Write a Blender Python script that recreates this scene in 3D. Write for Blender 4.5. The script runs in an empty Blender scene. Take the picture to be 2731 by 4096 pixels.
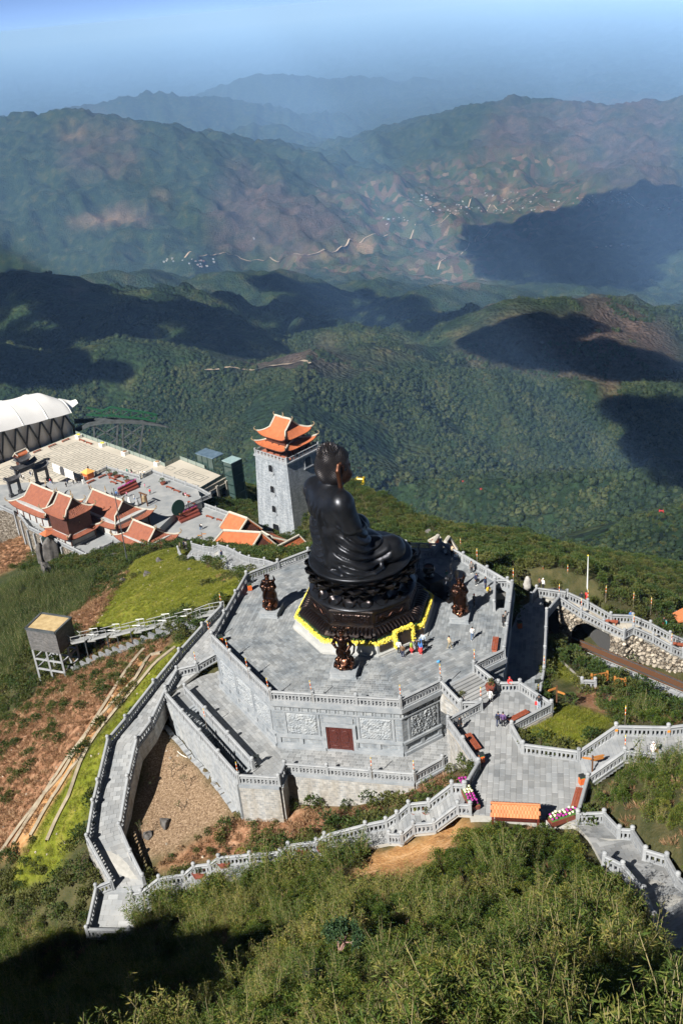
import bpy,math,random
import numpy as np
from mathutils import Vector,Matrix
rnd=random.Random(7)
R=np.random.RandomState(11)
SC=bpy.context.scene
COL=SC.collection
rad=math.radians
# ------------------------------------------------------------------ camera
W,H=2731.0,4096.0
FPX,PITCH,ROLL,CAMZ=4062.3,0.4654,0.0947,63.0
_fw=np.array([0,math.cos(PITCH),-math.sin(PITCH)])
_r0=np.array([1.0,0,0]);_d0=np.cross(_fw,_r0)
_rt=math.cos(ROLL)*_r0+math.sin(ROLL)*_d0
_dn=-math.sin(ROLL)*_r0+math.cos(ROLL)*_d0
CAM=np.array([0,0,CAMZ])
cd=bpy.data.cameras.new('camera');cam=bpy.data.objects.new('camera',cd);COL.objects.link(cam)
cd.sensor_fit='VERTICAL';cd.sensor_height=36.0;cd.lens=FPX/H*36.0
cd.clip_start=0.5;cd.clip_end=400000
cam.matrix_world=Matrix(((_rt[0],-_dn[0],-_fw[0],0),(_rt[1],-_dn[1],-_fw[1],0),(_rt[2],-_dn[2],-_fw[2],CAMZ),(0,0,0,1)))
SC.camera=cam
# ------------------------------------------------------------------ sky, sun, exposure
SUN_EL,SHADOW_AZ=rad(40.7),rad(49.0)
wd=bpy.data.worlds.new('World');SC.world=wd;wd.use_nodes=True
nt=wd.node_tree;bg=nt.nodes['Background']
sk=nt.nodes.new('ShaderNodeTexSky');sk.sky_type='NISHITA';sk.sun_disc=False
sk.sun_elevation=SUN_EL;sk.sun_rotation=math.pi/2-(SHADOW_AZ+math.pi)
sk.altitude=3100;sk.air_density=0.15;sk.dust_density=0.0;sk.ozone_density=1.0
nt.links.new(sk.outputs[0],bg.inputs[0]);bg.inputs[1].default_value=0.085
sl=bpy.data.lights.new('sun','SUN');sl.energy=4.6;sl.angle=rad(0.5);sl.color=(1.0,0.955,0.89)
so=bpy.data.objects.new('sun',sl);COL.objects.link(so)
_sd=Vector((math.cos(SHADOW_AZ)*math.cos(SUN_EL),math.sin(SHADOW_AZ)*math.cos(SUN_EL),-math.sin(SUN_EL)))
so.rotation_euler=_sd.to_track_quat('-Z','Y').to_euler();so.location=(-60,-60,150)
SC.view_settings.view_transform='Standard';SC.view_settings.look='None'
SC.view_settings.exposure=1.08;SC.view_settings.gamma=1.0
SC.render.engine='CYCLES'
cy=SC.cycles
cy.max_bounces=5;cy.diffuse_bounces=2;cy.glossy_bounces=2;cy.transmission_bounces=3;cy.transparent_max_bounces=6
cy.volume_bounces=1;cy.caustics_reflective=False;cy.caustics_refractive=False
cy.use_denoising=True
try:cy.denoiser='OPENIMAGEDENOISE'
except Exception:pass
# ------------------------------------------------------------------ reading positions
def at(x,y,z=0.0):
 v=_fw+_rt*((x-W/2)/FPX)+_dn*((y-H/2)/FPX)
 return CAM+v*((z-CAMZ)/v[2])
def aty(x,y,Y):
 v=_fw+_rt*((x-W/2)/FPX)+_dn*((y-H/2)/FPX)
 return CAM+v*(Y/v[1])
def pj(P):
 P=np.asarray(P,float)-CAM
 z=P@_fw
 z=np.where(np.abs(z)<1e-6,1e-6,z)
 return np.stack([W/2+FPX*(P@_rt)/z,H/2+FPX*(P@_dn)/z],-1)
def zup(P,y):
 lo,hi=-200.0,120.0
 for _ in range(50):
  m=(lo+hi)/2
  if pj([P[0],P[1],m])[1]>y:lo=m
  else:hi=m
 return lo
def inpoly(x,y,poly):
 x=np.asarray(x);y=np.asarray(y);r=np.zeros(x.shape,bool);n=len(poly)
 for i in range(n):
  x1,y1=poly[i][:2];x2,y2=poly[(i+1)%n][:2]
  if y1==y2:continue
  c=((y1>y)!=(y2>y))&(x<(x2-x1)*(y-y1)/(y2-y1)+x1)
  r^=c
 return r
# value noise (numpy)
_lat=R.rand(64,64,64).astype(np.float32)
def vnoise(x,y,z=0.0):
 x=np.asarray(x,float);y=np.asarray(y,float);z=np.asarray(z,float)+0*x
 xi=np.floor(x).astype(int);yi=np.floor(y).astype(int);zi=np.floor(z).astype(int)
 fx=x-xi;fy=y-yi;fz=z-zi
 fx=fx*fx*(3-2*fx);fy=fy*fy*(3-2*fy);fz=fz*fz*(3-2*fz)
 r=0
 for a in(0,1):
  for b in(0,1):
   for c in(0,1):
    r=r+_lat[(xi+a)%64,(yi+b)%64,(zi+c)%64]*(fx if a else 1-fx)*(fy if b else 1-fy)*(fz if c else 1-fz)
 return r
def fbm(x,y,z=0.0,o=4):
 r=0;a=0.5;t=0
 for i in range(o):
  r=r+a*vnoise(np.asarray(x)*2**i+17*i,np.asarray(y)*2**i+5*i,np.asarray(z)*2**i);t+=a;a*=.5
 return r/t
# ------------------------------------------------------------------ materials
MATS={}
def mat(name,col,rough=0.7,metal=0.0,col2=None,scale=2.0,bump=0.0,bscale=30.0,rand=0.0,spec=0.5,detail=4,wob=0.5,coord='Object',sub=None,emit=None):
 """procedural surface: colour mixed by noise, optional per-piece variation and fine relief"""
 if name in MATS:return MATS[name]
 m=bpy.data.materials.new(name);m.use_nodes=True;MATS[name]=m
 n=m.node_tree.nodes;l=m.node_tree.links;b=n['Principled BSDF']
 b.inputs['Roughness'].default_value=rough;b.inputs['Metallic'].default_value=metal
 b.inputs['Specular IOR Level'].default_value=spec
 c4=(*col,1);d4=(*(col2 if col2 else tuple(min(1,c*1.25)for c in col)),1)
 tc=n.new('ShaderNodeNewGeometry')if coord=='World' else n.new('ShaderNodeTexCoord')
 src=tc.outputs['Position']if coord=='World' else tc.outputs[coord]
 nz=n.new('ShaderNodeTexNoise');nz.inputs['Scale'].default_value=scale;nz.inputs['Detail'].default_value=detail
 nz.inputs['Roughness'].default_value=0.6
 l.new(src,nz.inputs['Vector'])
 rp=n.new('ShaderNodeValToRGB');rp.color_ramp.elements[0].position=.5-wob*.4;rp.color_ramp.elements[1].position=.5+wob*.4
 rp.color_ramp.elements[0].color=c4;rp.color_ramp.elements[1].color=d4
 l.new(nz.outputs['Fac'],rp.inputs['Fac']);out=rp.outputs['Color']
 if rand:
  g=n.new('ShaderNodeNewGeometry');oi=n.new('ShaderNodeObjectInfo')
  ad=n.new('ShaderNodeMath');ad.operation='ADD';l.new(g.outputs['Random Per Island'],ad.inputs[0]);l.new(oi.outputs['Random'],ad.inputs[1])
  fr=n.new('ShaderNodeMath');fr.operation='FRACT';l.new(ad.outputs[0],fr.inputs[0])
  mr=n.new('ShaderNodeMapRange');mr.inputs[3].default_value=1-rand;mr.inputs[4].default_value=1+rand;l.new(fr.outputs[0],mr.inputs[0])
  hs=n.new('ShaderNodeHueSaturation');l.new(out,hs.inputs['Color']);l.new(mr.outputs[0],hs.inputs['Value']);out=hs.outputs['Color']
 l.new(out,b.inputs['Base Color'])
 if bump:
  nb=n.new('ShaderNodeTexNoise');nb.inputs['Scale'].default_value=bscale;nb.inputs['Detail'].default_value=5;l.new(src,nb.inputs['Vector'])
  bp=n.new('ShaderNodeBump');bp.inputs['Strength'].default_value=min(1,bump);bp.inputs['Distance'].default_value=0.05*max(1,bump)
  l.new(nb.outputs['Fac'],bp.inputs['Height']);l.new(bp.outputs[0],b.inputs['Normal'])
 if emit:b.inputs['Emission Color'].default_value=(*emit[:3],1);b.inputs['Emission Strength'].default_value=emit[3]
 return m
# ------------------------------------------------------------------ mesh building
class MB:
 """collects shapes in world coordinates; build() links them as ONE mesh object"""
 def __init__(s):s.v=[];s.f=[];s.mi=[]
 def add(s,vs,fs,m=0):
  k=len(s.v);s.v+=[tuple(map(float,p))for p in vs];s.f+=[[k+i for i in f]for f in fs];s.mi+=[m]*len(fs);return s
 def box(s,c,d,rz=0.0,m=0,taper=1.0):
  x,y,z=d[0]/2,d[1]/2,d[2];ca,sa=math.cos(rz),math.sin(rz);vs=[]
  for zz,t in((0,1),(z,taper)):
   for a,b in((-x,-y),(x,-y),(x,y),(-x,y)):
    a*=t;b*=t;vs.append((c[0]+a*ca-b*sa,c[1]+a*sa+b*ca,c[2]+zz))
  return s.add(vs,[(3,2,1,0),(4,5,6,7),(0,1,5,4),(1,2,6,5),(2,3,7,6),(3,0,4,7)],m)
 def prism(s,poly,z0,z1,m=0):
  n=len(poly);z0=z0 if hasattr(z0,'__len__')else[z0]*n;z1=z1 if hasattr(z1,'__len__')else[z1]*n
  a=sum(poly[i][0]*poly[(i+1)%n][1]-poly[(i+1)%n][0]*poly[i][1]for i in range(n))
  if a<0:poly=list(poly)[::-1];z0=list(z0)[::-1];z1=list(z1)[::-1]
  vs=[(p[0],p[1],z)for p,z in zip(poly,z0)]+[(p[0],p[1],z)for p,z in zip(poly,z1)]
  return s.add(vs,[tuple(range(n))[::-1],tuple(range(n,2*n))]+[(i,(i+1)%n,n+(i+1)%n,n+i)for i in range(n)],m)
 def tube(s,pts,r,n=6,m=0,cap=True,up=(0,0,1)):
  pts=[np.asarray(p,float)for p in pts];rs=r if hasattr(r,'__len__')else[r]*len(pts);vs=[];N=len(pts)
  for i,p in enumerate(pts):
   t=pts[min(i+1,N-1)]-pts[max(i-1,0)];t=t/(np.linalg.norm(t)+1e-9)
   u=np.cross(t,np.array(up,float))
   if np.linalg.norm(u)<1e-3:u=np.cross(t,np.array([1.0,0,0]))
   u/=np.linalg.norm(u);w=np.cross(u,t)
   for k in range(n):
    a=2*math.pi*k/n+math.pi/n;vs.append(p+rs[i]*(u*math.cos(a)+w*math.sin(a)))
  fs=[(i*n+k,i*n+(k+1)%n,(i+1)*n+(k+1)%n,(i+1)*n+k)for i in range(N-1)for k in range(n)]
  if cap:fs+=[tuple(range(n))[::-1],tuple(range((N-1)*n,N*n))]
  return s.add(vs,fs,m)
 def beam(s,a,b,w,h,m=0,up=(0,0,1)):
  """rectangular bar from a to b, width w across, height h upward, a and b on its bottom centre line"""
  a=np.asarray(a,float);b=np.asarray(b,float);t=b-a;t/=np.linalg.norm(t);u=np.cross(t,np.array(up,float))
  if np.linalg.norm(u)<1e-3:u=np.array([1.0,0,0])
  u/=np.linalg.norm(u);up=np.cross(u,t)
  vs=[p+u*sx*w/2+up*hz for p in(a,b)for sx,hz in((-1,0),(1,0),(1,h),(-1,h))]
  return s.add(vs,[(0,1,2,3),(7,6,5,4),(0,4,5,1),(1,5,6,2),(2,6,7,3),(3,7,4,0)],m)
 def lathe(s,c,prof,n=12,m=0,rz=0.0,sx=1.0,sy=1.0):
  vs=[(c[0]+r*sx*math.cos(rz+2*math.pi*k/n),c[1]+r*sy*math.sin(rz+2*math.pi*k/n),c[2]+z)for r,z in prof for k in range(n)]
  P=len(prof);fs=[(i*n+k,i*n+(k+1)%n,(i+1)*n+(k+1)%n,(i+1)*n+k)for i in range(P-1)for k in range(n)]
  return s.add(vs,fs+[tuple(range(n))[::-1],tuple(range((P-1)*n,P*n))],m)
 def ball(s,c,r,n=8,m=0,sc=(1,1,1)):
  k=max(4,n//2+1);prof=[(max(1e-3,r*math.sin(math.pi*i/k)),-r*math.cos(math.pi*i/k)*sc[2])for i in range(k+1)]
  return s.lathe(c,prof,n,m,0,sc[0],sc[1])
 def grid(s,P,m=0,close=False):
  """P[i][j] points"""
  a,b=len(P),len(P[0]);vs=[p for row in P for p in row]
  return s.add(vs,[(i*b+j,i*b+(j+1)%b,(i+1)*b+(j+1)%b,(i+1)*b+j)for i in range(a-1)for j in range(b if close else b-1)],m)
 def build(s,name,mats,parent=None,smooth=False,kind=None,origin=None):
  me=bpy.data.meshes.new(name);V=np.array(s.v,float).reshape(-1,3)
  o=np.array([V[:,0].mean(),V[:,1].mean(),V[:,2].min()])if origin is None else np.array(origin,float)
  me.from_pydata((V-o).tolist(),[],s.f)
  ml=mats if isinstance(mats,(list,tuple))else[mats]
  for q in ml:me.materials.append(q)
  if len(ml)>1:me.polygons.foreach_set('material_index',s.mi)
  if smooth:me.polygons.foreach_set('use_smooth',[True]*len(me.polygons))
  me.update()
  return link(name,me,parent,o,kind)
def wloc(o):
 p=np.zeros(3)
 while o is not None:p=p+np.array(o.location);o=o.parent
 return p
def link(name,me,parent=None,loc=(0,0,0),kind=None,rot=None,scale=None):
 ob=bpy.data.objects.new(name,me);COL.objects.link(ob)
 if parent is not None:
  ob.parent=parent
  if rot is None:loc=np.array(loc,float)-wloc(parent)
 ob.location=tuple(loc)
 if rot is not None:ob.rotation_euler=rot
 if scale is not None:ob.scale=scale
 if kind:ob['kind']=kind
 return ob
def place(name,me,parent,loc,rot=(0,0,0),scale=(1,1,1),world=True):
 """one more object on shared mesh data; loc in world unless world=False"""
 ob=bpy.data.objects.new(name,me);COL.objects.link(ob)
 loc=np.array(loc,float)
 if parent is not None:
  ob.parent=parent
  if world:loc=loc-wloc(parent)
 ob.location=tuple(loc);ob.rotation_euler=rot;ob.scale=scale
 return ob
def thing(name,label,cat,loc=(0,0,0),group=None,rz=0.0):
 o=bpy.data.objects.new(name,None);COL.objects.link(o);o.location=tuple(map(float,loc));o.rotation_euler=(0,0,rz)
 o.empty_display_size=.3;return tag(o,label,cat,group)
def tag(o,label,cat,group=None,kind=None):
 if label:o['label']=label
 if cat:o['category']=cat
 if group:o['group']=group
 if kind:o['kind']=kind
 return o
def struct(o):o['kind']='structure';return o
def npmesh(name,V,F,mats,smooth=False,mi=None):
 """fast mesh from arrays; F is (n,3) or (n,4)"""
 me=bpy.data.meshes.new(name);V=np.asarray(V,np.float32);F=np.asarray(F,np.int32);k=F.shape[1]
 me.vertices.add(len(V));me.vertices.foreach_set('co',V.ravel())
 me.loops.add(F.size);me.loops.foreach_set('vertex_index',F.ravel())
 me.polygons.add(len(F));me.polygons.foreach_set('loop_start',np.arange(0,F.size,k,dtype=np.int32))
 me.polygons.foreach_set('loop_total',np.full(len(F),k,np.int32))if False else None
 for q in(mats if isinstance(mats,(list,tuple))else[mats]):me.materials.append(q)
 if mi is not None:me.polygons.foreach_set('material_index',np.asarray(mi,np.int32))
 me.polygons.foreach_set('use_smooth',np.full(len(F),smooth))
 me.update(calc_edges=True);me.validate()
 return me
def gridmesh(name,X,Y,Z,mats,smooth=True):
 a,b=X.shape;V=np.stack([X,Y,Z],-1).reshape(-1,3);i=np.arange(a*b).reshape(a,b)
 F=np.stack([i[:-1,:-1],i[:-1,1:],i[1:,1:],i[1:,:-1]],-1).reshape(-1,4)
 return npmesh(name,V,F,mats,smooth)
def fattr(me,name,arr):
 a=me.attributes.new(name,'FLOAT','POINT');a.data.foreach_set('value',np.asarray(arr,np.float32).ravel())
# ------------------------------------------------------------------ octagon terrace frame
OC=np.array([1.594,98.393]);OR_,PR=17.61,8.37;OTH=2.4961
def octv(r,k,z=0.0):
 a=OTH+k*math.pi/4;return np.array([OC[0]+r*math.cos(a),OC[1]+r*math.sin(a),z])
OV=[octv(OR_,k)for k in range(8)]
LEDGE=-6.05;PLAZA=-1.3
def top(x,y,zb,h=1.55):
 """base point of a post whose top is seen at x, y"""
 p=at(x,y,zb+h);p[2]=zb;return p
CARVE=[]
def kD(x,y):return(x*.6378,2350+y*.6378)
def kG(x,y):return(200+x*.7015,3000+y*.7015)
def kF(x,y):return(1600+x*.7213,2700+y*.7213)
def kC(x,y):return(1700+x*.6575,2050+y*.6575)
def k3(x,y):return(1000+x*.3189,2650+y*.3189)
def k4(x,y):return(1450+x*.3189,2650+y*.3189)
def k5(x,y):return(1600+x*.3827,2100+y*.3827)
def k7(x,y):return(2100+x*.4024,2150+y*.4024)
def k8(x,y):return(650+x*.3189,2750+y*.3189)
def kS(x,y):return(680+x*.3571,1980+y*.3571)
def kT(x,y):return(600+x*.2679,1800+y*.2679)
def kU(x,y):return(300+x*.2679,1780+y*.2679)
def kV(x,y):return(40+x*.2679,1880+y*.2679)
def kW(x,y):return(x*.2679,1540+y*.2679)
def kX(x,y):return(x*.3571,2150+y*.3571)
# ------------------------------------------------------------------ near ground: control points (pixel x, pixel y, height)
CP=[(676,2892,-9.3),(953,3241,-10.5),(1128,3241,-10.5),(1400,3215,-9.6),(1640,3150,-8.4),(1790,3093,-7.4),
      (560,3150,-11.4),(700,3300,-11.6),(560,3400,-12.6),(800,3330,-11.5),(523,3575,-14.0),(640,3520,-13),(900,3470,-11.4),(1150,3420,-9.4),
      (1300,3380,-8.4),(1500,3310,-7.2),(1632,3260,-4.9),(1722,3240,-4.2),(1806,3180,-2.4),
      (2000,2900,-2.0),(2200,3150,-1.9),(2000,3220,-1.9),(1900,3050,-2.4),(2150,2800,-3.0),
      (820,2560,-5.4),(612,2760,-7.4),(429,2990,-8.8),(345,3383,-12.2),(442,3550,-13.8),(344,3720,-15.6),(640,2850,-8.6),
      (446,2796,-11),(255,2796,-20),(64,2924,-26),(0,3350,-20),(200,3491,-15.5),(0,3600,-19),(0,2650,-36),(200,2690,-27),(330,2560,-25.5),(560,2530,-16),(700,2500,-11),(320,3100,-12.5),(150,3200,-17.5),
      (858,2290,-15.5),(975,2330,-6.5),(700,2200,-30),(560,2240,-33),(450,2330,-35),(400,2600,-24),(600,2400,-19),(830,2380,-10),(870,2440,-6.2),(760,2240,-24),
      (250,2240,-53),(100,2250,-58),(0,2150,-62),(0,2400,-50),(200,2400,-45),(300,2450,-39),(0,2530,-44),(120,2560,-37),
      (700,2050,-54),(900,2120,-54),(500,1980,-54),(200,2050,-54),(1100,2180,-52),(1181,2139,-50.5),(1050,2090,-52),(1230,2215,-46),(880,2196,-47),(960,2206,-44),(1040,2216,-40),(1110,2236,-32),
      (1362,1925,-42),(1420,1940,-41),(1500,1985,-40),(1560,2000,-40),(1640,2075,-38),(1740,2165,-32),(1450,2130,-32),(1600,2180,-26),(1350,2080,-42),(1740,2190,-28),
      (2100,2350,-6.9),(2150,2500,-6.9),(2150,2700,-6.9),(2240,2420,-8.2),(2400,2490,-10.6),(2530,2530,-12.2),(2700,2610,-14.6),
      (2240,2570,-12.6),(2330,2640,-11.6),(2500,2720,-9.0),(2731,2800,-6.6),(2250,2750,-5.4),(2180,2720,-6.2),(2600,2850,-2.8),(2300,2850,-2.4),
      (2300,2930,-1.4),(2180,2900,-1.7),(2500,3020,-.6),(2400,2930,-1.1),(2600,2960,-.4),(2731,2880,-.6),
      (2500,3300,1.0),(2731,3000,1.2),(2731,3300,4),(2420,3200,-.6),(2330,3290,-1.9),(2500,3440,.4),(2600,3540,3.2),(2731,3700,8.2),(2600,3800,12),
      (1800,3400,-1.6),(2100,3450,.2),(1950,3330,-1.9),(1650,3420,-4.6),(1400,3500,-5.4),(1000,3560,-10),(700,3650,-13),(400,3800,-16),(100,3750,-19),
      (1400,3800,6),(2000,3800,10.5),(1400,4096,22),(2000,4096,27),(2731,4096,32),(700,4000,1),(0,4096,-6),(300,4096,0),(1000,3800,-2),
      (1400,4700,40),(2731,4700,47),(0,4700,18)]
CW=[(0,0,57),(0,-15,61),(-30,-5,50),(30,0,60),(0,-40,60),(60,-30,55),(-60,-30,40),
      (-120,150,-110),(-150,60,-95),(-100,20,-42),(-70,60,-34),(110,150,-45),(150,80,-40),(100,20,6),(60,60,4),(45,30,22),(-110,100,-80),
      (-95,290,-72),(-120,240,-66),(-20,300,-80),(-30,340,-120),(60,300,-125),(60,400,-250),(-60,420,-250),(-220,330,-220),(220,300,-170),(260,430,-320),(-250,150,-190),(-250,0,-140),(250,0,-80),(250,150,-150),(0,440,-260),(-250,440,-300),(120,230,-110),
      (-90,200,-62),(-140,200,-90),(30.6,103.7,-13.9),(33,102.8,-14.6),(36.9,103,-15.4),(39.2,102.2,-16),(43,101.5,-17)]
for k in range(8):
 p=octv(OR_+2.5,k);CW.append((p[0],p[1],{0:-8,1:-6.8,2:-8,3:-7.5,4:-6.9,5:-7.2,6:-9,7:-12}[k]))
for k in range(8):
 p=octv(OR_*.5,k);CW.append((p[0],p[1],-6))
for x,y in((1330,1915),(1380,1925),(1420,1940),(1500,1985),(1560,2010),(1640,2080)):q=at(x,y,-40);CW+=[(q[0]+3,q[1]+16,-56),(q[0]+8,q[1]+40,-88)]
# far scrub ridges on the right, pixel crest points with their distance
for x,y,Y in[(1830,2165,165),(1960,2150,180),(2090,2140,190),(2200,2190,192),(2320,2215,196),(2450,2260,205),(2600,2310,215),(2731,2340,220),(2000,2230,150),(2300,2330,150),(2550,2430,150),(2731,2500,150),(1850,2230,140)]:
 q=aty(x,y,Y);CW.append(tuple(q))
P0=np.array([at(*c)for c in CP]+[np.array(c,float)for c in CW])
def tps_fit(P,lam=2.0):
 n=len(P);d=np.hypot(P[:,None,0]-P[None,:,0],P[:,None,1]-P[None,:,1]);K=np.where(d>0,d*d*np.log(d+1e-9),0)
 A=np.zeros((n+3,n+3));A[:n,:n]=K+lam*np.eye(n);A[:n,n]=1;A[:n,n+1:]=P[:,:2];A[n,:n]=1;A[n+1:,:n]=P[:,:2].T
 b=np.zeros(n+3);b[:n]=P[:,2];return np.linalg.solve(A,b)
_tw=tps_fit(P0)
def tps(x,y):
 x=np.asarray(x,float);sh=x.shape;x=x.ravel();y=np.asarray(y,float).ravel();n=len(P0);o=np.zeros(len(x))
 for i in range(0,len(x),20000):
  a,b=x[i:i+20000],y[i:i+20000];d2=(a[:,None]-P0[None,:,0])**2+(b[:,None]-P0[None,:,1])**2
  o[i:i+20000]=(0.5*d2*np.log(d2+1e-12))@_tw[:n]+_tw[n]+_tw[n+1]*a+_tw[n+2]*b
 return o.reshape(sh)
def ground(x,y):
 x=np.asarray(x,float);y=np.asarray(y,float);z=tps(x,y)
 z=z+0.5*(fbm(x/6,y/6,3.3)-.5)+0.22*(fbm(x/1.6,y/1.6,1.3,3)-.5)
 z=np.maximum(z,np.where((x>-125)&(x<-48),69-1.5*np.abs(y+4)-1.4*np.maximum(0,x+58)-.25*np.maximum(0,-x-95)+13*(fbm(x/7,y/7,2.2,4)-.5),-1e9))  # unseen crest behind-left of the camera, added to shade the lower-left foreground
 for poly,lev in CARVE:
  bx=[p[0]for p in poly];by=[p[1]for p in poly]
  k=(x>min(bx))&(x<max(bx))&(y>min(by))&(y<max(by))
  if k.any():
   q=inpoly(x,y,poly)&k
   lv=lev(x,y)if callable(lev)else lev
   z=np.where(q,np.minimum(z,lv),z)
 return z
# ------------------------------------------------------------------ far terrain: ridges read off the skyline, each at its own distance
RID=[]
def ridge(Y,pts,slope,sh=0.0):
 q=[]
 for i,p in enumerate(pts):
  yy=Y if not hasattr(Y,'__len__')else Y[0]+(Y[1]-Y[0])*i/(len(pts)-1)
  q.append(aty(p[0],p[1]+sh,yy*np.interp(yy,[2700,4500,6500],[1,1.3,1.5])))
 RID.append((np.array(q),slope))
ridge((15500,17000),[(-300,520),(280,425),(500,385),(620,360),(750,392),(860,402),(1100,480),(1300,560)],.30)
ridge((21000,23500),[(780,470),(900,360),(1000,300),(1080,292),(1250,303),(1320,310),(1440,303),(1560,322),(1680,308),(1850,335),(2000,390),(2150,420),(2400,470)],.30)
ridge((29000,32000),[(2000,400),(2150,366),(2250,372),(2400,415),(2550,405),(2731,320),(3000,300)],.3)
ridge((13000,12600),[(830,560),(930,520),(1010,495),(1100,505),(1230,570),(1330,640),(1400,690)],.42)
ridge(16000,[(1250,560),(1330,540),(1400,512),(1480,530),(1560,580)],.4)
ridge((9000,6600),[(-500,520),(0,455),(100,462),(190,465),(230,445),(330,450),(430,478),(560,500),(680,545),(800,590),(950,660),(1100,740),(1260,800),(1400,880),(1500,935)],.36)
ridge((8200,6300),[(430,480),(640,700),(760,860),(800,960)],.42)
ridge((8800,6600),[(190,470),(330,640),(480,800),(620,900)],.42)
ridge((10500,8800),[(1250,760),(1500,650),(1700,545),(1820,480),(1920,430),(2000,392),(2080,392),(2180,408),(2300,418),(2430,430),(2560,405),(2731,395),(3000,380)],.26)
ridge((9800,7600),[(2050,400),(2200,520),(2400,620),(2560,720)],.36)
ridge((9800,7000),[(2731,400),(2650,560),(2500,660)],.36)
ridge((7000,4800),[(2900,1000),(2731,1060),(2660,1100),(2500,1165)],.4)
ridge((4300,5000),[(250,1130),(450,1090),(720,1110),(900,1072),(1020,1085),(1150,1120),(1300,1150),(1480,1140),(1600,1160),(1750,1200),(1900,1270)],.42)
ridge((4200,4700),[(1650,1180),(1800,1150),(2000,1140),(2200,1150),(2400,1165),(2600,1180),(2731,1175)],.4)
ridge((3000,2500),[(-300,1200),(-60,1105),(70,1090),(150,1115),(280,1180),(400,1190),(480,1200),(620,1250),(760,1310),(900,1420)],.5)
ridge((2350,2150),[(-300,1400),(0,1385),(180,1400),(360,1375),(560,1380),(720,1410),(880,1440),(1000,1460),(1130,1430),(1280,1402),(1420,1390),(1560,1410),(1700,1440),(1900,1460),(2200,1500),(2500,1530),(2800,1540)],.55)
ridge(2650,[(1180,1340),(1300,1290),(1420,1268),(1500,1275),(1580,1320),(1680,1400)],.5)
ridge((2500,2750),[(1730,1395),(1830,1320),(1960,1250),(2100,1215),(2260,1202),(2400,1210),(2500,1240),(2620,1290),(2760,1340)],.42)
ridge((2150,1750),[(1250,1410),(1180,1500),(1150,1650)],.6)
ridge((2150,1750),[(1950,1465),(2030,1600),(2080,1750),(2200,1900)],.6)
ridge((2150,1800),[(2500,1535),(2600,1650),(2640,1800)],.6)
ridge((620,480),[(2231,2200),(2330,2150),(2440,2112),(2560,2090),(2660,2050),(2800,2000),(3100,1950)],.75)
ridge((330,420),[(2560,2330),(2700,2240),(2900,2160)],.7)
def far_h(x,y):
 x=np.asarray(x,float);y=np.asarray(y,float);d0=np.hypot(x,y)
 base=np.interp(d0,[300,1300,2000,3500,6500,10500,13500,21000,38000,60000,200000],[-420,-900,-900,-1200,-1800,-2080,-2160,-2330,-2550,-2700,-2800])
 h=base+60*(fbm(x/900,y/900,.5)-.5)*np.clip(d0/3000,.2,2)
 w=np.clip(d0/11000,.2,1.4)
 rdg=lambda s,k,o=4:1-np.abs(2*fbm(x/s,y/s,k,o)-1)
 wm=np.clip((d0-2600)/4000,0,1);warp=rdg(430,9.1)*(1-wm)+rdg(1500,3.1,5)*wm
 for q,s in RID:
  best=np.full(x.shape,-1e9)
  for i in range(len(q)-1):
   a,b=q[i],q[i+1];ab=b[:2]-a[:2];L2=ab@ab
   t=np.clip(((x-a[0])*ab[0]+(y-a[1])*ab[1])/L2,0,1)
   d=np.hypot(x-a[0]-t*ab[0],y-a[1]-t*ab[1])
   zc=a[2]+t*(b[2]-a[2])
   dn=d*(1.75-1.15*warp+wm*(.5*warp-.38))
   best=np.maximum(best,zc-s*dn*(1-.25*np.exp(-d/(60+400*w))))
  m=np.maximum(h,best);e=14.0*w
  h=m+e*np.log1p(np.exp(-np.abs(h-best)/e))*.6
 rg=1-np.abs(2*fbm(x/640,y/640,4.2,5)-1)
 rg2=1-np.abs(2*fbm(x/210,y/210,7.2,4)-1)
 h=h-((1-rg)*190-40)*np.clip(d0/5500,.15,1.6)-(1-rg2)*62*np.clip(d0/5000,.25,2.4)
 return h
az=np.linspace(rad(-32),rad(32),400)
rr=np.concatenate([np.geomspace(330,5000,215),np.geomspace(5030,20000,285),np.geomspace(20400,58000,60),np.geomspace(61000,210000,18)])
AZ,RR=np.meshgrid(az,rr);FX=RR*np.sin(AZ);FY=RR*np.cos(AZ);FZ=far_h(FX,FY)
FZ[RR<900]=np.minimum(FZ[RR<900],FZ[RR<900])
_pp=pj(np.stack([FX,FY,FZ],-1))
def soft(poly,s=30.0,px=None):
 px=_pp if px is None else px
 n=(fbm(px[...,0]/90,px[...,1]/50,.7,3)-.5)*s*2.2
 m=(fbm(px[...,0]/90,px[...,1]/50,4.7,3)-.5)*s*2.2
 return inpoly(px[...,0]+n,px[...,1]+m,poly).astype(float)
field=soft([(1240,760),(1600,690),(1750,640),(2050,600),(2300,640),(2350,780),(2731,800),(2731,900),(2300,900),(1950,980),(1900,1150),(1700,1130),(1500,1100),(1330,1080),(1150,1080),(1080,1010),(1450,940),(1330,830)],40)
field2=soft([(1700,960),(1900,990),(2000,1080),(1950,1160),(1750,1150)],25)
brown=np.clip(soft([(820,960),(930,640),(1250,800),(1460,930),(1380,1000),(900,1020)],50)+soft([(1850,640),(2000,400),(2731,400),(2731,800),(2300,720)],60)*.8+soft([(1740,1390),(2100,1215),(2450,1210),(2731,1330),(2731,1520),(2400,1500),(2000,1440)],40)+soft([(520,1450),(900,1440),(1300,1410),(1700,1420),(1600,1480),(1100,1500),(600,1520)],22)*.9+soft([(330,860),(600,840),(620,890),(300,910)],16)+.6*soft([(200,470),(520,480),(560,700),(300,760)],60),0,1)
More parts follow.
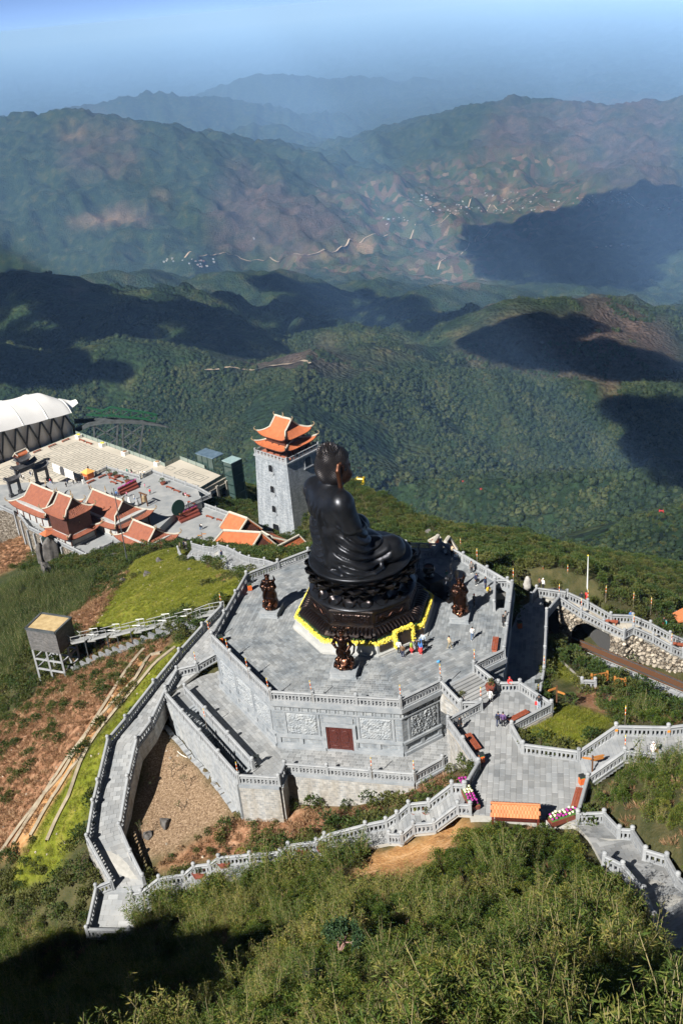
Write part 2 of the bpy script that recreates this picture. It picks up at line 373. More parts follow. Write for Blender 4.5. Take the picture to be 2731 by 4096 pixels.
bare=np.clip(soft([(270,893),(330,872),(530,866),(560,880),(440,890)],8)+soft([(1370,985),(1390,965),(1480,955),(1500,990),(1440,1010)],10)+soft([(1160,1025),(1250,1010),(1380,1000),(1370,1020),(1200,1045)],8)+soft([(2000,750),(2040,730),(2030,790),(2000,780)],8)+soft([(2150,860),(2180,820),(2200,870)],8)+soft([(260,1160),(350,1140),(370,1150),(300,1170)],6)+soft([(2390,1530),(2450,1540),(2510,1620),(2480,1640),(2420,1580)],14)*.6+soft([(700,780),(640,800),(610,760)],8)*.5,0,1)
bare=np.maximum(bare,((fbm(FX/300,FY/300,2.2,3)>.63)&(_pp[...,1]>470)&(_pp[...,1]<620)&(_pp[...,0]>250)&(_pp[...,0]<560))*.55)
def blur(a,n=8):
 for _ in range(n):a=(a+np.roll(a,1,0)+np.roll(a,-1,0)+np.roll(a,1,1)+np.roll(a,-1,1))/5
 return a
brown=np.clip(blur(brown,30)*2.2*fbm(FX/260,FY/260,6.6,4)-.15,0,.85);field=np.clip(blur(np.maximum(field,field2),14)*1.2,0,1);bare=blur(bare,3)*.7
def terrain_material():
 m=bpy.data.materials.new('mountain_cover');m.use_nodes=True;n=m.node_tree.nodes;l=m.node_tree.links;b=n['Principled BSDF']
 b.inputs['Roughness'].default_value=.95;b.inputs['Specular IOR Level'].default_value=.1
 g=n.new('ShaderNodeNewGeometry')
 def noise(sc,det=5,ro=.6):
  q=n.new('ShaderNodeTexNoise');q.inputs['Scale'].default_value=sc;q.inputs['Detail'].default_value=det;q.inputs['Roughness'].default_value=ro;l.new(g.outputs['Position'],q.inputs['Vector']);return q.outputs['Fac']
 def ramp(src,stops):
  q=n.new('ShaderNodeValToRGB');e=q.color_ramp.elements
  while len(e)<len(stops):e.new(.5)
  for i,(p,c)in enumerate(stops):e[i].position=p;e[i].color=(*c,1)
  l.new(src,q.inputs[0]);return q.outputs[0]
 def mix(f,a,c):
  q=n.new('ShaderNodeMix');q.data_type='RGBA';l.new(f,q.inputs[0]);l.new(a,q.inputs[6]);l.new(c,q.inputs[7]);return q.outputs[2]
 def attr(nm):
  q=n.new('ShaderNodeAttribute');q.attribute_name=nm;return q.outputs['Fac']
 forest=ramp(noise(.012),[(.32,(.007,.016,.008)),(.5,(.016,.031,.013)),(.62,(.032,.043,.017)),(.75,(.065,.062,.026))])
 fine=ramp(noise(.11,3),[(.3,(.45,.45,.45)),(.7,(1.5,1.5,1.5))])
 br=ramp(noise(.006,6,.7),[(.3,(.02,.024,.014)),(.48,(.055,.042,.034)),(.62,(.085,.058,.05)),(.8,(.13,.09,.075))])
 c=mix(attr('brown'),forest,br)
 mu=n.new('ShaderNodeMix');mu.data_type='RGBA';mu.blend_type='MULTIPLY';mu.inputs[0].default_value=1;l.new(c,mu.inputs[6]);l.new(fine,mu.inputs[7]);c=mu.outputs[2]
 vo=n.new('ShaderNodeTexVoronoi');vo.inputs['Scale'].default_value=.015;vo.inputs['Randomness'].default_value=.9
 mp=n.new('ShaderNodeMapping');mp.inputs['Scale'].default_value=(1,1,.0);l.new(g.outputs['Position'],mp.inputs[0]);l.new(mp.outputs[0],vo.inputs['Vector'])
 sp=n.new('ShaderNodeSeparateColor');l.new(vo.outputs['Color'],sp.inputs[0])
 fl=ramp(sp.outputs[0],[(0,(.018,.03,.012)),(.25,(.03,.048,.02)),(.42,(.05,.062,.026)),(.6,(.06,.042,.028)),(.72,(.1,.065,.043)),(.86,(.045,.055,.024)),(1,(.15,.11,.075))])
 fm=n.new('ShaderNodeMath');fm.operation='MULTIPLY';l.new(attr('field'),fm.inputs[0]);q=ramp(noise(.0022,3),[(.34,(.3,)*3),(.52,(1.0,)*3)]);l.new(q,fm.inputs[1])
 c=mix(fm.outputs[0],c,fl)
 c=mix(attr('bare'),c,ramp(noise(.03),[(.3,(.16,.1,.06)),(.7,(.32,.22,.14))]))
 l.new(c,b.inputs['Base Color'])
 v2=n.new('ShaderNodeTexVoronoi');v2.inputs['Scale'].default_value=.09;l.new(g.outputs['Position'],v2.inputs['Vector'])
 iv=n.new('ShaderNodeMath');iv.operation='SUBTRACT';iv.inputs[0].default_value=1;l.new(v2.outputs['Distance'],iv.inputs[1])
 bp=n.new('ShaderNodeBump');bp.inputs['Strength'].default_value=.9;bp.inputs['Distance'].default_value=6;l.new(iv.outputs[0],bp.inputs['Height'])
 bq=n.new('ShaderNodeBump');bq.inputs['Strength'].default_value=.7;bq.inputs['Distance'].default_value=40;l.new(noise(.008,6,.65),bq.inputs['Height']);l.new(bp.outputs[0],bq.inputs['Normal'])
 l.new(bq.outputs[0],b.inputs['Normal'])
 return m
MAT_FAR=terrain_material()
me=gridmesh('mountain_terrain',FX,FY,FZ,MAT_FAR)
fattr(me,'field',field);fattr(me,'brown',brown);fattr(me,'bare',bare)
struct(link('mountain_terrain',me))
_far_tab=(rr,az,FZ)
def far_z(x,y):
 """height of the far terrain sheet (bilinear)"""
 r=np.hypot(x,y);a=np.arctan2(x,y)
 i=np.clip(np.searchsorted(rr,r)-1,0,len(rr)-2);j=np.clip(((a-az[0])/(az[1]-az[0])).astype(int),0,len(az)-2)
 fi=np.clip((r-rr[i])/(rr[i+1]-rr[i]),0,1);fj=np.clip((a-az[j])/(az[1]-az[0]),0,1)
 return FZ[i,j]*(1-fi)*(1-fj)+FZ[i+1,j]*fi*(1-fj)+FZ[i,j+1]*(1-fi)*fj+FZ[i+1,j+1]*fi*fj
def far_hit(x,y):
 """where the sight line of pixel x, y meets the far terrain"""
 v=_fw+_rt*((x-W/2)/FPX)+_dn*((y-H/2)/FPX);v=v/v[1]
 t=np.geomspace(600,60000,3000);P=CAM[None]+t[:,None]*v[None];d=P[:,2]-far_z(P[:,0],P[:,1]);k=np.argmax(d<0);return P[k]if d[k]<0 else P[-1]
# ------------------------------------------------------------------ the air: one even haze box round everything
hz=MB().box((0,90000,-3100),(260000,260000,3100+100)).build('haze',mat('haze_none',(1,1,1)),None,kind='stuff')
hz.data.materials.clear();hm=bpy.data.materials.new('haze_air');hm.use_nodes=True;n=hm.node_tree.nodes;n.clear()
ho=n.new('ShaderNodeOutputMaterial');pv=n.new('ShaderNodeVolumePrincipled');pv.inputs['Color'].default_value=(.25,.46,.84,1);pv.inputs['Absorption Color'].default_value=(.25,.25,.25,1);pv.inputs['Density'].default_value=2.6e-5
pv.inputs['Anisotropy'].default_value=-0.35
hm.node_tree.links.new(pv.outputs[0],ho.inputs['Volume']);hz.data.materials.append(hm);hz.visible_shadow=True
tag(hz,'thin blue mountain haze filling the air over the valley','haze')
# ------------------------------------------------------------------ cumulus clouds high above, whose shadows lie on the valley
M_CLOUD=mat('cloud_white',(.8,.8,.8),.95,0,(.85,.85,.85),.001,spec=0.0)
_n=M_CLOUD.node_tree.nodes;_l=M_CLOUD.node_tree.links;_t=_n.new('ShaderNodeBsdfTransparent');_x=_n.new('ShaderNodeMixShader');_x.inputs[0].default_value=.36;_l.new(_n['Principled BSDF'].outputs[0],_x.inputs[1]);_l.new(_t.outputs[0],_x.inputs[2]);_l.new(_x.outputs[0],_n['Material Output'].inputs[0])
def cloud(pixels,zc,seed,puff):
 rg=random.Random(seed);G=np.array([far_hit(*p)for p in pixels]);off=(zc-G[:,2])/math.tan(SUN_EL);Q=np.stack([G[:,0]-math.cos(SHADOW_AZ)*off,G[:,1]-math.sin(SHADOW_AZ)*off],-1);b=MB()
 lo,hi=Q.min(0),Q.max(0);n=0;tries=0
 cover=min(900,max(20,int((hi-lo).prod()/(puff*puff*.5))))
 while n<cover and tries<6000:
  tries+=1;p=lo+(hi-lo)*np.array([rg.random(),rg.random()])
  e=puff*4*(np.array([fbm(p[0]/puff/5,p[1]/puff/5,seed,3),fbm(p[0]/puff/5,p[1]/puff/5,seed+9,3)])-.5)
  if not inpoly(p[0]+e[0],p[1]+e[1],Q):continue
  r=puff*rg.uniform(.55,1.1);q=MB().ball((p[0],p[1],zc+r*.35+rg.uniform(0,.3)*puff),r,9,0,(1,1,.5));b.add([(x+rg.uniform(-.12,.12)*r,y+rg.uniform(-.12,.12)*r,max(zc,z+rg.uniform(-.08,.08)*r))for x,y,z in q.v],q.f);n+=1
 o=b.build('cloud',M_CLOUD,None,True);struct(o);return o
cloud([(-100,1120),(80,1080),(300,1170),(560,1230),(760,1290),(960,1110),(1250,1140),(1500,1150),(1850,1260),(1650,1330),(1480,1260),(1280,1280),(1080,1390),(900,1420),(600,1370),(300,1350),(-100,1400)],300,2,75)
cloud([(1900,930),(2100,880),(2300,860),(2560,830),(2731,740),(2900,800),(2900,960),(2600,1080),(2300,1140),(1980,1120),(1880,1030)],420,3,140)
cloud([(1850,1390),(2050,1310),(2300,1290),(2400,1330),(2330,1400),(2560,1410),(2731,1480),(2731,1540),(2350,1500),(2000,1440)],290,4,42)
cloud([(-100,1390),(200,1410),(420,1420),(500,1480),(250,1540),(-100,1560)],290,5,45)
cloud([(2450,1640),(2600,1620),(2800,1660),(2800,2000),(2600,1950),(2500,1800)],280,6,42)
# ------------------------------------------------------------------ stone materials
def wallmat(name,c1,c2,mortar,bw,bh,streak=.4,mort=.02,bump=.5,rough=.85,stain=(.08,.09,.1)):
 """coursed stone: bricks laid along the wall whatever way it faces, with rain streaks"""
 m=bpy.data.materials.new(name);m.use_nodes=True;n=m.node_tree.nodes;l=m.node_tree.links;b=n['Principled BSDF'];b.inputs['Roughness'].default_value=rough
 g=n.new('ShaderNodeNewGeometry');cr=n.new('ShaderNodeVectorMath');cr.operation='CROSS_PRODUCT';l.new(g.outputs['True Normal'],cr.inputs[0]);cr.inputs[1].default_value=(0,0,1)
 nm=n.new('ShaderNodeVectorMath');nm.operation='NORMALIZE';l.new(cr.outputs[0],nm.inputs[0])
 dt=n.new('ShaderNodeVectorMath');dt.operation='DOT_PRODUCT';l.new(g.outputs['Position'],dt.inputs[0]);l.new(nm.outputs[0],dt.inputs[1])
 sx=n.new('ShaderNodeSeparateXYZ');l.new(g.outputs['Position'],sx.inputs[0]);cx=n.new('ShaderNodeCombineXYZ');l.new(dt.outputs['Value'],cx.inputs[0]);l.new(sx.outputs[2],cx.inputs[1])
 br=n.new('ShaderNodeTexBrick');br.inputs['Scale'].default_value=1;br.inputs['Brick Width'].default_value=bw;br.inputs['Row Height'].default_value=bh;br.inputs['Mortar Size'].default_value=mort
 br.inputs['Color1'].default_value=(*c1,1);br.inputs['Color2'].default_value=(*c2,1);br.inputs['Mortar'].default_value=(*mortar,1);br.inputs['Bias'].default_value=0;l.new(cx.outputs[0],br.inputs['Vector'])
 nz=n.new('ShaderNodeTexNoise');nz.inputs['Scale'].default_value=.7;nz.inputs['Detail'].default_value=6;mp=n.new('ShaderNodeMapping');mp.inputs['Scale'].default_value=(1.6,.22,1);l.new(cx.outputs[0],mp.inputs[0]);l.new(mp.outputs[0],nz.inputs['Vector'])
 rp=n.new('ShaderNodeValToRGB');rp.color_ramp.elements[0].position=.42;rp.color_ramp.elements[1].position=.68;l.new(nz.outputs['Fac'],rp.inputs[0])
 sm=n.new('ShaderNodeMath');sm.operation='MULTIPLY';sm.inputs[1].default_value=streak;l.new(rp.outputs[0],sm.inputs[0])
 mx=n.new('ShaderNodeMix');mx.data_type='RGBA';l.new(sm.outputs[0],mx.inputs[0]);l.new(br.outputs['Color'],mx.inputs[6]);mx.inputs[7].default_value=(*stain,1)
 n2=n.new('ShaderNodeTexNoise');n2.inputs['Scale'].default_value=2.6;n2.inputs['Detail'].default_value=5;l.new(g.outputs['Position'],n2.inputs['Vector'])
 r2=n.new('ShaderNodeMapRange');r2.inputs[1].default_value=.3;r2.inputs[2].default_value=.7;r2.inputs[3].default_value=.78;r2.inputs[4].default_value=1.22;l.new(n2.outputs['Fac'],r2.inputs[0])
 hs=n.new('ShaderNodeHueSaturation');l.new(mx.outputs[2],hs.inputs['Color']);l.new(r2.outputs[0],hs.inputs['Value']);l.new(hs.outputs[0],b.inputs['Base Color'])
 bp=n.new('ShaderNodeBump');bp.inputs['Strength'].default_value=bump;bp.inputs['Distance'].default_value=.03;ad=n.new('ShaderNodeMath');ad.operation='ADD';l.new(br.outputs['Fac'],ad.inputs[0]);mi=n.new('ShaderNodeMath');mi.operation='MULTIPLY';mi.inputs[1].default_value=-1.2;l.new(n2.outputs['Fac'],mi.inputs[0]);l.new(mi.outputs[0],ad.inputs[1])
 iv=n.new('ShaderNodeMath');iv.operation='MULTIPLY';iv.inputs[1].default_value=-1;l.new(ad.outputs[0],iv.inputs[0]);l.new(iv.outputs[0],bp.inputs['Height']);l.new(bp.outputs[0],b.inputs['Normal'])
 MATS[name]=m;return m
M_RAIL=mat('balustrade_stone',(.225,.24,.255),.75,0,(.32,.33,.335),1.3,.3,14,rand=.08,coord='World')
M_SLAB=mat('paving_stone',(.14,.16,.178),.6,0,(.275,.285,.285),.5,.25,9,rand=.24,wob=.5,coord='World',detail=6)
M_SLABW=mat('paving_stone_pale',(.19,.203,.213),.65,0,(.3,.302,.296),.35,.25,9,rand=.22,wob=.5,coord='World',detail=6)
M_MORT=mat('paving_mortar',(.3,.295,.27),.9,0,(.4,.39,.36),2)
M_WALL=wallmat('ashlar_wall',(.19,.215,.24),(.255,.28,.3),(.3,.305,.3),.62,.31,.4)
M_WALLR=wallmat('weathered_retaining_wall',(.25,.26,.265),(.38,.375,.355),(.42,.4,.37),.5,.27,.5,stain=(.2,.16,.1))
M_SMOOTH=mat('dressed_stone',(.18,.205,.23),.75,0,(.32,.335,.345),.9,.3,8,coord='World',detail=7)
M_CARVE=mat('carved_stone',(.19,.215,.24),.7,0,(.33,.345,.35),1.4,.35,10,coord='World',detail=6)
M_RUB=mat('rubble_stone',(.2,.165,.12),.9,0,(.44,.39,.32),1.5,.8,5,rand=.3,coord='World')
M_CONC=mat('raw_concrete',(.24,.22,.19),.9,0,(.34,.32,.28),.8,.3,10,coord='World')
def rubble_core():
 m=bpy.data.materials.new('rubble_masonry');m.use_nodes=True;n=m.node_tree.nodes;l=m.node_tree.links;b=n['Principled BSDF'];b.inputs['Roughness'].default_value=.9;g=n.new('ShaderNodeNewGeometry')
 v=n.new('ShaderNodeTexVoronoi');v.inputs['Scale'].default_value=2.6;l.new(g.outputs['Position'],v.inputs['Vector']);e=n.new('ShaderNodeTexVoronoi');e.feature='DISTANCE_TO_EDGE';e.inputs['Scale'].default_value=2.6;l.new(g.outputs['Position'],e.inputs['Vector'])
 sp=n.new('ShaderNodeSeparateColor');l.new(v.outputs['Color'],sp.inputs[0]);r=n.new('ShaderNodeValToRGB');r.color_ramp.elements[0].color=(.1,.075,.05,1);r.color_ramp.elements[1].color=(.36,.32,.26,1);l.new(sp.outputs[0],r.inputs[0]);q=n.new('ShaderNodeValToRGB');q.color_ramp.elements[0].color=(.12,.12,.12,1);q.color_ramp.elements[1].position=.09;l.new(e.outputs['Distance'],q.inputs[0]);x=n.new('ShaderNodeMix');x.data_type='RGBA';x.blend_type='MULTIPLY';x.inputs[0].default_value=1;l.new(r.outputs[0],x.inputs[6]);l.new(q.outputs[0],x.inputs[7]);l.new(x.outputs[2],b.inputs['Base Color'])
 p=n.new('ShaderNodeBump');p.inputs['Strength'].default_value=1;p.inputs['Distance'].default_value=.25;l.new(q.outputs[0],p.inputs['Height']);l.new(p.outputs[0],b.inputs['Normal']);MATS['rubble_masonry']=m;return m
M_RUBC=rubble_core()
# ------------------------------------------------------------------ shared balustrade pieces
def raw(mb,name,mt):
 me=bpy.data.meshes.new(name);me.from_pydata([tuple(v)for v in mb.v],[],mb.f);me.materials.append(mt);me.update();return me
def post_mesh(h=1.18):
 b=MB().box((0,0,0),(.36,.36,.16)).box((0,0,.16),(.29,.29,h-.16))
 b.lathe((0,0,h),[(.13,0),(.19,.05),(.11,.09),(.19,.16),(.215,.24),(.17,.33),(.05,.4)],10);return raw(b,'post',M_RAIL)
ME_POST=post_mesh()
_o=[(-.15,-.03),(-.13,-.13),(.13,-.13),(.15,-.03),(.1,.06),(-.1,.06)]
def bar_mesh(prof,name):
 n=len(prof);b=MB();b.add([(0,y,z)for y,z in prof]+[(1,y,z)for y,z in prof],[tuple(range(n)),tuple(range(n,2*n))[::-1]]+[(i,n+i,n+(i+1)%n,(i+1)%n)for i in range(n)]);return raw(b,name,M_RAIL)
ME_TOP=bar_mesh([(-.14,-.06),(.14,-.06),(.16,.02),(.09,.1),(-.09,.1),(-.16,.02)],'handrail')
ME_MID=bar_mesh([(-.09,-.05),(.09,-.05),(.09,.05),(-.09,.05)],'mid_rail')
ME_BASE=bar_mesh([(-.14,0),(.14,0),(.14,.13),(-.14,.13)],'base_rail')
ME_BAL=raw(MB().box((0,0,0),(.17,.12,.56)),'baluster',M_RAIL)
ME_STILE=raw(MB().box((0,0,0),(.26,.14,.86)),'stile',M_RAIL)
def balustrade(posts,label,spacing=.37,bay=4.6,fine=True,group='grey stone balustrades',skip=(),sub=True):
 """posts: base points; a thing with each post, rail and baluster its own part"""
 posts=[np.asarray(p,float)for p in posts];t=thing('stone_balustrade',label,'balustrade',posts[0],group)
 P=[posts[0]];seg=[]
 for i in range(len(posts)-1):
  a,b=posts[i],posts[i+1];L=np.linalg.norm((b-a)[:2]);n=max(1,int(round(L/bay)))if sub else 1
  for k in range(n):
   q=a+(b-a)*((k+1)/n);seg.append((P[-1],q,i));P.append(q)
 yaw0=0;stuff=MB()
 for i,p in enumerate(P):
  s=seg[min(i,len(seg)-1)];d=s[1]-s[0];place('post',ME_POST,t,p,(0,0,math.atan2(d[1],d[0])))
 for a,b,i in seg:
  if i in skip:continue
  d=b-a;L=np.linalg.norm(d);Lh=np.linalg.norm(d[:2]);yaw=math.atan2(d[1],d[0]);pit=-math.atan2(d[2],Lh);e=d/L*.13;rot=(0,pit,yaw)
  for nm,me,z in(('handrail',ME_TOP,1.04),('mid_rail',ME_MID,.74),('base_rail',ME_BASE,.0)):
   place(nm,me,t,a+e+(0,0,z),rot,(L-.26,1,1))
  nb=max(2,int((Lh-.3)/spacing));ev=4 if nb>7 else 99
  for k in range(nb):
   f=(k+.5)/nb;f=(.16+f*(Lh-.32))/Lh;q=a+d*f+(0,0,.12)
   big=(k%ev==ev-1)
   if fine:place('stile' if big else 'baluster',ME_STILE if big else ME_BAL,t,q,(0,0,yaw))
   else:stuff.box(q,(.26,.14,.86)if big else(.17,.12,.56),yaw)
 if not fine and stuff.v:stuff.build('baluster_row',M_RAIL,t,kind='stuff')
 return t
# ------------------------------------------------------------------ paving
def clip(poly,a,b,inside):
 """clip convex polygon by line a-b, keep the side of inside"""
 n=np.array([-(b[1]-a[1]),b[0]-a[0]]);s=1 if(np.array(inside[:2])-a[:2])@n>0 else-1;out=[]
 for i in range(len(poly)):
  p,q=np.array(poly[i]),np.array(poly[(i+1)%len(poly)]);dp,dq=s*((p-a[:2])@n),s*((q-a[:2])@n)
  if dp>=0:out.append(p)
  if(dp>=0)!=(dq>=0):out.append(p+(q-p)*(dp/(dp-dq)))
 return out
_slabme={}
def slab_me(w,d,mt):
 k=(round(w,3),round(d,3),mt.name)
 if k not in _slabme:
  b=MB();x,y=w/2,d/2;e=.012
  b.add([(-x,-y,-.05),(x,-y,-.05),(x,y,-.05),(-x,y,-.05),(-x,-y,-e),(x,-y,-e),(x,y,-e),(-x,y,-e),(-x+e,-y+e,0),(x-e,-y+e,0),(x-e,y-e,0),(-x+e,y-e,0)],
              [(0,1,5,4),(1,2,6,5),(2,3,7,6),(3,0,4,7),(4,5,9,8),(5,6,10,9),(6,7,11,10),(7,4,8,11),(8,9,10,11)]);_slabme[k]=raw(b,'paving_slab',mt)
 return _slabme[k]
def pave(parent,polys,z,rz,sw,sd,mt,gap=.018,maxn=300,jit=.006,holes=(),seed=1):
 """running-bond slabs over convex polygons: the nearest whole ones are parts, the rest one joined part"""
 rg=random.Random(seed);ca,sa=math.cos(rz)if not hasattr(rz,'__len__')else 0,0;whole=[];rest=MB()
 for pi,poly in enumerate(polys):
  r=rz[pi]if hasattr(rz,'__len__')else rz;ca,sa=math.cos(r),math.sin(r);P=np.array([p[:2]for p in poly]);c=P.mean(0)
  U=P@np.array([ca,sa]);V=P@np.array([-sa,ca]);v=V.min();row=0
  while v<V.max():
   u=U.min()-sw*(.5 if row%2 else rg.random()*.2)
   while u<U.max():
    w=sw*rg.choice((1,1,1,.8,1.25));q=[(u,v),(u+w,v),(u+w,v+sd),(u,v+sd)];u+=w
    q=[(a+(gap/2 if i in(0,3)else-gap/2),b+(gap/2 if i<2 else-gap/2))for i,(a,b)in enumerate(q)]
    q=[np.array((a*ca-b*sa,a*sa+b*ca))for a,b in q];k=q
    for i in range(len(P)):
     k=clip(k,P[i],P[(i+1)%len(P)],c)
     if len(k)<3:break
    if len(k)<3:continue
    m=np.mean(q,0)
    if any(inpoly(m[0],m[1],h)for h in holes):continue
    zz=z+rg.uniform(0,jit)
    if len(k)==4 and np.allclose(np.array(k).mean(0),m,atol=.01)and np.linalg.norm(k[0]-k[2])>math.hypot(w,sd)*.93:whole.append((m[1],m,zz,r,w-gap,sd-gap))
    else:rest.add([(p[0],p[1],zz)for p in k]+[(p[0],p[1],zz-.05)for p in k],[tuple(range(len(k)))]+[(i,len(k)+i,len(k)+(i+1)%len(k),(i+1)%len(k))for i in range(len(k))])
   v+=sd;row+=1
 whole.sort(key=lambda t:np.linalg.norm(t[1]-np.array([8,0])))
 for i,(_,m,zz,r,w,d)in enumerate(whole):
  if i<maxn:place('paving_slab',slab_me(w,d,mt),parent,(m[0],m[1],zz),(0,0,r))
  else:
   c2,s2=math.cos(r),math.sin(r);k=[(m[0]+a*c2-b*s2,m[1]+a*s2+b*c2)for a,b in((-w/2,-d/2),(w/2,-d/2),(w/2,d/2),(-w/2,d/2))]
   rest.add([(p[0],p[1],zz)for p in k]+[(p[0],p[1],zz-.05)for p in k],[(0,1,2,3),(0,4,5,1),(1,5,6,2),(2,6,7,3),(3,7,4,0)])
 if rest.f:rest.build('paving_slabs',mt,parent,kind='stuff')
def strip_floor(name,Lp,Rp,mt,label=None,rows=.5,cols=4,maxn=300,drop=.035,seed=3,thick=.4):
 """sloping paved path between two lines of points: a bed and single slabs"""
 rg=random.Random(seed);bed=MB()
 for i in range(len(Lp)-1):
  a,b,c,d=Lp[i],Rp[i],Rp[i+1],Lp[i+1];dz=np.array([0,0,drop]);th=np.array([0,0,thick])
  bed.add([p-dz for p in(a,b,c,d)]+[p-th for p in(a,b,c,d)],[(0,1,2,3),(7,6,5,4),(0,4,5,1),(1,5,6,2),(2,6,7,3),(3,7,4,0)])
  u_=(a-b)[:2]/np.linalg.norm((a-b)[:2])*.7;w_=(d-c)[:2]/np.linalg.norm((d-c)[:2])*.7
  CARVE.append(([a[:2]+u_,b[:2]-u_,c[:2]-w_,d[:2]+w_],min(a[2],b[2],c[2],d[2])-.3))
 o=struct(bed.build(name,M_MORT));cnt=0;rest=MB()
 for i in range(len(Lp)-1):
  a,b,c,d=[np.asarray(p,float)for p in(Lp[i],Rp[i],Rp[i+1],Lp[i+1])];n=max(1,int(np.linalg.norm((a+b-c-d)/2)/rows))
  for k in range(n):
   cuts=[0]+sorted(min(.97,max(.03,(j+(.5 if k%2 else 0)+rg.uniform(-.06,.06))/cols))for j in range(0 if k%2 else 1,cols))+[1]
   for j in range(len(cuts)-1):
    u0,u1=cuts[j]+.004,cuts[j+1]-.004;v0,v1=k/n+.012/rows/n,(k+1)/n-.012/rows/n
    if u1-u0<.03:continue
    f=lambda u,v:(a*(1-u)+b*u)*(1-v)+(d*(1-u)+c*u)*v
    q=[f(u0,v0),f(u1,v0),f(u1,v1),f(u0,v1)];z=np.array([0,0,rg.uniform(0,.006)]);q=[p+z for p in q]
    tgt=MB()if cnt<maxn else rest;tgt.add(q+[p-(0,0,.05)for p in q],[(0,1,2,3),(0,4,5,1),(1,5,6,2),(2,6,7,3),(3,7,4,0)])
    if cnt<maxn:tgt.build('paving_slab',mt,o)
    cnt+=1
 if rest.f:rest.build('paving_slabs',mt,o,kind='stuff')
 return o
def stairs(a,b,c,d,n,label,mt=M_RAIL,cat='stairs',extra=.5,name='stone_stairs',group=None):
 """n single steps from edge a-b (start) to edge d-c (end), each its own part"""
 a,b,c,d=[np.asarray(p,float)for p in(a,b,c,d)];t=thing(name,label,cat,(a+b)/2,group)
 for k in range(n):
  v0,v1=k/n,(k+1)/n;p,q,r,s=a+(d-a)*v0,b+(c-b)*v0,b+(c-b)*v1,a+(d-a)*v1
  z=max(p[2],s[2])if True else 0;zb=min(p[2],s[2])-extra
  MB().prism([p[:2],q[:2],r[:2],s[:2]],zb,z).build('step',mt,t)
 CARVE.append(([a[:2],b[:2],c[:2],d[:2]],min(a[2],c[2])-.9))
 return t
def wall_run(mb,pts,zb,th,m=0,side=0.0):
 """vertical wall along 3-D top points down to zb (number or list)"""
 for i in range(len(pts)-1):
  a,b=np.asarray(pts[i],float),np.asarray(pts[i+1],float);d=(b-a)[:2];d=d/np.linalg.norm(d);nrm=np.array([-d[1],d[0]]);z0=zb[i]if hasattr(zb,'__len__')else zb;z1=zb[i+1]if hasattr(zb,'__len__')else zb
  o0,o1=(side-.5)*th,(side+.5)*th;P=[a[:2]+nrm*o0,b[:2]+nrm*o0,b[:2]+nrm*o1,a[:2]+nrm*o1];mb.prism(P,[z0,z1,z1,z0],[a[2],b[2],b[2],a[2]],m)
 return mb
# ------------------------------------------------------------------ the octagonal terrace
M_ROOFW=mat('dark_red_wood',(.09,.02,.012),.5,0,(.15,.035,.02),3,.3,25)
tb=thing('octagonal_terrace','grey stone octagonal terrace with carved relief walls under the seated black statue','terrace',(OC[0],OC[1],LEDGE))
RW=OR_-.25
# floor slab with a stair hole near the right corner
HOLE=[np.array([p[0],p[1]])for p in(at(*k5(985,880),0),at(*k5(1128,880),0),at(*k5(1140,660),0),at(*k5(1000,660),0))]
def side(k,r=RW,ra=None):
 A=octv(r,k)[:2];B=octv(r,(k+1)%8)[:2];d=(B-A)/np.linalg.norm(B-A);n=np.array([d[1],-d[0]])
 if(A-OC)@n<0:n=-n
 return A,B,d,n,np.linalg.norm(B-A)
def sbox(mb,S,u0,u1,o0,o1,z0,z1,m=0):
 A,B,d,n,L=S;P=[A+d*u0+n*o0,A+d*u1+n*o0,A+d*u1+n*o1,A+d*u0+n*o1];mb.prism(P,z0,z1,m)
def ring(mb,r0,r1,z0,z1,ks=range(8)):
 for k in ks:
  P=[octv(r0,k)[:2],octv(r0,k+1)[:2],octv(r1,k+1)[:2],octv(r1,k)[:2]];mb.prism(P,z0,z1)
b=MB();ring(b,RW,RW-.6,LEDGE-.6,-.55);b.build('wall',M_WALL,tb)
fl=MB()
for k in range(8):
 P=[octv(RW-.6,k)[:2],octv(RW-.6,k+1)[:2],octv(PR*.9,k+1)[:2],octv(PR*.9,k)[:2]];
 if k!=4:fl.prism(P,-.9,-.03)
 else:
  A,B,d,n,L=side(4);h0=min((h-A)@d for h in HOLE);h1=max((h-A)@d for h in HOLE);i0=-min((h-A)@n for h in HOLE)
  # sector 4 split around the stair hole
  q=lambda u,o:A+d*u+n*o
  w=PR*.9;a0=octv(RW-.6,4)[:2];a1=octv(RW-.6,5)[:2];c0=octv(w,4)[:2];c1=octv(w,5)[:2]
  fl.prism([a0,q(h0,-.6),q(h0,-i0),c1*.5+c0*.5,c0],-.9,-.03);fl.prism([q(h1,-.6),a1,c1,q(h1,-i0)],-.9,-.03);fl.prism([q(h0,-i0),q(h1,-i0),c1,c1*.5+c0*.5],-.9,-.03)
tf=struct(fl.build('terrace_floor',M_MORT))
polys=[];rots=[]
for k in range(8):
 polys.append([octv(RW-.1,k)[:2],octv(RW-.1,k+1)[:2],octv(PR+.05,k+1)[:2],octv(PR+.05,k)[:2]]);d=(octv(1,k+1)-octv(1,k));rots.append(math.atan2(d[1],d[0]))
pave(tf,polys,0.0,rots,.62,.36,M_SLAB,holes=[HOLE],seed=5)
b=MB();ring(b,RW+.45,RW-.6,-.55,-.012);b.build('cornice',M_SMOOTH,tb)
b=MB();ring(b,RW+.2,RW+.003,-1.45,-1.3);ring(b,RW+.3,RW+.003,-.7,-.551);b.build('moulding',M_SMOOTH,tb)
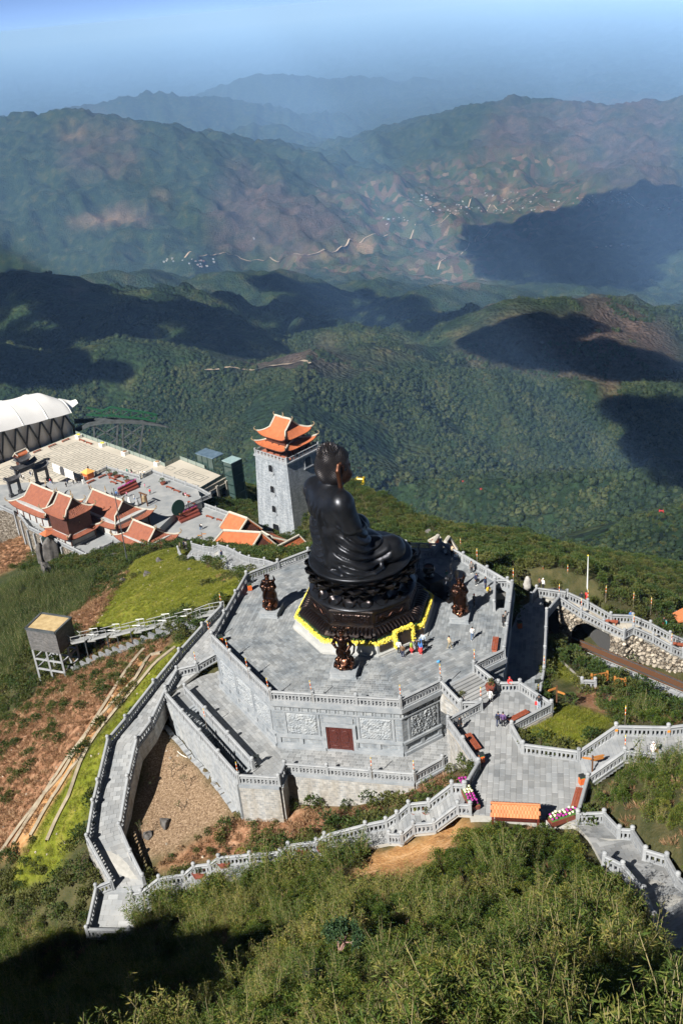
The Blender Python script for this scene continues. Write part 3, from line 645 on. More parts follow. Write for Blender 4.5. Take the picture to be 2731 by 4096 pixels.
# shared lotus petal of the frieze
pb=MB();pts=[]
for i in range(9):
 a=math.pi*i/8;pts.append((math.cos(a)*.38,.42+.2*math.sin(a)))
prof=[(-.38,0)]+pts[::-1]+[(.38,0)]
pb.add([(x,0,z)for x,z in prof]+[(x*.72,-.13,z*.8+.02)for x,z in prof]+[(x*.4,-.05,z*.62+.04)for x,z in prof],[(i,i+1,len(prof)+i+1,len(prof)+i)for i in range(len(prof)-1)]+[(len(prof)+i,len(prof)+i+1,2*len(prof)+i+1,2*len(prof)+i)for i in range(len(prof)-1)]+[tuple(range(2*len(prof),3*len(prof)))])
ME_PETAL=raw(pb,'frieze_petal',M_CARVE)
def relief(S,u0,u1,z0,z1,off,seed,parent,mt=M_CARVE,amp=.16,step=.07,name='relief_panel'):
 A,B,d,n,L=S;nu=int((u1-u0)/step);nz=int((z1-z0)/step);u=np.linspace(u0,u1,nu+1);z=np.linspace(z0,z1,nz+1);U,Z=np.meshgrid(u,z)
 w=fbm(U*1.3+seed,Z*1.3,seed,3)*2.2;a=np.sin(10*U+9*w)*np.cos(9.3*Z+10*w);h=np.clip(1.3*(np.abs(a)**.6)*(fbm(U*3,Z*3,seed+3,3)+.35),0,1.1)
 e=np.minimum(np.minimum(U-u0,u1-U),np.minimum(Z-z0,z1-Z));h=h*np.clip(e/.12,0,1)*amp
 X=A[0]+d[0]*U+n[0]*(off+h);Y=A[1]+d[1]*U+n[1]*(off+h);me=gridmesh(name,X,Y,Z,mt,True);me.flip_normals()if((n[0]*d[1]-n[1]*d[0])>0)else None
 o=link(name,me);o.parent=parent;o.location=-wloc(parent);return o
for k,spans in((0,[]),(1,[(1.1,4.3),(5.0,8.3),(9.0,12.3)]),(2,[(1.25,4.45),(8.95,12.2)]),(3,[(1.0,4.2)]),(4,[])):
 S=side(k);L=S[4];Lx=L if k!=3 else 4.75
 cnt=int(Lx/.92)
 for i in range(cnt):
  p=S[0]+S[2]*((i+.5)*Lx/cnt)+S[3]*.004;place('frieze_petal',ME_PETAL,tb,(p[0],p[1],-1.29),(0,0,math.atan2(S[2][1],S[2][0])),(Lx/cnt/.8,1,1))
 if not spans:continue
 for(u0,u1)in spans:
  b=MB();sbox(b,S,u0-.3,u0-.04,.002,.09,-4.4,-1.46);sbox(b,S,u1+.04,u1+.3,.002,.09,-4.4,-1.46);sbox(b,S,u0-.04,u1+.04,.002,.07,-1.62,-1.47);sbox(b,S,u0-.04,u1+.04,.002,.07,-4.4,-4.25);b.build('panel_frame',M_SMOOTH,tb)
 for i,(u0,u1)in enumerate(spans):relief(S,u0,u1,-4.24,-1.63,.02,2.7*k+i*5.1,tb)
 runs=[(0,5.2),(8.25,L)]if k==2 else[(0,Lx)]
 for u0,u1 in runs:
  b=MB();sbox(b,S,u0,u1,-.02,.26,-4.68,-4.402);b.build('sill_moulding',M_SMOOTH,tb)
  b=MB();sbox(b,S,u0,u1,-.02,.16,-5.66,-5.5);sbox(b,S,u0,u1,-.02,.34,LEDGE,-5.661)
  nn=max(1,int((u1-u0)/2.2))
  for i in range(nn+1):uu=u0+(u1-u0-.4)*i/nn;sbox(b,S,uu,uu+.4,.002,.14,-5.499,-4.681)
  b.build('base_course',M_SMOOTH,tb)
# carved double door in the front wall
S=side(2);DZ0,DZ1=LEDGE+.02,-2.95;u0,u1=5.35,8.15
dr=thing('carved_door','dark red carved double door in the front wall of the octagonal terrace','door',np.append(S[0]+S[2]*6.75,LEDGE))
b=MB();sbox(b,S,u0-.35,u0,.004,.22,DZ0,DZ1+.3);sbox(b,S,u1,u1+.35,.004,.22,DZ0,DZ1+.3);sbox(b,S,u0,u1,.004,.22,DZ1,DZ1+.3);sbox(b,S,u0-.1,u1+.1,.004,.1,DZ1+.5,DZ1+1.1);sbox(b,S,u0,u1,.004,.25,DZ0-.02,DZ0+.16);b.build('stone_surround',M_SMOOTH,dr)
M_DOOR=mat('carved_red_wood',(.05,.012,.01),.45,0,(.1,.022,.015),6,.6,40)
b=MB();sbox(b,S,u0,u0+.2,.002,.14,DZ0+.16,DZ1);sbox(b,S,u1-.2,u1,.002,.14,DZ0+.16,DZ1);sbox(b,S,u0+.2,u1-.2,.002,.14,DZ1-.18,DZ1);b.build('door_frame',M_DOOR,dr)
for i in(0,1):
 a=u0+.22+i*1.19;b=MB();sbox(b,S,a,a+1.16,.003,.06,DZ0+.16,DZ1-.19);lf=b.build('door_leaf',M_DOOR,dr)
 A,B_,d_,n_,L_=S
 for z0,z1,w in((DZ0+.85,DZ1-.35,.98),(DZ0+.28,DZ0+.7,.98)):
  P=[]
  for j in range(14):
   t=2*math.pi*j/14;uu=a+.58+.42*math.cos(t)*(1 if abs(math.cos(t))<.9 else .95);zz=(z0+z1)/2+(z1-z0)/2*.92*math.sin(t);q=A+d_*uu+n_*.062;P.append((q[0],q[1],zz))
  q2=[(p[0]+n_[0]*.045-(p[0]-np.mean([r[0]for r in P]))*.12,p[1]+n_[1]*.045-(p[1]-np.mean([r[1]for r in P]))*.12,p[2]-(p[2]-(z0+z1)/2)*.12)for p in P]
  MB().add(P+q2,[(j,(j+1)%14,14+(j+1)%14,14+j)for j in range(14)]+[tuple(range(14,28))]).build('carved_medallion',M_DOOR,lf)
# ------------------------------------------------------------------ balustrades of the terrace
def onside(k,u,z=0.0,r=RW+.12):A,B,d,n,L=side(k,r);p=A+d*u;return np.array([p[0],p[1],z])
RB=RW+.12;LB=side(0,RB)[4]
balustrade([octv(RB,0),octv(RB,1)],'grey stone balustrade on the left edge of the octagonal terrace, beside two orange bins')
balustrade([octv(RB,1),octv(RB,2)],'grey stone balustrade above the long left carved wall of the octagonal terrace')
balustrade([octv(RB,2),octv(RB,3)],'grey stone balustrade above the carved door of the octagonal terrace')
u4=4.95;u5=9.35
balustrade([octv(RB,3),onside(3,u4,r=RB)],'short grey stone balustrade above the small shaded carved panel')
balustrade([onside(3,u5,r=RB),octv(RB,4)],'short grey stone balustrade on the terrace edge right of the plaza steps')
balustrade([octv(RB,4),octv(RB,5)],'grey stone balustrade on the right terrace edge above the shaded lane')
balustrade([octv(RB,5),octv(RB,6)],'sunlit grey stone balustrade behind the visitors at the back right terrace edge')
c6=top(*k5(335,232),0,1.4);c7=top(*k5(-260,250),0,1.4)
balustrade([octv(RB,6),c6,c7],'shaded grey stone balustrade with a corner post behind the black crane figure')
balustrade([octv(RB,6)+(0,.5,-.6),octv(RB,7)+(0,.4,-.6)],'outer grey stone balustrade behind the statue with orange roof seen through it')
balustrade([octv(RB,7),octv(RB,0)],'grey stone balustrade at the back left terrace edge by the white floodlight')
# stairwell parapets and steps at the right
hz0=[np.array([h[0],h[1],0])for h in HOLE]
balustrade([hz0[0]+(-.1,-.3,0),hz0[3]+(-.1,.1,0),hz0[2]+(-.2,.1,0)],'pale stone parapet round the dark stair opening in the terrace floor')
stairs(hz0[0],hz0[1],hz0[2]+(0,0,-4.2),hz0[3]+(0,0,-4.2),18,'stone steps going down into the dark terrace opening',M_SMOOTH)
b=MB();w=[(0,3),(3,2),(2,1)]
for i,j in w:wall_run(b,[hz0[i]+(0,0,-.05),hz0[j]+(0,0,-.05)],-5.5,.2)
b.build('stairwell_wall',M_SMOOTH,tb)
# ------------------------------------------------------------------ lower ledge round the terrace
A1,A2,A3,A4,A5,A6=(top(664,2760,LEDGE),top(950,3085,LEDGE),top(1112,3094,LEDGE),top(1135.5,3039,LEDGE),top(1654,3079,LEDGE),top(1767,3016.7,LEDGE))
B1,B2=top(737,2733,LEDGE),top(1007,3027,LEDGE)
A7=A6+(A6-A5)*.5;A0=np.array([-20.0,97.6,LEDGE]);AF=octv(OR_,0,LEDGE)
V1f,V2f,V3f,V4f=[octv(RW-.3,k,LEDGE)for k in(1,2,3,4)]
D0,D1,D2,D3=(np.array([23.6,103.6,LEDGE]),np.array([20.7,92.0,LEDGE]),np.array([19.0,87.0,LEDGE]),np.array([17.4,84.4,LEDGE]))
polys=[[B1,B2,A3,V2f,V1f],[B2,A2,A3],[A3,A4,V2f],[A4,A5,V3f,V2f],[A5,A6,A7,V4f,V3f],[A1,B1,A0],[A0,B1,V1f],[A0,V1f,np.array([-15.6,99.3,LEDGE])]]
fl=MB()
for P in polys:fl.prism([p[:2]for p in P],LEDGE-.6,LEDGE-.03);CARVE.append(([p[:2]for p in P],LEDGE-.8))
lf=struct(fl.build('ledge_floor',M_MORT))
dl=(V2f-V1f);df=(V3f-V2f)
pave(lf,[[p[:2]for p in P]for P in polys],LEDGE,[math.atan2(dl[1],dl[0])]*2+[math.atan2(df[1],df[0])]*3+[math.atan2(dl[1],dl[0])]*3,.72,.4,M_SLABW,seed=8)
balustrade([A1,A2],'long grey stone balustrade along the top of the outer left stairway wall')
balustrade([A2,A3,A4],'short grey stone balustrade round the projecting corner over the brown garden')
balustrade([A4,A5,A6,A7],'grey stone balustrade of the lower ledge facing the carved door')
balustrade([B1,B2],'inner grey stone balustrade between the ledge and the sunken stairway')
# outer retaining walls
ow=thing('retaining_wall','tall weathered grey stone retaining wall with streaks below the ledge','wall',A2)
b=MB();wall_run(b,[A1-(0,0,.04),A2-(0,0,.04)],[-10.5,-11.8],.5,side=-.12);b.build('left_face',wallmat('smooth_ashlar',(.22,.24,.26),(.28,.3,.315),(.3,.31,.31),.9,.45,.45,.008,.25,stain=(.4,.395,.37)),ow)
b=MB();wall_run(b,[A2-(0,0,.04),A3-(0,0,.04),A4-(0,0,.04),A5-(0,0,.04),A7-(0,0,.04)],[-12.5,-12.5,-12,-10.5,-9.5],.5,side=0);b.build('front_face',M_WALLR,ow)
b=MB();wall_run(b,[A2+(0,0,-.02),A3+(0,0,-.02),A4+(0,0,-.02),A5+(0,0,-.02),A7+(0,0,-.02)],LEDGE-.28,.72,side=0);b.build('coping',M_SMOOTH,ow)
# sunken stairway between A1-A2 and B1-B2
da=(A2-A1)/np.linalg.norm(A2-A1);LA=np.linalg.norm(A2-A1)
s0,s1=.16,.60;q=lambda P,Q,t,z:np.append((P+(Q-P)*t)[:2],z)
stairs(q(A1,A2,s0,LEDGE),q(B1,B2,s0-.02,LEDGE),q(B1,B2,s1-.02,-9.6),q(A1,A2,s1,-9.6),20,'dark grey stone steps descending between the two left balustrades',M_SMOOTH)
b=MB();b.prism([q(A1,A2,0.02,0)[:2],q(B1,B2,0,0)[:2],q(B1,B2,s0-.02,0)[:2],q(A1,A2,s0,0)[:2]],LEDGE-.5,LEDGE);b.prism([q(A1,A2,s1,0)[:2],q(B1,B2,s1-.02,0)[:2],q(B1,B2,.97,0)[:2],q(A1,A2,.97,0)[:2]],-10.4,-9.6)
b.build('stair_landing',M_SLABW,lf)
CARVE.append(([A1[:2],A2[:2],B2[:2],B1[:2]],-10.6))
b=MB();wall_run(b,[B1-(0,0,.03),B2-(0,0,.03)],-10.4,.35);wall_run(b,[q(A1,A2,.97,LEDGE-.03),q(B1,B2,.97,LEDGE-.03)],-10.4,.3);b.build('stairwell_wall',M_SMOOTH,lf)
# ------------------------------------------------------------------ left path
PL=[top(*c,z)for c,z in[(kD(1385,90),-3.4),(kD(1265,215),-4.1),(kD(1120,375),-5),(kD(960,570),-6),(kD(783,795),-7),(kD(672,925),-7.6),(kG(268,158),-9),(kG(240,275),-9.9),(kG(207,475),-11.2),(kG(345,725),-13)]]
PR0=[top(*c,z)for c,z in[(kD(1105,490),-5.4),(kD(1035,610),-6.0),(kD(940,810),-7),(kD(850,930),-7.6),(kD(795,1170),-9),(kD(745,1470),-11.2),(kG(455,560),-12.1),(kG(525,700),-13)]]
ra=octv(RW+.1,0,-3.4)+(.4,-1,0);rb=np.array([-15.9,99.2,-4.6]);rc=np.array([-18.4,98.0,-5.2])
strip_floor('left_path',[PL[0],PL[1],PL[2],PL[3],PL[4],PL[5],PL[6],PL[8],PL[9]],[ra,np.array([-15.0,102.4,-4.1]),rc,PR0[1],PR0[2],PR0[3],PR0[4],PR0[5],PR0[7]],M_SLABW,rows=.5,cols=4)
balustrade(PL[:6],'dark grey stone balustrade on the outer side of the upper left path')
balustrade(PL[5:10],'sunlit grey stone balustrade on the outer side of the lower left path')
balustrade([rb,rc],'short stone balustrade beside the left corner of the octagonal terrace')
balustrade([PR0[0],PR0[1]],'short dark stone balustrade where the left path meets the stairway head')
balustrade([PR0[1],PR0[2],PR0[3],PR0[4],PR0[5]],'grey stone balustrade between the left path and the brown garden')
balustrade([PR0[5],PR0[6],PR0[7]],'plain grey stone parapet at the shaded foot of the left path')
balustrade([rc,PR0[0]],'low pale railing across the head of the ledge beside the left path')
b=MB();wall_run(b,PL,[p[2]-3.0 for p in PL],.4,side=0);
b2=[p-(0,0,.04)for p in PR0];wall_run(b,b2,[p[2]-2.0 for p in PR0],.4)
tag(b.build('path_retaining_wall',M_WALLR),'low weathered stone wall carrying the left path','wall')
g1,g2=top(*kG(258,760),-13.4),top(*kG(205,1000),-15.0);g3=g1+(4.2,-.4,0);g4=g2+(4.2,-.6,0)
stairs(PL[9]+(.2,0,0),PR0[7],g3,g1,4,'shaded grey stone steps at the foot of the left path')
strip_floor('lower_landing',[g1,g2],[g3,g4],M_SLABW,rows=.5,cols=4,seed=9,maxn=60)
balustrade([PL[9],g1,g2,g4],'grey stone balustrade round the lowest landing of the left path')
# ------------------------------------------------------------------ low stair path along the front
LPa=[top(*c,z)for c,z in[(kG(460,800),-13.3),(kG(515,790),-13.2),(kG(618,710),-11.8),(kG(757,690),-11.6),(kG(815,640),-10.6),(kG(905,630),-10.4),(kG(957,592),-9.6),(kG(1135,575),-9.2),(kG(1310,560),-8.7),(kG(1355,522),-7.9),(kG(1515,500),-7.4),(kG(1562,465),-6.6),((1459,3283),-5.8),((1541,3266),-5.5),((1585,3240),-4.7),((1632,3200),-3.9),((1712,3192),-3.7),((1805,3120),-1.5),((1854,3122),-1.3)]]
LPb=[p+(.15,-1.7-(.9 if i>13 else 0),0)for i,p in enumerate(LPa)]
strip_floor('front_stair_path',LPb,LPa,M_SLABW,rows=.42,cols=3,seed=12,maxn=200)
balustrade(LPa,'long stepped grey stone balustrade zigzagging up from the lowest landing to the plaza',sub=False)
balustrade([LPb[i]for i in(13,14,15,16,17,18)],'short front balustrade of the stepped path beside the orange earth bank',sub=False)
# ------------------------------------------------------------------ right plaza
Z=PLAZA;pl={k:top(*c,Z)for k,c in dict(a=(1791,2860),b=(1850,2942),c=(1912,3030),d=(1858,3122),e=(2310,3234),f=(2350,3090),g=(2314,2990),h=(2090,2961),i=(2045,2881),j=(2204,2797),k=(2078,2714),l=(1991,2716),m=(1922,2790),n=(1842,2793)).items()}
pl['x']=LPb[-1]*1.0;pl['x'][2]=Z
V4a,V4b=onside(3,u4,r=RB),onside(3,u5,r=RB)
polys=[[pl['a'],pl['b'],pl['i'],pl['m']],[pl['m'],pl['i'],pl['j'],pl['l']],[pl['l'],pl['j'],pl['k']],[pl['b'],pl['c'],pl['h'],pl['i']],[pl['c'],pl['d'],pl['x'],pl['e'],pl['f'],pl['g'],pl['h']],[pl['n'],pl['m'],pl['l']]]
fl=MB()
for P in polys:fl.prism([p[:2]for p in P],Z-1.2,Z-.03);CARVE.append(([p[:2]for p in P],Z-.5))
pf=struct(fl.build('plaza_floor',M_MORT));dd=pl['g']-pl['c'];rz=math.atan2(dd[1],dd[0])+1.35
pave(pf,[[p[:2]for p in P]for P in polys],Z,rz,.85,.52,M_SLABW,seed=21)
stairs(V4a,V4b,pl['l'],pl['n'],8,'broad pale stone steps from the terrace down to the right plaza',M_SLABW,extra=1.2)
balustrade([V4a,pl['n']],'sloping stone balustrade on the left of the plaza steps above the dark passage',sub=False)
balustrade([V4b,pl['l']],'sloping stone balustrade on the right of the plaza steps by the hanging planter',sub=False)
balustrade([pl['n'],pl['m']],'low pale stone railing beside a planter at the foot of the plaza steps')
balustrade([pl['m'],pl['a']],'stone balustrade over the dark passage at the left plaza corner')
balustrade([pl['a'],pl['b'],pl['c']],'stone balustrade on top of the pale plaza wall beside a red bench')
balustrade([pl['c'],pl['d']],'stone balustrade at the front left of the plaza by the magenta flowers')
balustrade([pl['l'],pl['k']],'stone balustrade where a person in red leans by the plaza steps')
balustrade([pl['k'],pl['j']],'stone balustrade between the plaza and the shaded lane')
balustrade([pl['j'],pl['i']],'stone balustrade behind a bench at the round planting bed')
balustrade([pl['i'],pl['h'],pl['g']],'pale stone balustrade along the front of the round planting bed')
balustrade([pl['f'],pl['e']],'stone balustrade behind the bench at the right plaza edge')
b=MB();wall_run(b,[pl[k]-(0,0,.04)for k in 'mabcd'],LEDGE-2.5,.45);b.build('plaza_wall',M_WALLR,pf)
b=MB();wall_run(b,[pl[k]-(0,0,.04)for k in 'lkjihg'],Z-1.6,.4);wall_run(b,[pl['k']-(0,0,.04),pl['j']-(0,0,.04)],LEDGE-.5,.4,side=.1);b.build('plaza_edge_wall',M_WALLR,pf)
wall=MB();wall_run(wall,[V4a-(0,0,.35),pl['n']-(0,0,.2)],Z-1.4,.35);wall_run(wall,[V4b-(0,0,.35),pl['l']-(0,0,.2)],LEDGE-.3,.35);wall.build('step_wall',M_WALLR,pf)
# steps up to the right and their landing
r1=top(2463,2888,.35);r2=top(2673,2892,.35);r3=r2+(6,.3,0);s1_=top(2498,2986,.35);s2_=top(2640,3000,.35);s3_=s2_+(6,0,0)
stairs(pl['g'],pl['f'],s1_,r1,10,'grey stone steps rising from the plaza towards the right frame edge',M_RAIL)
strip_floor('right_landing',[s1_,s3_],[r1,r3],M_SLABW,rows=.6,cols=5,seed=31,maxn=60)
balustrade([pl['g'],r1,r2,r3],'pale stone balustrade with orange plaques behind the right steps',sub=False)
balustrade([pl['f'],s1_,s2_,s3_],'pale stone balustrade in front of the right landing by a person in white',sub=False)
M_PLAQ=mat('orange_plaque',(.6,.22,.02),.5)
for p in(r1,r2):tag(MB().box((p[0],p[1]-.17,.95),(.26,.04,.22)).build('plaque',M_PLAQ),'small orange plaque on the %s post of the right landing balustrade'%('corner' if p is r1 else 'far right'),'plaque')
# stair path climbing at bottom right
RPa=[top(*c,z)for c,z in[(kF(985,745),-1.3),(kF(1130,740),-1.2),(kF(1215,830),-.4),(kF(1288,835),-.2),(kF(1360,945),.9),(kF(1478,980),1.3),(kF(1540,1090),2.4),((2760,3530),3.4),((2830,3680),5.2),((2900,3850),7.5)]]
RPb=[at(*c,z)for c,z in[(kF(945,830),-1.3),(kF(985,845),-1.2),(kF(1040,900),-.4),(kF(1075,960),-.2),(kF(1130,1060),.9),(kF(1230,1110),1.3),(kF(1345,1250),2.4),(kF(1400,1400),3.4),(kF(1440,1560),5.2),((2690,3990),7.5)]]
strip_floor('summit_stair_path',RPb,RPa,M_SLABW,rows=.5,cols=4,seed=41)
balustrade(RPa,'white stone balustrade with round finials on the stair path at bottom right',sub=False)
balustrade([RPb[i]for i in(4,5,6,7,8)],'shaded inner balustrade of the stair path at bottom right half hidden by bamboo',sub=False)
# ------------------------------------------------------------------ shaded lane right of the terrace
V4g,V5g=octv(RW-.3,4,LEDGE),octv(RW-.3,5,LEDGE);E0=np.array([24.2,109.0,LEDGE]);E1=octv(RW+.6,5,LEDGE)+(1.5,5.5,0)
polys=[[A7,D3,V4g],[V4g,D3,D2,D1,D0,V5g],[V5g,D0,E0,E1]]
fl=MB()
for P in polys:fl.prism([p[:2]for p in P],LEDGE-.6,LEDGE-.03);CARVE.append(([p[:2]for p in P],LEDGE-.7))
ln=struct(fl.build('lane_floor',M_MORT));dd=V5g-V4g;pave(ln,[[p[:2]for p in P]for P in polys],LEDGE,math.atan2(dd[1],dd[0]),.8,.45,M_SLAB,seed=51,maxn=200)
balustrade([D2,D1,D0],'sunlit stone parapet on the outer side of the shaded lane')
b=MB();wall_run(b,[D3,D2,D1,D0],LEDGE-3,.4);b.build('lane_wall',M_WALLR,ln)
WN=[top(*k7(x,y),z)for x,y,z in[(335,550,-6.3),(555,690,-8),(780,805,-9.2),(985,900,-10.2),(1075,855,-10.2),(1270,940,-11.5),(1450,1040,-12.7),(1568,1090,-13.6),(1760,1180,-15)]]
WF=[top(*k7(x,y),z)for x,y,z in[(110,470,-6.1),(415,510,-6.8),(620,605,-8),(850,735,-9.5),(1070,745,-10),(1245,820,-11),(1440,925,-12.3),(1580,985,-13.4),(1760,1080,-15)]]
M_TAN=mat('walkway_stone',(.36,.33,.27),.8,0,(.47,.43,.36),.5,.3,9,rand=.15,coord='World')
strip_floor('walkway_floor',WN[:],WF[:],M_TAN,rows=.6,cols=3,seed=61,maxn=160)
balustrade([D0,WN[0]],'stone balustrade joining the shaded lane to the descending walkway')
balustrade(WN,'stone balustrade on the near side of the walkway above the rubble wall',sub=False)
balustrade([E1+(1.6,1.0,.0),WF[0]]+WF[1:],'stone balustrade on the far side of the descending walkway',sub=False)
# rubble wall with the track tunnel
rw=thing('rubble_wall','brown rubble stone wall with an arched track tunnel under the walkway','wall',WN[2])
dW=WN[3]-WN[0];
def wallp(t,z,o=0.0):
 """point on the near wall face by distance t along WN"""
 acc=0
 for i in range(len(WN)-1):
  L=np.linalg.norm((WN[i+1]-WN[i])[:2])
  if t<=acc+L or i==len(WN)-2:
   f=(t-acc)/L;p=WN[i]+(WN[i+1]-WN[i])*f;d=(WN[i+1]-WN[i])[:2]/L;n=np.array([d[1],-d[0]]);return np.array([p[0]+n[0]*o,p[1]+n[1]*o,p[2]if z is None else z])
  acc+=L
TW=sum(np.linalg.norm((WN[i+1]-WN[i])[:2])for i in range(len(WN)-1))
t0,t1=1.5,6.4;ztop,zfl=-9.2,-13.0
b=MB()
def arch(t):
 if t<=t0 or t>=t1:return None
 u=(t-(t0+t1)/2)/((t1-t0)/2);return zfl+2.6+1.7*math.sqrt(max(0,1-u*u))
ts=np.unique(np.concatenate([np.linspace(0,TW,60),np.linspace(t0,t1,15)]))
for i in range(len(ts)-1):
 a,c=ts[i],ts[i+1];pa,pc=wallp(a,None),wallp(c,None);h0=arch((a+c)/2)
 za=zc=-17.5
 if h0 is not None:za=arch(a)or zfl+2.6;zc=arch(c)or zfl+2.6
 pa2,pc2=wallp(a,None,-.8),wallp(c,None,-.8);zt0,zt1=pa[2]-.1,pc[2]-.1
 b.prism([pa[:2],pc[:2],pc2[:2],pa2[:2]],[min(za,zt0-.3),min(zc,zt1-.3),min(zc,zt1-.3),min(za,zt0-.3)],[zt0,zt1,zt1,zt0])
b.build('wall_core',M_RUBC,rw)
# single rubble stones proud of the face
def stone_mesh(seed):
 rg=random.Random(seed);q=MB();q.ball((0,0,0),1,7,0,(1,1,.8));V=[(x*rg.uniform(.75,1.15),y*rg.uniform(.75,1.15),z*rg.uniform(.75,1.15))for x,y,z in q.v];q.v=V;return raw(q,'rubble_stone',M_RUB)
STN=[stone_mesh(i)for i in range(6)];rg=random.Random(4);cnt=0;rest=MB()
for i in range(760):
 t=rg.uniform(0.1,min(TW,19));top_=wallp(t,None)[2]-.25;z=top_-rg.random()**1.2*6.2;h0=arch(t)
 if h0 is not None and z<h0+.25:continue
 p=wallp(t,z,.02);s=rg.uniform(.16,.33)
 place('rubble_stone',STN[i%6],rw,p,(rg.uniform(-.4,.4),rg.uniform(-.4,.4),rg.uniform(0,6)),(s,s,s*.85));cnt+=1
 if cnt>=300:break
# tunnel lining and closed back, near-black colour standing in for tunnel shade
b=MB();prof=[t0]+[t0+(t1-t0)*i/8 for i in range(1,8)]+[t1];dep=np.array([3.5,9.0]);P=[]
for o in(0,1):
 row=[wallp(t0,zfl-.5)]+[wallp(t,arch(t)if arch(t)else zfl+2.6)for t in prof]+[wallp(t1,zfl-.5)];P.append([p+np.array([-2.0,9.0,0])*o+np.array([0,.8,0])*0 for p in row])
b.grid(P);r2=P[1];b.add(r2,[tuple(range(len(r2)))]);b.build('tunnel_lining',mat('tunnel_painted_shade',(.05,.05,.05),.9),rw)
CARVE.append(([wallp(max(0,t0-1.4),0,2.6)[:2],wallp(t1+1.4,0,2.6)[:2],(wallp(t1+2,0)+(-2,10,0))[:2],(wallp(0,0)+(-3,10,0))[:2]],zfl-.5))
# ------------------------------------------------------------------ stairs behind the terrace down to the temples
BF=[top(*kS(x,y),z)for x,y,z in[(240,515,-27.5),(375,550,-24.5),(485,562,-22.5),(535,530,-20.5),(645,560,-19),(720,595,-17.8),(785,635,-16.6),(885,670,-15),(1055,695,-13.4),(1205,745,-12),(1400,700,-10)]]
BN=[top(*kS(x,y),z)for x,y,z in[(130,662,-26.5),(250,652,-25),(320,668,-23.6),(440,640,-21.5),(515,672,-19.8),(595,735,-17.4),(690,768,-15.6),(870,803,-13.6),(960,830,-12.6),(1100,800,-11.5)]]
strip_floor('temple_stair_path',[BN[0],BN[1],BN[2],BN[3],BN[4],BN[5],BN[6],BN[7],BN[9]],[BF[0],BF[0]*.5+BF[1]*.5,BF[1],BF[2],BF[3],BF[5],BF[7],BF[8],BF[10]],M_SLABW,rows=.7,cols=5,seed=71,maxn=120)
balustrade(BF,'far balustrade of the zigzag stairs descending to the temple courtyard',sub=False)
balustrade([top(*kS(85,568),-27.5)]+BN,'near balustrade of the zigzag stairs above the green grassy bank',sub=False)
b=MB();wall_run(b,[p-(0,0,.04)for p in BN],[p[2]-2.2 for p in BN],.4);tag(b.build('bank_wall',M_CONC),'rough tan retaining wall under the zigzag temple stairs','wall')
# corridor of the funicular track, cut into the slope
T0,T1=at(*k7(430,1100),zfl+.2),at(*k7(1700,1640),-5.5);td=(T1-T0)/np.linalg.norm(T1-T0);tn=np.array([-td[1],td[0],0]);tn/=np.linalg.norm(tn);T0=T0-td*7
_hl=(T1-T0)[:2];_h2=_hl@_hl
CARVE.append(([(T0-tn*1.6)[:2],(T1-tn*1.6)[:2],(T1+tn*2.9)[:2],(T0+tn*2.9)[:2]],lambda x,y:T0[2]+(T1[2]-T0[2])*np.clip(((x-T0[0])*_hl[0]+(y-T0[1])*_hl[1])/_h2,0,1)-.25))
# ------------------------------------------------------------------ sculpting: distance fields turned into one continuous surface
def snet(F,o,h):
 nx,ny,nz=F.shape;S=F<0;c=np.zeros((nx-1,ny-1,nz-1),np.int8)
 for i in(0,1):
  for j in(0,1):
   for k in(0,1):c+=S[i:nx-1+i,j:ny-1+j,k:nz-1+k]
 act=(c>0)&(c<8);I=np.argwhere(act);idx=-np.ones(act.shape,np.int64);idx[act]=np.arange(len(I));acc=np.zeros((len(I),3));cnt=np.zeros(len(I))
 cor=[(i,j,k)for i in(0,1)for j in(0,1)for k in(0,1)];val={q:F[I[:,0]+q[0],I[:,1]+q[1],I[:,2]+q[2]]for q in cor}
 for a in cor:
  for ax in range(3):
   if a[ax]==0:
    b=list(a);b[ax]=1;b=tuple(b);fa,fb=val[a],val[b];m=(fa<0)!=(fb<0);t=np.where(m,fa/np.where(fa==fb,1,fa-fb),0)
    p=np.array(a,float)[None]+t[:,None]*(np.array(b,float)-np.array(a,float))[None];acc[m]+=p[m];cnt[m]+=1
 V=(I+acc/cnt[:,None])*h+np.array(o);Q=[]
 for ax in range(3):
  sl0=[slice(1,-1)]*3;sl1=[slice(1,-1)]*3;sl0[ax]=slice(0,-1);sl1[ax]=slice(1,None);a,b=S[tuple(sl0)],S[tuple(sl1)];E=np.argwhere(a!=b)
  if not len(E):continue
  off=np.array([1,1,1]);off[ax]=0;G=E+off;u,w=[x for x in range(3)if x!=ax];e=lambda du,dw:tuple((G-np.eye(3,dtype=int)[u]*du-np.eye(3,dtype=int)[w]*dw).T)
  q=np.stack([idx[e(1,1)],idx[e(0,1)],idx[e(0,0)],idx[e(1,0)]],1);ins=a[tuple(E.T)];fl=ins if ax!=1 else~ins;q=np.where(fl[:,None],q,q[:,::-1]);Q.append(q)
 return V,np.concatenate(Q)
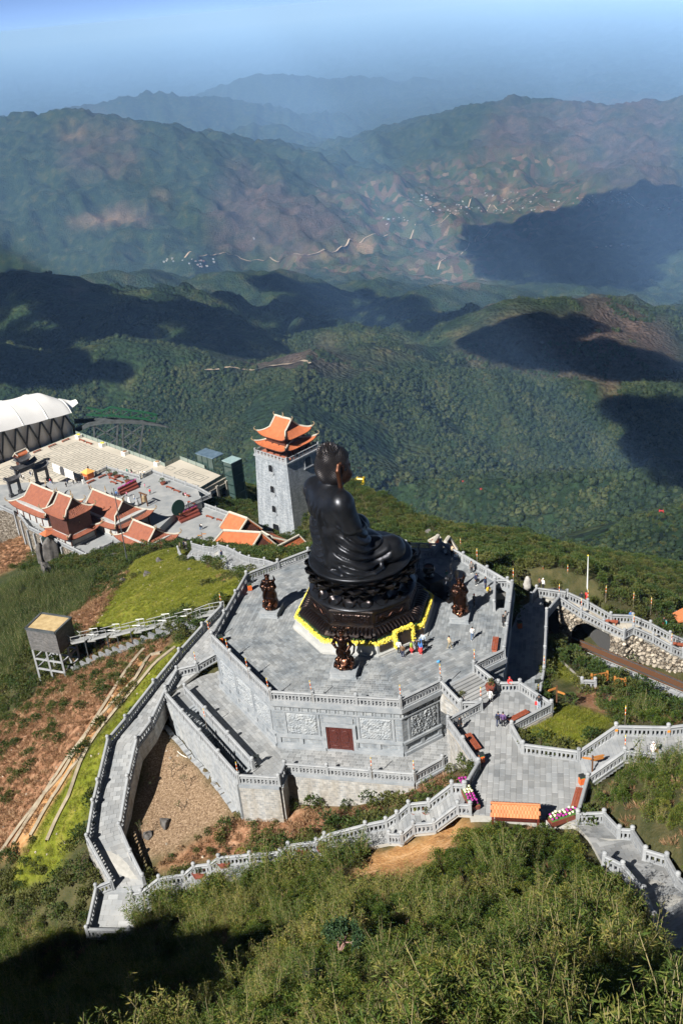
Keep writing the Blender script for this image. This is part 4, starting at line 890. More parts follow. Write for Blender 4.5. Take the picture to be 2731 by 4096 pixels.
class SDF:
 """grid of points on which solids are blended"""
 def __init__(s,lo,hi,h):
  s.lo=np.array(lo,float);s.h=h;n=np.ceil((np.array(hi)-s.lo)/h).astype(int)+1;s.X,s.Y,s.Z=np.meshgrid(*[s.lo[i]+np.arange(n[i])*h for i in range(3)],indexing='ij');s.F=np.full(s.X.shape,1e3)
 def un(s,d,k=.2):
  if k<=0:s.F=np.minimum(s.F,d);return s
  h=np.clip(.5+.5*(s.F-d)/k,0,1);s.F=s.F*(1-h)+d*h-k*h*(1-h);return s
 def ell(s,c,r,k=.2,rot=None):
  x,y,z=s.X-c[0],s.Y-c[1],s.Z-c[2]
  if rot is not None:
   M=np.array(Matrix.Rotation(rot[0],3,rot[1]))
   x,y,z=M[0,0]*x+M[1,0]*y+M[2,0]*z,M[0,1]*x+M[1,1]*y+M[2,1]*z,M[0,2]*x+M[1,2]*y+M[2,2]*z
  q=np.sqrt((x/r[0])**2+(y/r[1])**2+(z/r[2])**2);q2=np.sqrt((x/r[0]**2)**2+(y/r[1]**2)**2+(z/r[2]**2)**2)+1e-9
  return s.un(q*(q-1)/q2,k)
 def capd(s,a,b,r0,r1):
  a=np.array(a,float);b=np.array(b,float);d=b-a;t=np.clip(((s.X-a[0])*d[0]+(s.Y-a[1])*d[1]+(s.Z-a[2])*d[2])/(d@d),0,1)
  return np.sqrt((s.X-a[0]-t*d[0])**2+(s.Y-a[1]-t*d[1])**2+(s.Z-a[2]-t*d[2])**2)-(r0+(r1-r0)*t)
 def cap(s,a,b,r0,r1=None,k=.2):return s.un(s.capd(a,b,r0,r0 if r1 is None else r1),k)
 def chain(s,pts,r,k=.1):
  r=r if hasattr(r,'__len__')else[r]*len(pts)
  for i in range(len(pts)-1):s.cap(pts[i],pts[i+1],r[i],r[i+1],k)
  return s
 def box(s,c,r,k=.1,rnd_=.05):
  q=[np.abs(g-c[i])-r[i]+rnd_ for i,g in enumerate((s.X,s.Y,s.Z))];d=np.sqrt(sum(np.maximum(v,0)**2 for v in q))+np.minimum(np.maximum(np.maximum(q[0],q[1]),q[2]),0)-rnd_;return s.un(d,k)
 def mesh(s,name,mats,smooth=True,mi=None):
  V,Q=snet(s.F,s.lo,s.h);return npmesh(name,V,Q,mats,smooth,mi(V[Q].mean(1))if mi else None)
M_BRZ=mat('black_bronze',(.012,.0135,.017),.36,.7,(.034,.036,.042),.8,.2,4,detail=6)
M_BRZS=mat('black_bronze_worn',(.014,.014,.017),.34,.8,(.05,.036,.028),1.2,.2,9,detail=6)
M_COP=mat('copper_skin',(.07,.03,.018),.46,.8,(.14,.062,.036),1.0,.1,6,detail=5)
M_RELB=mat('bronze_relief',(.012,.01,.011),.33,.85,(.05,.032,.026),2.2,.3,12,detail=5)
M_GCOP0=mat('dragon_copper',(.035,.017,.013),.4,.85,(.08,.035,.022),2)
M_CURL=mat('bronze_curls',(.016,.016,.02),.42,.75,(.045,.04,.04),3)
# ------------------------------------------------------------------ stone plinth with flowers
PK=rad(-2.0)
def pv(r,k,z):a=OTH+PK+k*math.pi/4;return np.array([OC[0]+r*math.cos(a),OC[1]+r*math.sin(a),z])
def octa(mb,prof,m=0):
 n=len(prof);vs=[pv(r,k,z)for r,z in prof for k in range(8)];mb.add(vs,[(i*8+k,i*8+(k+1)%8,(i+1)*8+(k+1)%8,(i+1)*8+k)for i in range(n-1)for k in range(8)]+[tuple(range((n-1)*8,n*8))],m);return mb
bs=thing('statue_plinth','octagonal pale stone plinth wreathed in yellow flowers under the black statue','plinth',(OC[0],OC[1],0))
octa(MB(),[(8.37,-.2),(8.37,.16),(8.05,.22),(8.0,1.25),(7.2,1.3)]).build('stone_base',mat('plinth_marble',(.3,.31,.3),.6,0,(.42,.42,.4),.8,.15,8,coord='World'),bs)
M_FLOW=mat('yellow_blossom',(.72,.55,.02),.6,0,(.85,.72,.12),3,rand=.18)
M_GREEN=mat('wreath_green',(.03,.08,.015),.7,0,(.06,.14,.03),4,rand=.3)
fb=MB();gb=MB();rg=random.Random(3)
def blossom(mb,p,r):
 a=rg.uniform(0,6);mb.add([(p[0]+r*math.cos(a+i*1.2566),p[1]+r*math.sin(a+i*1.2566),p[2]+rg.uniform(-.3,.3)*r)for i in range(5)]+[(p[0],p[1],p[2]+r*.7),(p[0],p[1],p[2]-r*.6)],[(i,(i+1)%5,5)for i in range(5)]+[((i+1)%5,i,6)for i in range(5)])
for k in range(8):
 A,B=pv(7.85,k,0),pv(7.85,k+1,0)
 for i in range(800):
  t=rg.random();p=A+(B-A)*t;n=(p[:2]-OC);n=n/np.linalg.norm(n);o=rg.uniform(-.12,.2);blossom(fb,(p[0]+n[0]*o,p[1]+n[1]*o,rg.uniform(1.2,1.62)-max(0,o)*.5),rg.uniform(.055,.09))
 for i in range(90):
  t=rg.random();p=pv(7.55,k,0)+(pv(7.62,k+1,0)-pv(7.62,k,0))*t;blossom(gb,(p[0],p[1],rg.uniform(1.4,1.68)),.07)
# flower arch over the plinth door (side 3)
A,B=pv(8.1,3,0),pv(8.1,4,0);dd=(B-A)/np.linalg.norm(B-A);nn=np.array([dd[1],-dd[0],0]);nn=nn*np.sign(nn[:2]@(A[:2]-OC))
AP=lambda u,o,z:A+dd*u+nn*o+(0,0,z)
ua,ub=2.25,4.5
for i in range(900):
 t=rg.random()*3;u,z=(ua,.1+2.1*t)if t<1 else((ua+(ub-ua)*(t-1),2.2)if t<2 else(ub,2.2-2.1*(t-2)))
 p=AP(u+rg.uniform(-.2,.2),rg.uniform(-.1,.35),max(.08,z+rg.uniform(-.2,.2)));blossom(fb,p,rg.uniform(.06,.1))
fb.build('yellow_flower_band',M_FLOW,bs,kind='stuff');gb.build('leaf_band',M_GREEN,bs,kind='stuff')
M_BLKW=mat('dark_panel_wood',(.02,.014,.01),.5,0,(.05,.03,.02),3)
for u0,u1 in((.25,1.85),(4.95,6.0)):
 b=MB();b.prism([AP(u0,-.02,0)[:2],AP(u1,-.02,0)[:2],AP(u1,.06,0)[:2],AP(u0,.06,0)[:2]],.42,1.12);b.build('dark_panel',M_BLKW,bs)
b=MB();b.prism([AP(ua+.25,-.06,0)[:2],AP(ub-.25,-.06,0)[:2],AP(ub-.25,.12,0)[:2],AP(ua+.25,.12,0)[:2]],.02,1.95);b.build('shrine_door',M_BLKW,bs)
# bronze stages
b=octa(MB(),[(7.4,1.3),(7.45,1.72),(7.5,1.8),(7.42,1.95),(7.1,2.2),(6.7,2.4),(6.35,2.5),(6.3,2.62),(6.12,2.66),(6.12,3.95),(6.3,4.02),(6.35,4.3),(6.2,4.42),(3,4.44)]);b.build('bronze_stage',M_BRZS,bs)
pt=MB();nlen=13
for j in range(7):
 a=math.pi*j/6-math.pi/2
P=[]
for i in range(7):
 v=i/6;w=.25*(1-.35*(1-v))*(1 if v>.12 else .6);row=[]
 for j in range(7):
  u=j/6*2-1;row.append((u*w,-1.12*v,-.34*v**1.6-.04+.1*(1-u*u)**.5*(1-abs(2*v-1)**4)))
 P.append(row)
pt.grid(P);ME_MOLD=raw(pt,'moulded_petal',M_RELB);ME_MOLD.polygons.foreach_set('use_smooth',[True]*len(ME_MOLD.polygons))
for k in range(8):
 A,B=pv(6.38,k,2.53),pv(6.38,k+1,2.53);d=B-A;ang=math.atan2(d[1],d[0]);nP=11;L=np.linalg.norm(d)
 for i in range(nP):
  p=A+d*((i+.5)/nP);place('moulded_petal',ME_MOLD,bs,p,(0,0,ang),(L/nP/.5*.95,.98,1))
def bside(k,r):A=pv(r,k,0)[:2];B=pv(r,k+1,0)[:2];d=(B-A)/np.linalg.norm(B-A);n=np.array([d[1],-d[0]]);n=n if(A-OC)@n>0 else-n;return A,B,d,n,np.linalg.norm(B-A)
for k in range(8):
 S=bside(k,6.12);relief(S,.3,S[4]-.3,2.8,3.85,.015,3.3*k+1,bs,M_RELB,.12,.06,'dragon_relief')
 if k in(1,3):
  pts=[S[0]+S[2]*u for u in np.linspace(.8,S[4]-.8,26)];MB().tube([(p[0]+S[3][0]*.14,p[1]+S[3][1]*.14,3.32+.22*math.sin(i*.55))for i,p in enumerate(pts)],[.04+.05*math.sin(math.pi*i/25)for i in range(26)],6).build('dragon',M_GCOP0,bs,True)
# ------------------------------------------------------------------ lotus seat
lt=thing('lotus_seat','dark bronze lotus throne with rings of carved petals below the seated figure','lotus seat',(OC[0],OC[1],4.4))
MB().lathe((OC[0],OC[1],4.4),[(6.0,0),(6.0,.12),(5.3,.2),(4.7,.5),(4.4,1.0),(4.6,1.6),(5.0,2.3),(5.55,3.3),(5.75,3.55),(5.75,3.72),(5.6,3.8),(4.0,3.82)],64).build('seat_body',M_BRZ,lt,True)
def petal(w,hgt,bulge,tip,name,mt):
 P=[];N,Mm=9,11
 for i in range(N):
  v=i/(N-1);ww=w*(math.sin(math.pi*(.18+.82*v)**.9)**.55 if v<.98 else .05);row=[]
  for j in range(Mm):
   u=j/(Mm-1)*2-1;row.append((u*ww,-(bulge*math.sin(math.pi*min(1,v*.9))*(1-.75*u*u)+tip*v**2.5+.0),hgt*v))
  P.append(row)
 b=MB().grid(P);Q=[[(x*.62,y-.13-.05*math.sin(5*x+3*z),z*.8+hgt*.06)for x,y,z in r[2:-2]]for r in P[1:-1]];b.grid(Q)
 me=raw(b,name,mt);me.polygons.foreach_set('use_smooth',[True]*len(me.polygons));return me
M_PET=mat('petal_bronze',(.02,.02,.024),.3,.85,(.05,.04,.036),1.6,.25,8,detail=6)
ME_P1=petal(1.0,1.6,.75,.7,'lotus_petal',M_PET);ME_P2=petal(.88,1.3,.5,.7,'lotus_petal',M_PET);ME_P3=petal(.8,1.35,.45,.1,'lotus_petal',M_PET)
def petals(n,r,z,me,off,tilt,s=1.0):
 for i in range(n):
  a=2*math.pi*(i+off)/n;place('lotus_petal',me,lt,(OC[0]+r*math.cos(a),OC[1]+r*math.sin(a),z),(tilt,0,a+math.pi/2),(s,s,s))
petals(18,4.7,6.15,ME_P1,.0,rad(32));petals(18,4.95,6.7,ME_P2,.5,rad(28));petals(18,5.2,7.15,ME_P2,0.0,rad(22),.85);petals(18,4.45,5.75,ME_P2,.5,rad(40),1.05)
for i in range(18):
 a=2*math.pi*(i+.5)/18;place('lotus_petal',ME_P3,lt,(OC[0]+4.6*math.cos(a),OC[1]+4.6*math.sin(a),5.35),(rad(118),0,a+math.pi/2))
# ------------------------------------------------------------------ the seated statue (local: x forward, y to its left)
FACE=rad(30.5)
bd=thing('seated_statue','giant black bronze statue of a seated robed figure on the lotus throne','statue',(OC[0],OC[1],8.18),rz=FACE)
s=SDF((-6.2,-5.6,8.1),(4.6,5.6,18.4),.085);K=.4
s.ell((-3.1,0,9.9),(2.1,3.0,2.2),K);s.ell((-3.25,0,12.6),(2.05,2.75,3.4),K);s.ell((-3.3,0,15.4),(1.95,3.0,2.2),K)
s.cap((-3.25,-2.4,16.55),(-3.25,2.4,16.55),1.38,None,.6);s.cap((-2.9,0,16.9),(-2.7,0,17.9),1.3,1.05,.5)
for sg in(-1,1):
 s.cap((-3.3,sg*2.8,16.2),(-2.75,sg*3.2,14.0),1.2,1.12,.5)
 s.cap((-2.4,sg*3.0,13.3),(.1,sg*.95,12.0),.75,.5,.35)
 s.ell((-2.15,sg*2.55,10.9),(1.75,1.55,3.1),.5)
 s.cap((-2.2,sg*1.7,9.7),(2.0,sg*3.4,9.6),1.45,1.5,.5)
 s.ell((-2.2,sg*2.9,8.7),(2.1,1.6,.8),.4)
s.cap((1.75,-3.3,9.35),(1.3,1.6,9.6),1.15,.9,.4);s.cap((1.75,3.3,9.2),(1.2,-1.5,9.3),1.1,.8,.4)
s.ell((-.3,0,9.6),(2.6,3.0,1.5),.6);s.ell((.2,0,8.5),(3.6,3.6,.45),.3)
# robe folds: swags across the back, long swags from the forearm, edges and bands
def win(v,a,b,e):return np.clip((v-a)/e,0,1)*np.clip((b-v)/e,0,1)
X,Y,Zg=s.X,s.Y,s.Z
rho=np.sqrt(((Y-.15)*1.25)**2+(Zg-15.4)**2);wgt=win(Zg,8.6,14.3,.5)*win(Y,-.9,2.1,.5)*np.clip((-3.6-X)/.5,0,1)
s.F-=.17*wgt*(2*np.abs(np.sin(rho*math.pi/.72))-1)
for sg in(-1,1):
 rho=np.sqrt(((X+.9)*.95)**2+((Zg-13.9)*.95)**2+.25*(sg*Y-2.6)**2);wgt=win(Zg,8.3,13.2,.5)*np.clip((sg*Y-1.3)/.6,0,1)*win(X,-4.6,1.3,.5)*np.clip((rho-1.2)/.6,0,1)
 s.F-=.18*wgt*(2*np.abs(np.sin(rho*math.pi/.86+.25*np.sin(X*1.7)))-1)
ang=np.arctan2(Zg-16.5,-Y+.1)
wgt=win(Zg,13.8,16.4,.6)*np.clip((-3.9-X)/.4,0,1)*win(Y,-1.6,1.0,.4);s.F-=.08*wgt*(2*np.abs(np.sin((Y*1.0+.35*(Zg-14))*math.pi/.7))-1)
def onback(l,z):
 i_=int((l-s.lo[1])/s.h);k_=int((z-s.lo[2])/s.h);col=s.F[:,i_,k_];m_=np.argmax(col<0);return(s.lo[0]+m_*s.h+.02,l,z)
s.chain([onback(*q)for q in[(2.5,16.9),(2.0,15.8),(1.3,14.8),(.5,14.2),(-.3,14.0),(-.85,14.1)]],[.14,.15,.17,.18,.2,.24],.12)
s.chain([onback(*q)for q in[(-.85,17.0),(-.85,15.4),(-.75,14.1),(-1.0,12.6),(-1.1,11),(-1.15,9.4),(-1.1,8.5)]],[.1,.16,.26,.24,.26,.28,.34],.14)
s.chain([onback(*q)for q in[(-1.2,17.0),(-1.4,15.4),(-1.55,14.0)]],[.07,.12,.18],.1)
s.chain([onback(*q)for q in[(2.7,15.5),(2.9,13),(2.9,10.5),(2.8,8.8)]],[.12,.16,.18,.2],.12)
s.chain([(-3.9,-2.55,14.0),(-3.2,-3.75,13.75),(-2.2,-4.1,13.6),(-1.35,-3.55,13.7),(-1.3,-2.6,14.1)],.22,.12)
s.chain([(-4.6,-1.1,8.35),(-4.2,-2.9,8.3),(-3.0,-4.2,8.3),(-1.3,-4.75,8.3),(-.2,-4.5,8.4),(.3,-3.9,9.4)],[.3,.3,.32,.3,.26,.2],.2)
t=np.sqrt((np.sqrt((X+2.8+.12*(Zg-17.5))**2+Y**2)-1.3)**2+(Zg-17.6-.28*(X+2.8))**2)-.17;s.un(t,.1)
me=s.mesh('robe',M_BRZ);
HS,HP=1.12,np.array([-2.35,0,20.3])
def sput(name,me,hd=False):
 o=link(name,me);o.parent=bd;o.location=(0,0,-8.18)
 if hd:o.scale=(HS,)*3;o.location=tuple(HP*(1-HS)+(-.1,0,-8.18-.42))
 return o
sput('robe',me)
s=SDF((-4.3,-2.2,16.6),(.5,2.2,22.7),.065)
s.cap((-2.75,0,16.9),(-2.4,0,18.8),1.0,.95,.2);s.ell((-2.25,0,20.1),(1.6,1.42,1.85),.2);s.ell((-1.6,0,18.95),(.95,.98,.85),.4);s.ell((-2.6,0,21.75),(.95,.9,.7),.3)
s.ell((-.72,0,19.55),(.3,.22,.5),.12);s.ell((-.7,0,18.85),(.2,.42,.14),.1);s.ell((-.85,0,18.3),(.3,.35,.25),.2)
for sg in(-1,1):
 s.cap((-.75,sg*.2,20.25),(-1.0,sg*.95,20.2),.14,.1,.12);s.ell((-.85,sg*.5,19.9),(.16,.3,.13),.06);s.ell((-1.15,sg*.75,19.2),(.4,.42,.5),.25)
 s.chain([(-2.5,sg*1.42,20.7),(-2.72,sg*1.55,20.2),(-2.6,sg*1.5,19.2),(-2.5,sg*1.45,18.3)],[.26,.24,.2,.24],.1);s.chain([(-2.3,sg*1.5,20.85),(-2.05,sg*1.48,20.5),(-2.15,sg*1.45,19.8)],[.16,.14,.1],.06)
sput('head',s.mesh('head',M_COP),True)
b=MB();rg=random.Random(5);N=1500
for i in range(N):
 zc=1-2*(i+.5)/N;rr_=math.sqrt(1-zc*zc);a=i*2.399963;d=np.array([rr_*math.cos(a),rr_*math.sin(a),zc]);p=np.array([-2.25+d[0]*1.68,d[1]*1.5,20.15+d[2]*1.92])
 if p[2]>21.35:
  q=np.array([-2.6,0,21.6]);e=(p-q)/np.array([1.02,.98,.82]);e/=np.linalg.norm(e);p2=q+e*np.array([1.02,.98,.82]);p=p2 if np.linalg.norm((p2-[-2.25,0,20.15])/[1.68,1.5,1.92])>1 else p
 hair=(p[0]<-2.2-.25*(20-p[2])*0 and p[2]>18.75-.15*(p[0]+4))or(p[2]>20.7+.55*max(0,p[0]+1.7))or(p[0]<-1.75 and p[2]>20.0)
 if not hair or(abs(p[1])>1.2 and-2.75<p[0]<-2.0 and p[2]<20.6):continue
 n_=(p-[-2.3,0,20.2])/np.array([1.68,1.5,1.92])**2;n_/=np.linalg.norm(n_);b.tube([p-n_*.06,p+n_*.06,p+n_*.14],[.13,.125,.05],6)
o=sput('hair_curls',raw(b,'hair_curls',M_CURL),True);o['kind']='stuff'
b=MB();P=[]
s=SDF((-4.2,-1.8,18.2),(-.3,1.8,22.7),.09);s.ell((-2.25,0,20.15),(1.64,1.46,1.88),.2);s.ell((-2.6,0,21.7),(1.0,.95,.75),.3);cut=np.maximum(np.maximum(18.85-.15*(s.X+4)-s.Z,0),0);face=np.minimum(s.X+2.1,20.55+.5*np.maximum(0,s.X+1.7)-s.Z);s.F=np.maximum(s.F,np.maximum(18.8-.15*(s.X+4)-s.Z,face));sput('hair_cap',s.mesh('hair_cap',M_CURL),True)
s=SDF((-1.2,-1.9,11.2),(1.6,1.9,13.0),.06)
for sg in(-1,1):
 s.ell((.25,sg*.55,11.95),(.42,.6,.26),.1)
 for f in range(4):s.chain([(.45+.12*f-.3,sg*.1,12.0+.0),(.5+.14*f-.35,-sg*.35,12.12+.06),(.45+.14*f-.35,-sg*(.62-.05*abs(f-1.5)),12.05)],[.12,.11,.09],.04)
 s.chain([(.1,sg*.6,12.15),(.15,sg*.3,12.45),(.2,sg*.08,12.6)],[.13,.12,.09],.05)
sput('hands',s.mesh('hands',M_COP))
s=SDF((.6,-3.8,9.6),(3.0,-1.2,11.0),.055);s.ell((1.5,-1.95,10.3),(.42,.95,.3),.1,(rad(-15),'X'))
for f in range(5):s.chain([(1.3+.17*f,-2.5,10.3),(1.3+.19*f,-2.85+.03*f,10.32),(1.32+.19*f,-3.05+.05*f,10.22)],[.14,.15-.01*f,.12-.01*f],.04)
sput('foot',s.mesh('foot',M_COP))
# ------------------------------------------------------------------ guardians on stone pedestals
M_GBRZ=mat('guardian_bronze',(.012,.009,.008),.3,.9,(.06,.026,.015),2.4,.2,9,detail=5)
M_GCOP=mat('guardian_copper',(.13,.048,.026),.3,.9,(.24,.1,.055),2.4)
def guardian(kind,pos,rz,wd,label,plabel):
 pe=thing('stone_pedestal',plabel,'pedestal',pos,'stone pedestals',rz);w,d=wd
 def pb_(name,mb,mt):
  me=raw(mb,name,mt);o=link(name,me);o.parent=pe;o.location=(0,0,0)
 pb_('base',MB().box((0,0,0),(w+.12,d+.12,.16)),M_SMOOTH);pb_('block',MB().box((0,0,.16),(w-.06,d-.06,.42)),M_SMOOTH);pb_('cap',MB().box((0,0,.58),(w+.08,d+.08,.14)),M_SMOOTH)
 for i in range(3 if w>2.5 else 2):
  n_=3 if w>2.5 else 2;pw=(w-.3)/n_;me=raw(MB().box((-w/2+.15+pw*(i+.5),-d/2+.025,.22),(pw*.86,.06,.3)),'carved_inset',M_CARVE);o=link('carved_inset',me);o.parent=pe;o.location=(0,0,0)
 g=thing('guardian_statue',label,'statue',(pos[0],pos[1],.72),'bronze guardian statues',rz)
 s=SDF((-1.5,-1.35,-.05),(1.5,1.35,5.3),.055);rg=random.Random(kind*7+1)
 # cloud and rock base
 s.ell((0,0,.35),(w*.42,d*.4,.55),.2);s.ell((.15,.1,.8),(w*.34,d*.32,.6),.3)
 for i in range(16):
  a=i*2.4;r=w*.36*(.75+.3*rg.random());s.ell((r*math.cos(a),r*d/w*math.sin(a),.18+.5*rg.random()),(.26,.26,.24),.06)
 if kind==0:
  for sg,y0 in((-1,-.1),(1,.15)):
   s.chain([(sg*.38,y0,.95),(sg*.34,0,1.6),(sg*.26,0,2.2)],[.2,.23,.3],.12)
  s.chain([(-.62,-.25,1.05),(-.45,-.05,1.2)],[.3,.25],.1);s.chain([(.6,-.25,1.2),(.4,0,1.3)],[.25,.2],.1)
  s.ell((0,.05,2.2),(.62,.42,.55),.15);s.ell((0,0,3.05),(.55,.42,.75),.2);s.ell((0,-.05,3.4),(.6,.42,.4),.2)
  for sg in(-1,1):
   s.ell((sg*.66,0,3.6),(.3,.3,.28),.1);s.ell((sg*.5,0,1.85),(.3,.3,.5),.12)
   s.chain([(sg*1.0,.3,4.35),(sg*.85,.25,4.75),(sg*.5,.2,4.7),(sg*.45,.2,4.35)],[.1,.12,.1,.07],.05);s.chain([(sg*.6,.25,3.8),(sg*1.0,.3,4.3)],.07,.05)
  s.chain([(-.7,0,3.55),(-.95,-.1,3.0),(-.6,-.5,2.75)],[.2,.18,.15],.1);s.chain([(.7,0,3.55),(.9,-.1,2.95),(.55,-.5,2.4)],[.2,.18,.15],.1)
  s.chain([(-.85,-.5,2.95),(.5,-.62,2.3),(.75,-.65,2.15)],[.07,.1,.04],.03)
  s.chain([(.7,.5,2.9),(1.15,.4,2.4),(1.05,.3,1.7),(.8,.2,1.4)],[.08,.1,.1,.08],.05);hc=(0,-.05,4.15)
 else:
  s.cap((0,0,1.1),(0,0,2.6),.75,.5,.2);s.ell((0,0,2.1),(.72,.6,1.0),.2);s.ell((0,0,3.0),(.55,.45,.75),.25);s.ell((0,.1,1.5),(.85,.75,.7),.2)
  a=s.X*6+1.2*np.sin(s.Z*1.3);s.F-=.04*np.sin(a*1.6)*win(s.Z,1.0,2.8,.4)
  for sg in(-1,1):s.chain([(sg*.5,0,3.45),(sg*.72,-.1,2.85),(sg*.25,-.55,2.75+(.5 if kind==2 and sg>0 else 0))],[.26,.27,.14],.12);s.ell((sg*.6,-.2,2.6),(.22,.3,.4),.1)
  s.chain([(.35,.1,3.7),(.5,.3,4.4),(.42,.35,4.9)],[.12,.13,.05],.06)if kind==2 else s.chain([(.55,.1,3.3),(.8,.1,3.7),(.72,.1,4.2)],[.13,.13,.06],.06)
  s.chain([(-.2,-.6,2.75),(-.3,-.85,2.2)],[.12,.1],.05)if kind==1 else s.chain([(.25,-.6,3.2),(.3,-.65,3.75)],[.09,.05],.05)
  s.chain([(-.45,.3,3.6),(-.7,.45,3.0),(-.8,.4,2.0),(-.5,.2,1.2)],[.08,.1,.12,.1],.06);hc=(0,-.08,3.95)
  s.ell((-.3,-.55,.95),(.38,.3,.3),.1);s.ell((-.5,-.7,1.15),(.22,.2,.2),.06)
 s.cap((0,0,3.55),(0,0,3.95),.2,.18,.1);s.ell(hc,(.26,.29,.34),.06);s.ell((hc[0],hc[1]-.28,hc[2]-.05),(.06,.08,.1),.04)
 s.ell((hc[0],hc[1]+.03,hc[2]+.28),(.33,.33,.16),.05);s.cap((hc[0],hc[1],hc[2]+.3),(hc[0],hc[1],hc[2]+.62),.14,.05,.05)
 for sg in(-1,1):s.cap((hc[0]+sg*.2,hc[1],hc[2]+.32),(hc[0]+sg*.42,hc[1]+.05,hc[2]+.62),.07,.03,.04)
 hx=np.array(hc)
 def mi(C):return((np.linalg.norm((C-hx)/[.3,.36,.3],axis=1)<1)&(C[:,1]<hc[1]-.02)|((C[:,2]<1.35)&(C[:,1]<-.3)&(np.sin(C[:,0]*9)>.55))).astype(int)
 me=s.mesh('body',[M_GBRZ,M_GCOP],True,mi);o=link('body',me);o.parent=g;o.location=(0,0,0)
 cl=MB();curl=[]
 for i in range(9):
  a=-2.6+i*.28;r=w*.4;c=np.array([r*math.cos(a*1.0)*1.0,r*d/w*math.sin(a),.3+.35*(i%3)]);pts=[]
  for j in range(14):t_=j*.55;q=.2*(1-j/16);pts.append(c+np.array([-math.sin(a)*q*math.cos(t_),math.cos(a)*q*math.cos(t_),q*math.sin(t_)])+np.array([math.cos(a),math.sin(a),0])*.06)
  b=MB().tube(pts,[.045]*13+[.02],5);me=raw(b,'cloud_scroll',M_GCOP if i%2 else M_GBRZ);o=link('cloud_scroll',me);o.parent=g;o.location=(0,0,0)
 if kind==0:
  me=raw(MB().box((0,0,0),(.34,.1,1.25)),'tunic_flap',M_GBRZ);o=link('tunic_flap',me);o.parent=g;o.location=(.02,-.5,1.3)
 return g
guardian(0,(-1.2,87.95,0),rad(-14),(2.75,2.3),'bronze armoured guardian holding a sword in front of the flower-wreathed plinth','low pale stone pedestal with three carved insets under the armoured guardian')
guardian(1,(-9.2,101.2,0),rad(-16),(2.15,2.6),'slim dark bronze robed guardian looking left beside the orange bin','low pale stone pedestal under the guardian at the left of the terrace')
guardian(2,(12.2,96.3,0),rad(-16),(2.1,2.6),'dark bronze guardian with a raised staff at the right of the terrace','low pale stone pedestal under the guardian at the right of the terrace')
# ------------------------------------------------------------------ altar with incense burner and cranes
c_,s_=math.cos(FACE),math.sin(FACE)
def alt(f,r,z):return np.array([OC[0]+f*c_+r*s_,OC[1]+f*s_-r*c_,z])
al=thing('altar_table','black stepped altar table in the shade before the statue','altar',alt(9.6,0,0))
def lbox(mb,f,r,z,lf,lr,h):mb.box(alt(f,r,z),(lf,lr,h),FACE);return mb
lbox(MB(),9.8,.0,.003,1.9,8.2,.38).build('base_slab',M_BRZS,al);lbox(MB(),9.2,0,.384,2.0,3.0,1.2).build('table_body',M_BRZ,al);lbox(MB(),9.2,0,1.586,2.2,3.2,.16).build('table_top',M_BRZ,al)
ib=thing('incense_burner','round black bronze incense burner with two handles on the altar table','incense burner',alt(9.2,0,1.75))
MB().lathe(alt(9.2,0,1.75),[(.55,0),(.6,.1),(.35,.22),(.35,.35),(.5,.45),(.72,.75),(.75,1.0),(.6,1.25),(.66,1.35),(.7,1.42),(.56,1.42),(.5,1.25)],24).build('bowl',M_BRZ,ib,True)
MB().lathe(alt(9.2,0,3.0),[(.5,0),(.5,.03)],16).build('ash',mat('incense_ash',(.16,.07,.045),.9),ib)
for sg in(-1,1):q=alt(9.2,sg*.72,2.7);MB().tube([q,q+(0,0,.3)+.2*np.array([s_,-c_,0])*sg,q+(0,0,.75)+.22*np.array([s_,-c_,0])*sg,q+(0,0,.95)],[.1,.1,.09,.07],7).build('handle',M_BRZ,ib,True)
for i in range(3):q=alt(9.2+.42*math.cos(i*2.1),.42*math.sin(i*2.1),1.76);MB().tube([q,q+(0,0,.5)],[.07,.12],6).build('leg',M_BRZ,ib)
def crane(f,r,label):
 p=alt(f,r,.39);g=thing('crane_figure',label,'figurine',p,'black crane figures')
 s=SDF((-.9,-.7,-.02),(1.0,.7,4.6),.05);s.ell((0,0,.2),(.55,.42,.24),.05);s.ell((.5,0,.25),(.2,.13,.12),.08)
 for sg in(-1,1):s.cap((0,sg*.11,.3),(0,sg*.1,1.9),.055,.06,.05);s.ell((-.15,sg*.2,2.25),(.55,.14,.35),.08)
 s.ell((-.05,0,2.25),(.6,.3,.36),.1);s.cap((-.4,0,2.2),(-.85,0,1.75),.16,.06,.1);s.chain([(.4,0,2.4),(.55,0,2.9),(.35,0,3.4),(.45,0,3.75)],[.18,.12,.09,.09],.08);s.ell((.5,0,3.8),(.14,.1,.1),.05);s.cap((.58,0,3.8),(.85,0,3.85),.05,.02,.04)
 s.chain([(.8,0,3.85),(.75,0,4.3)],.03,.02);s.ell((.75,0,4.35),(.13,.13,.06),.04)
 o=link('body',s.mesh('body',M_BRZ));o.parent=g;o.location=(0,0,0);g.rotation_euler=(0,0,FACE+rad(20));return g
crane(9.9,3.0,'black crane on a turtle at the near end of the altar slab');crane(9.9,-3.1,'black crane on a turtle at the far end of the altar slab')
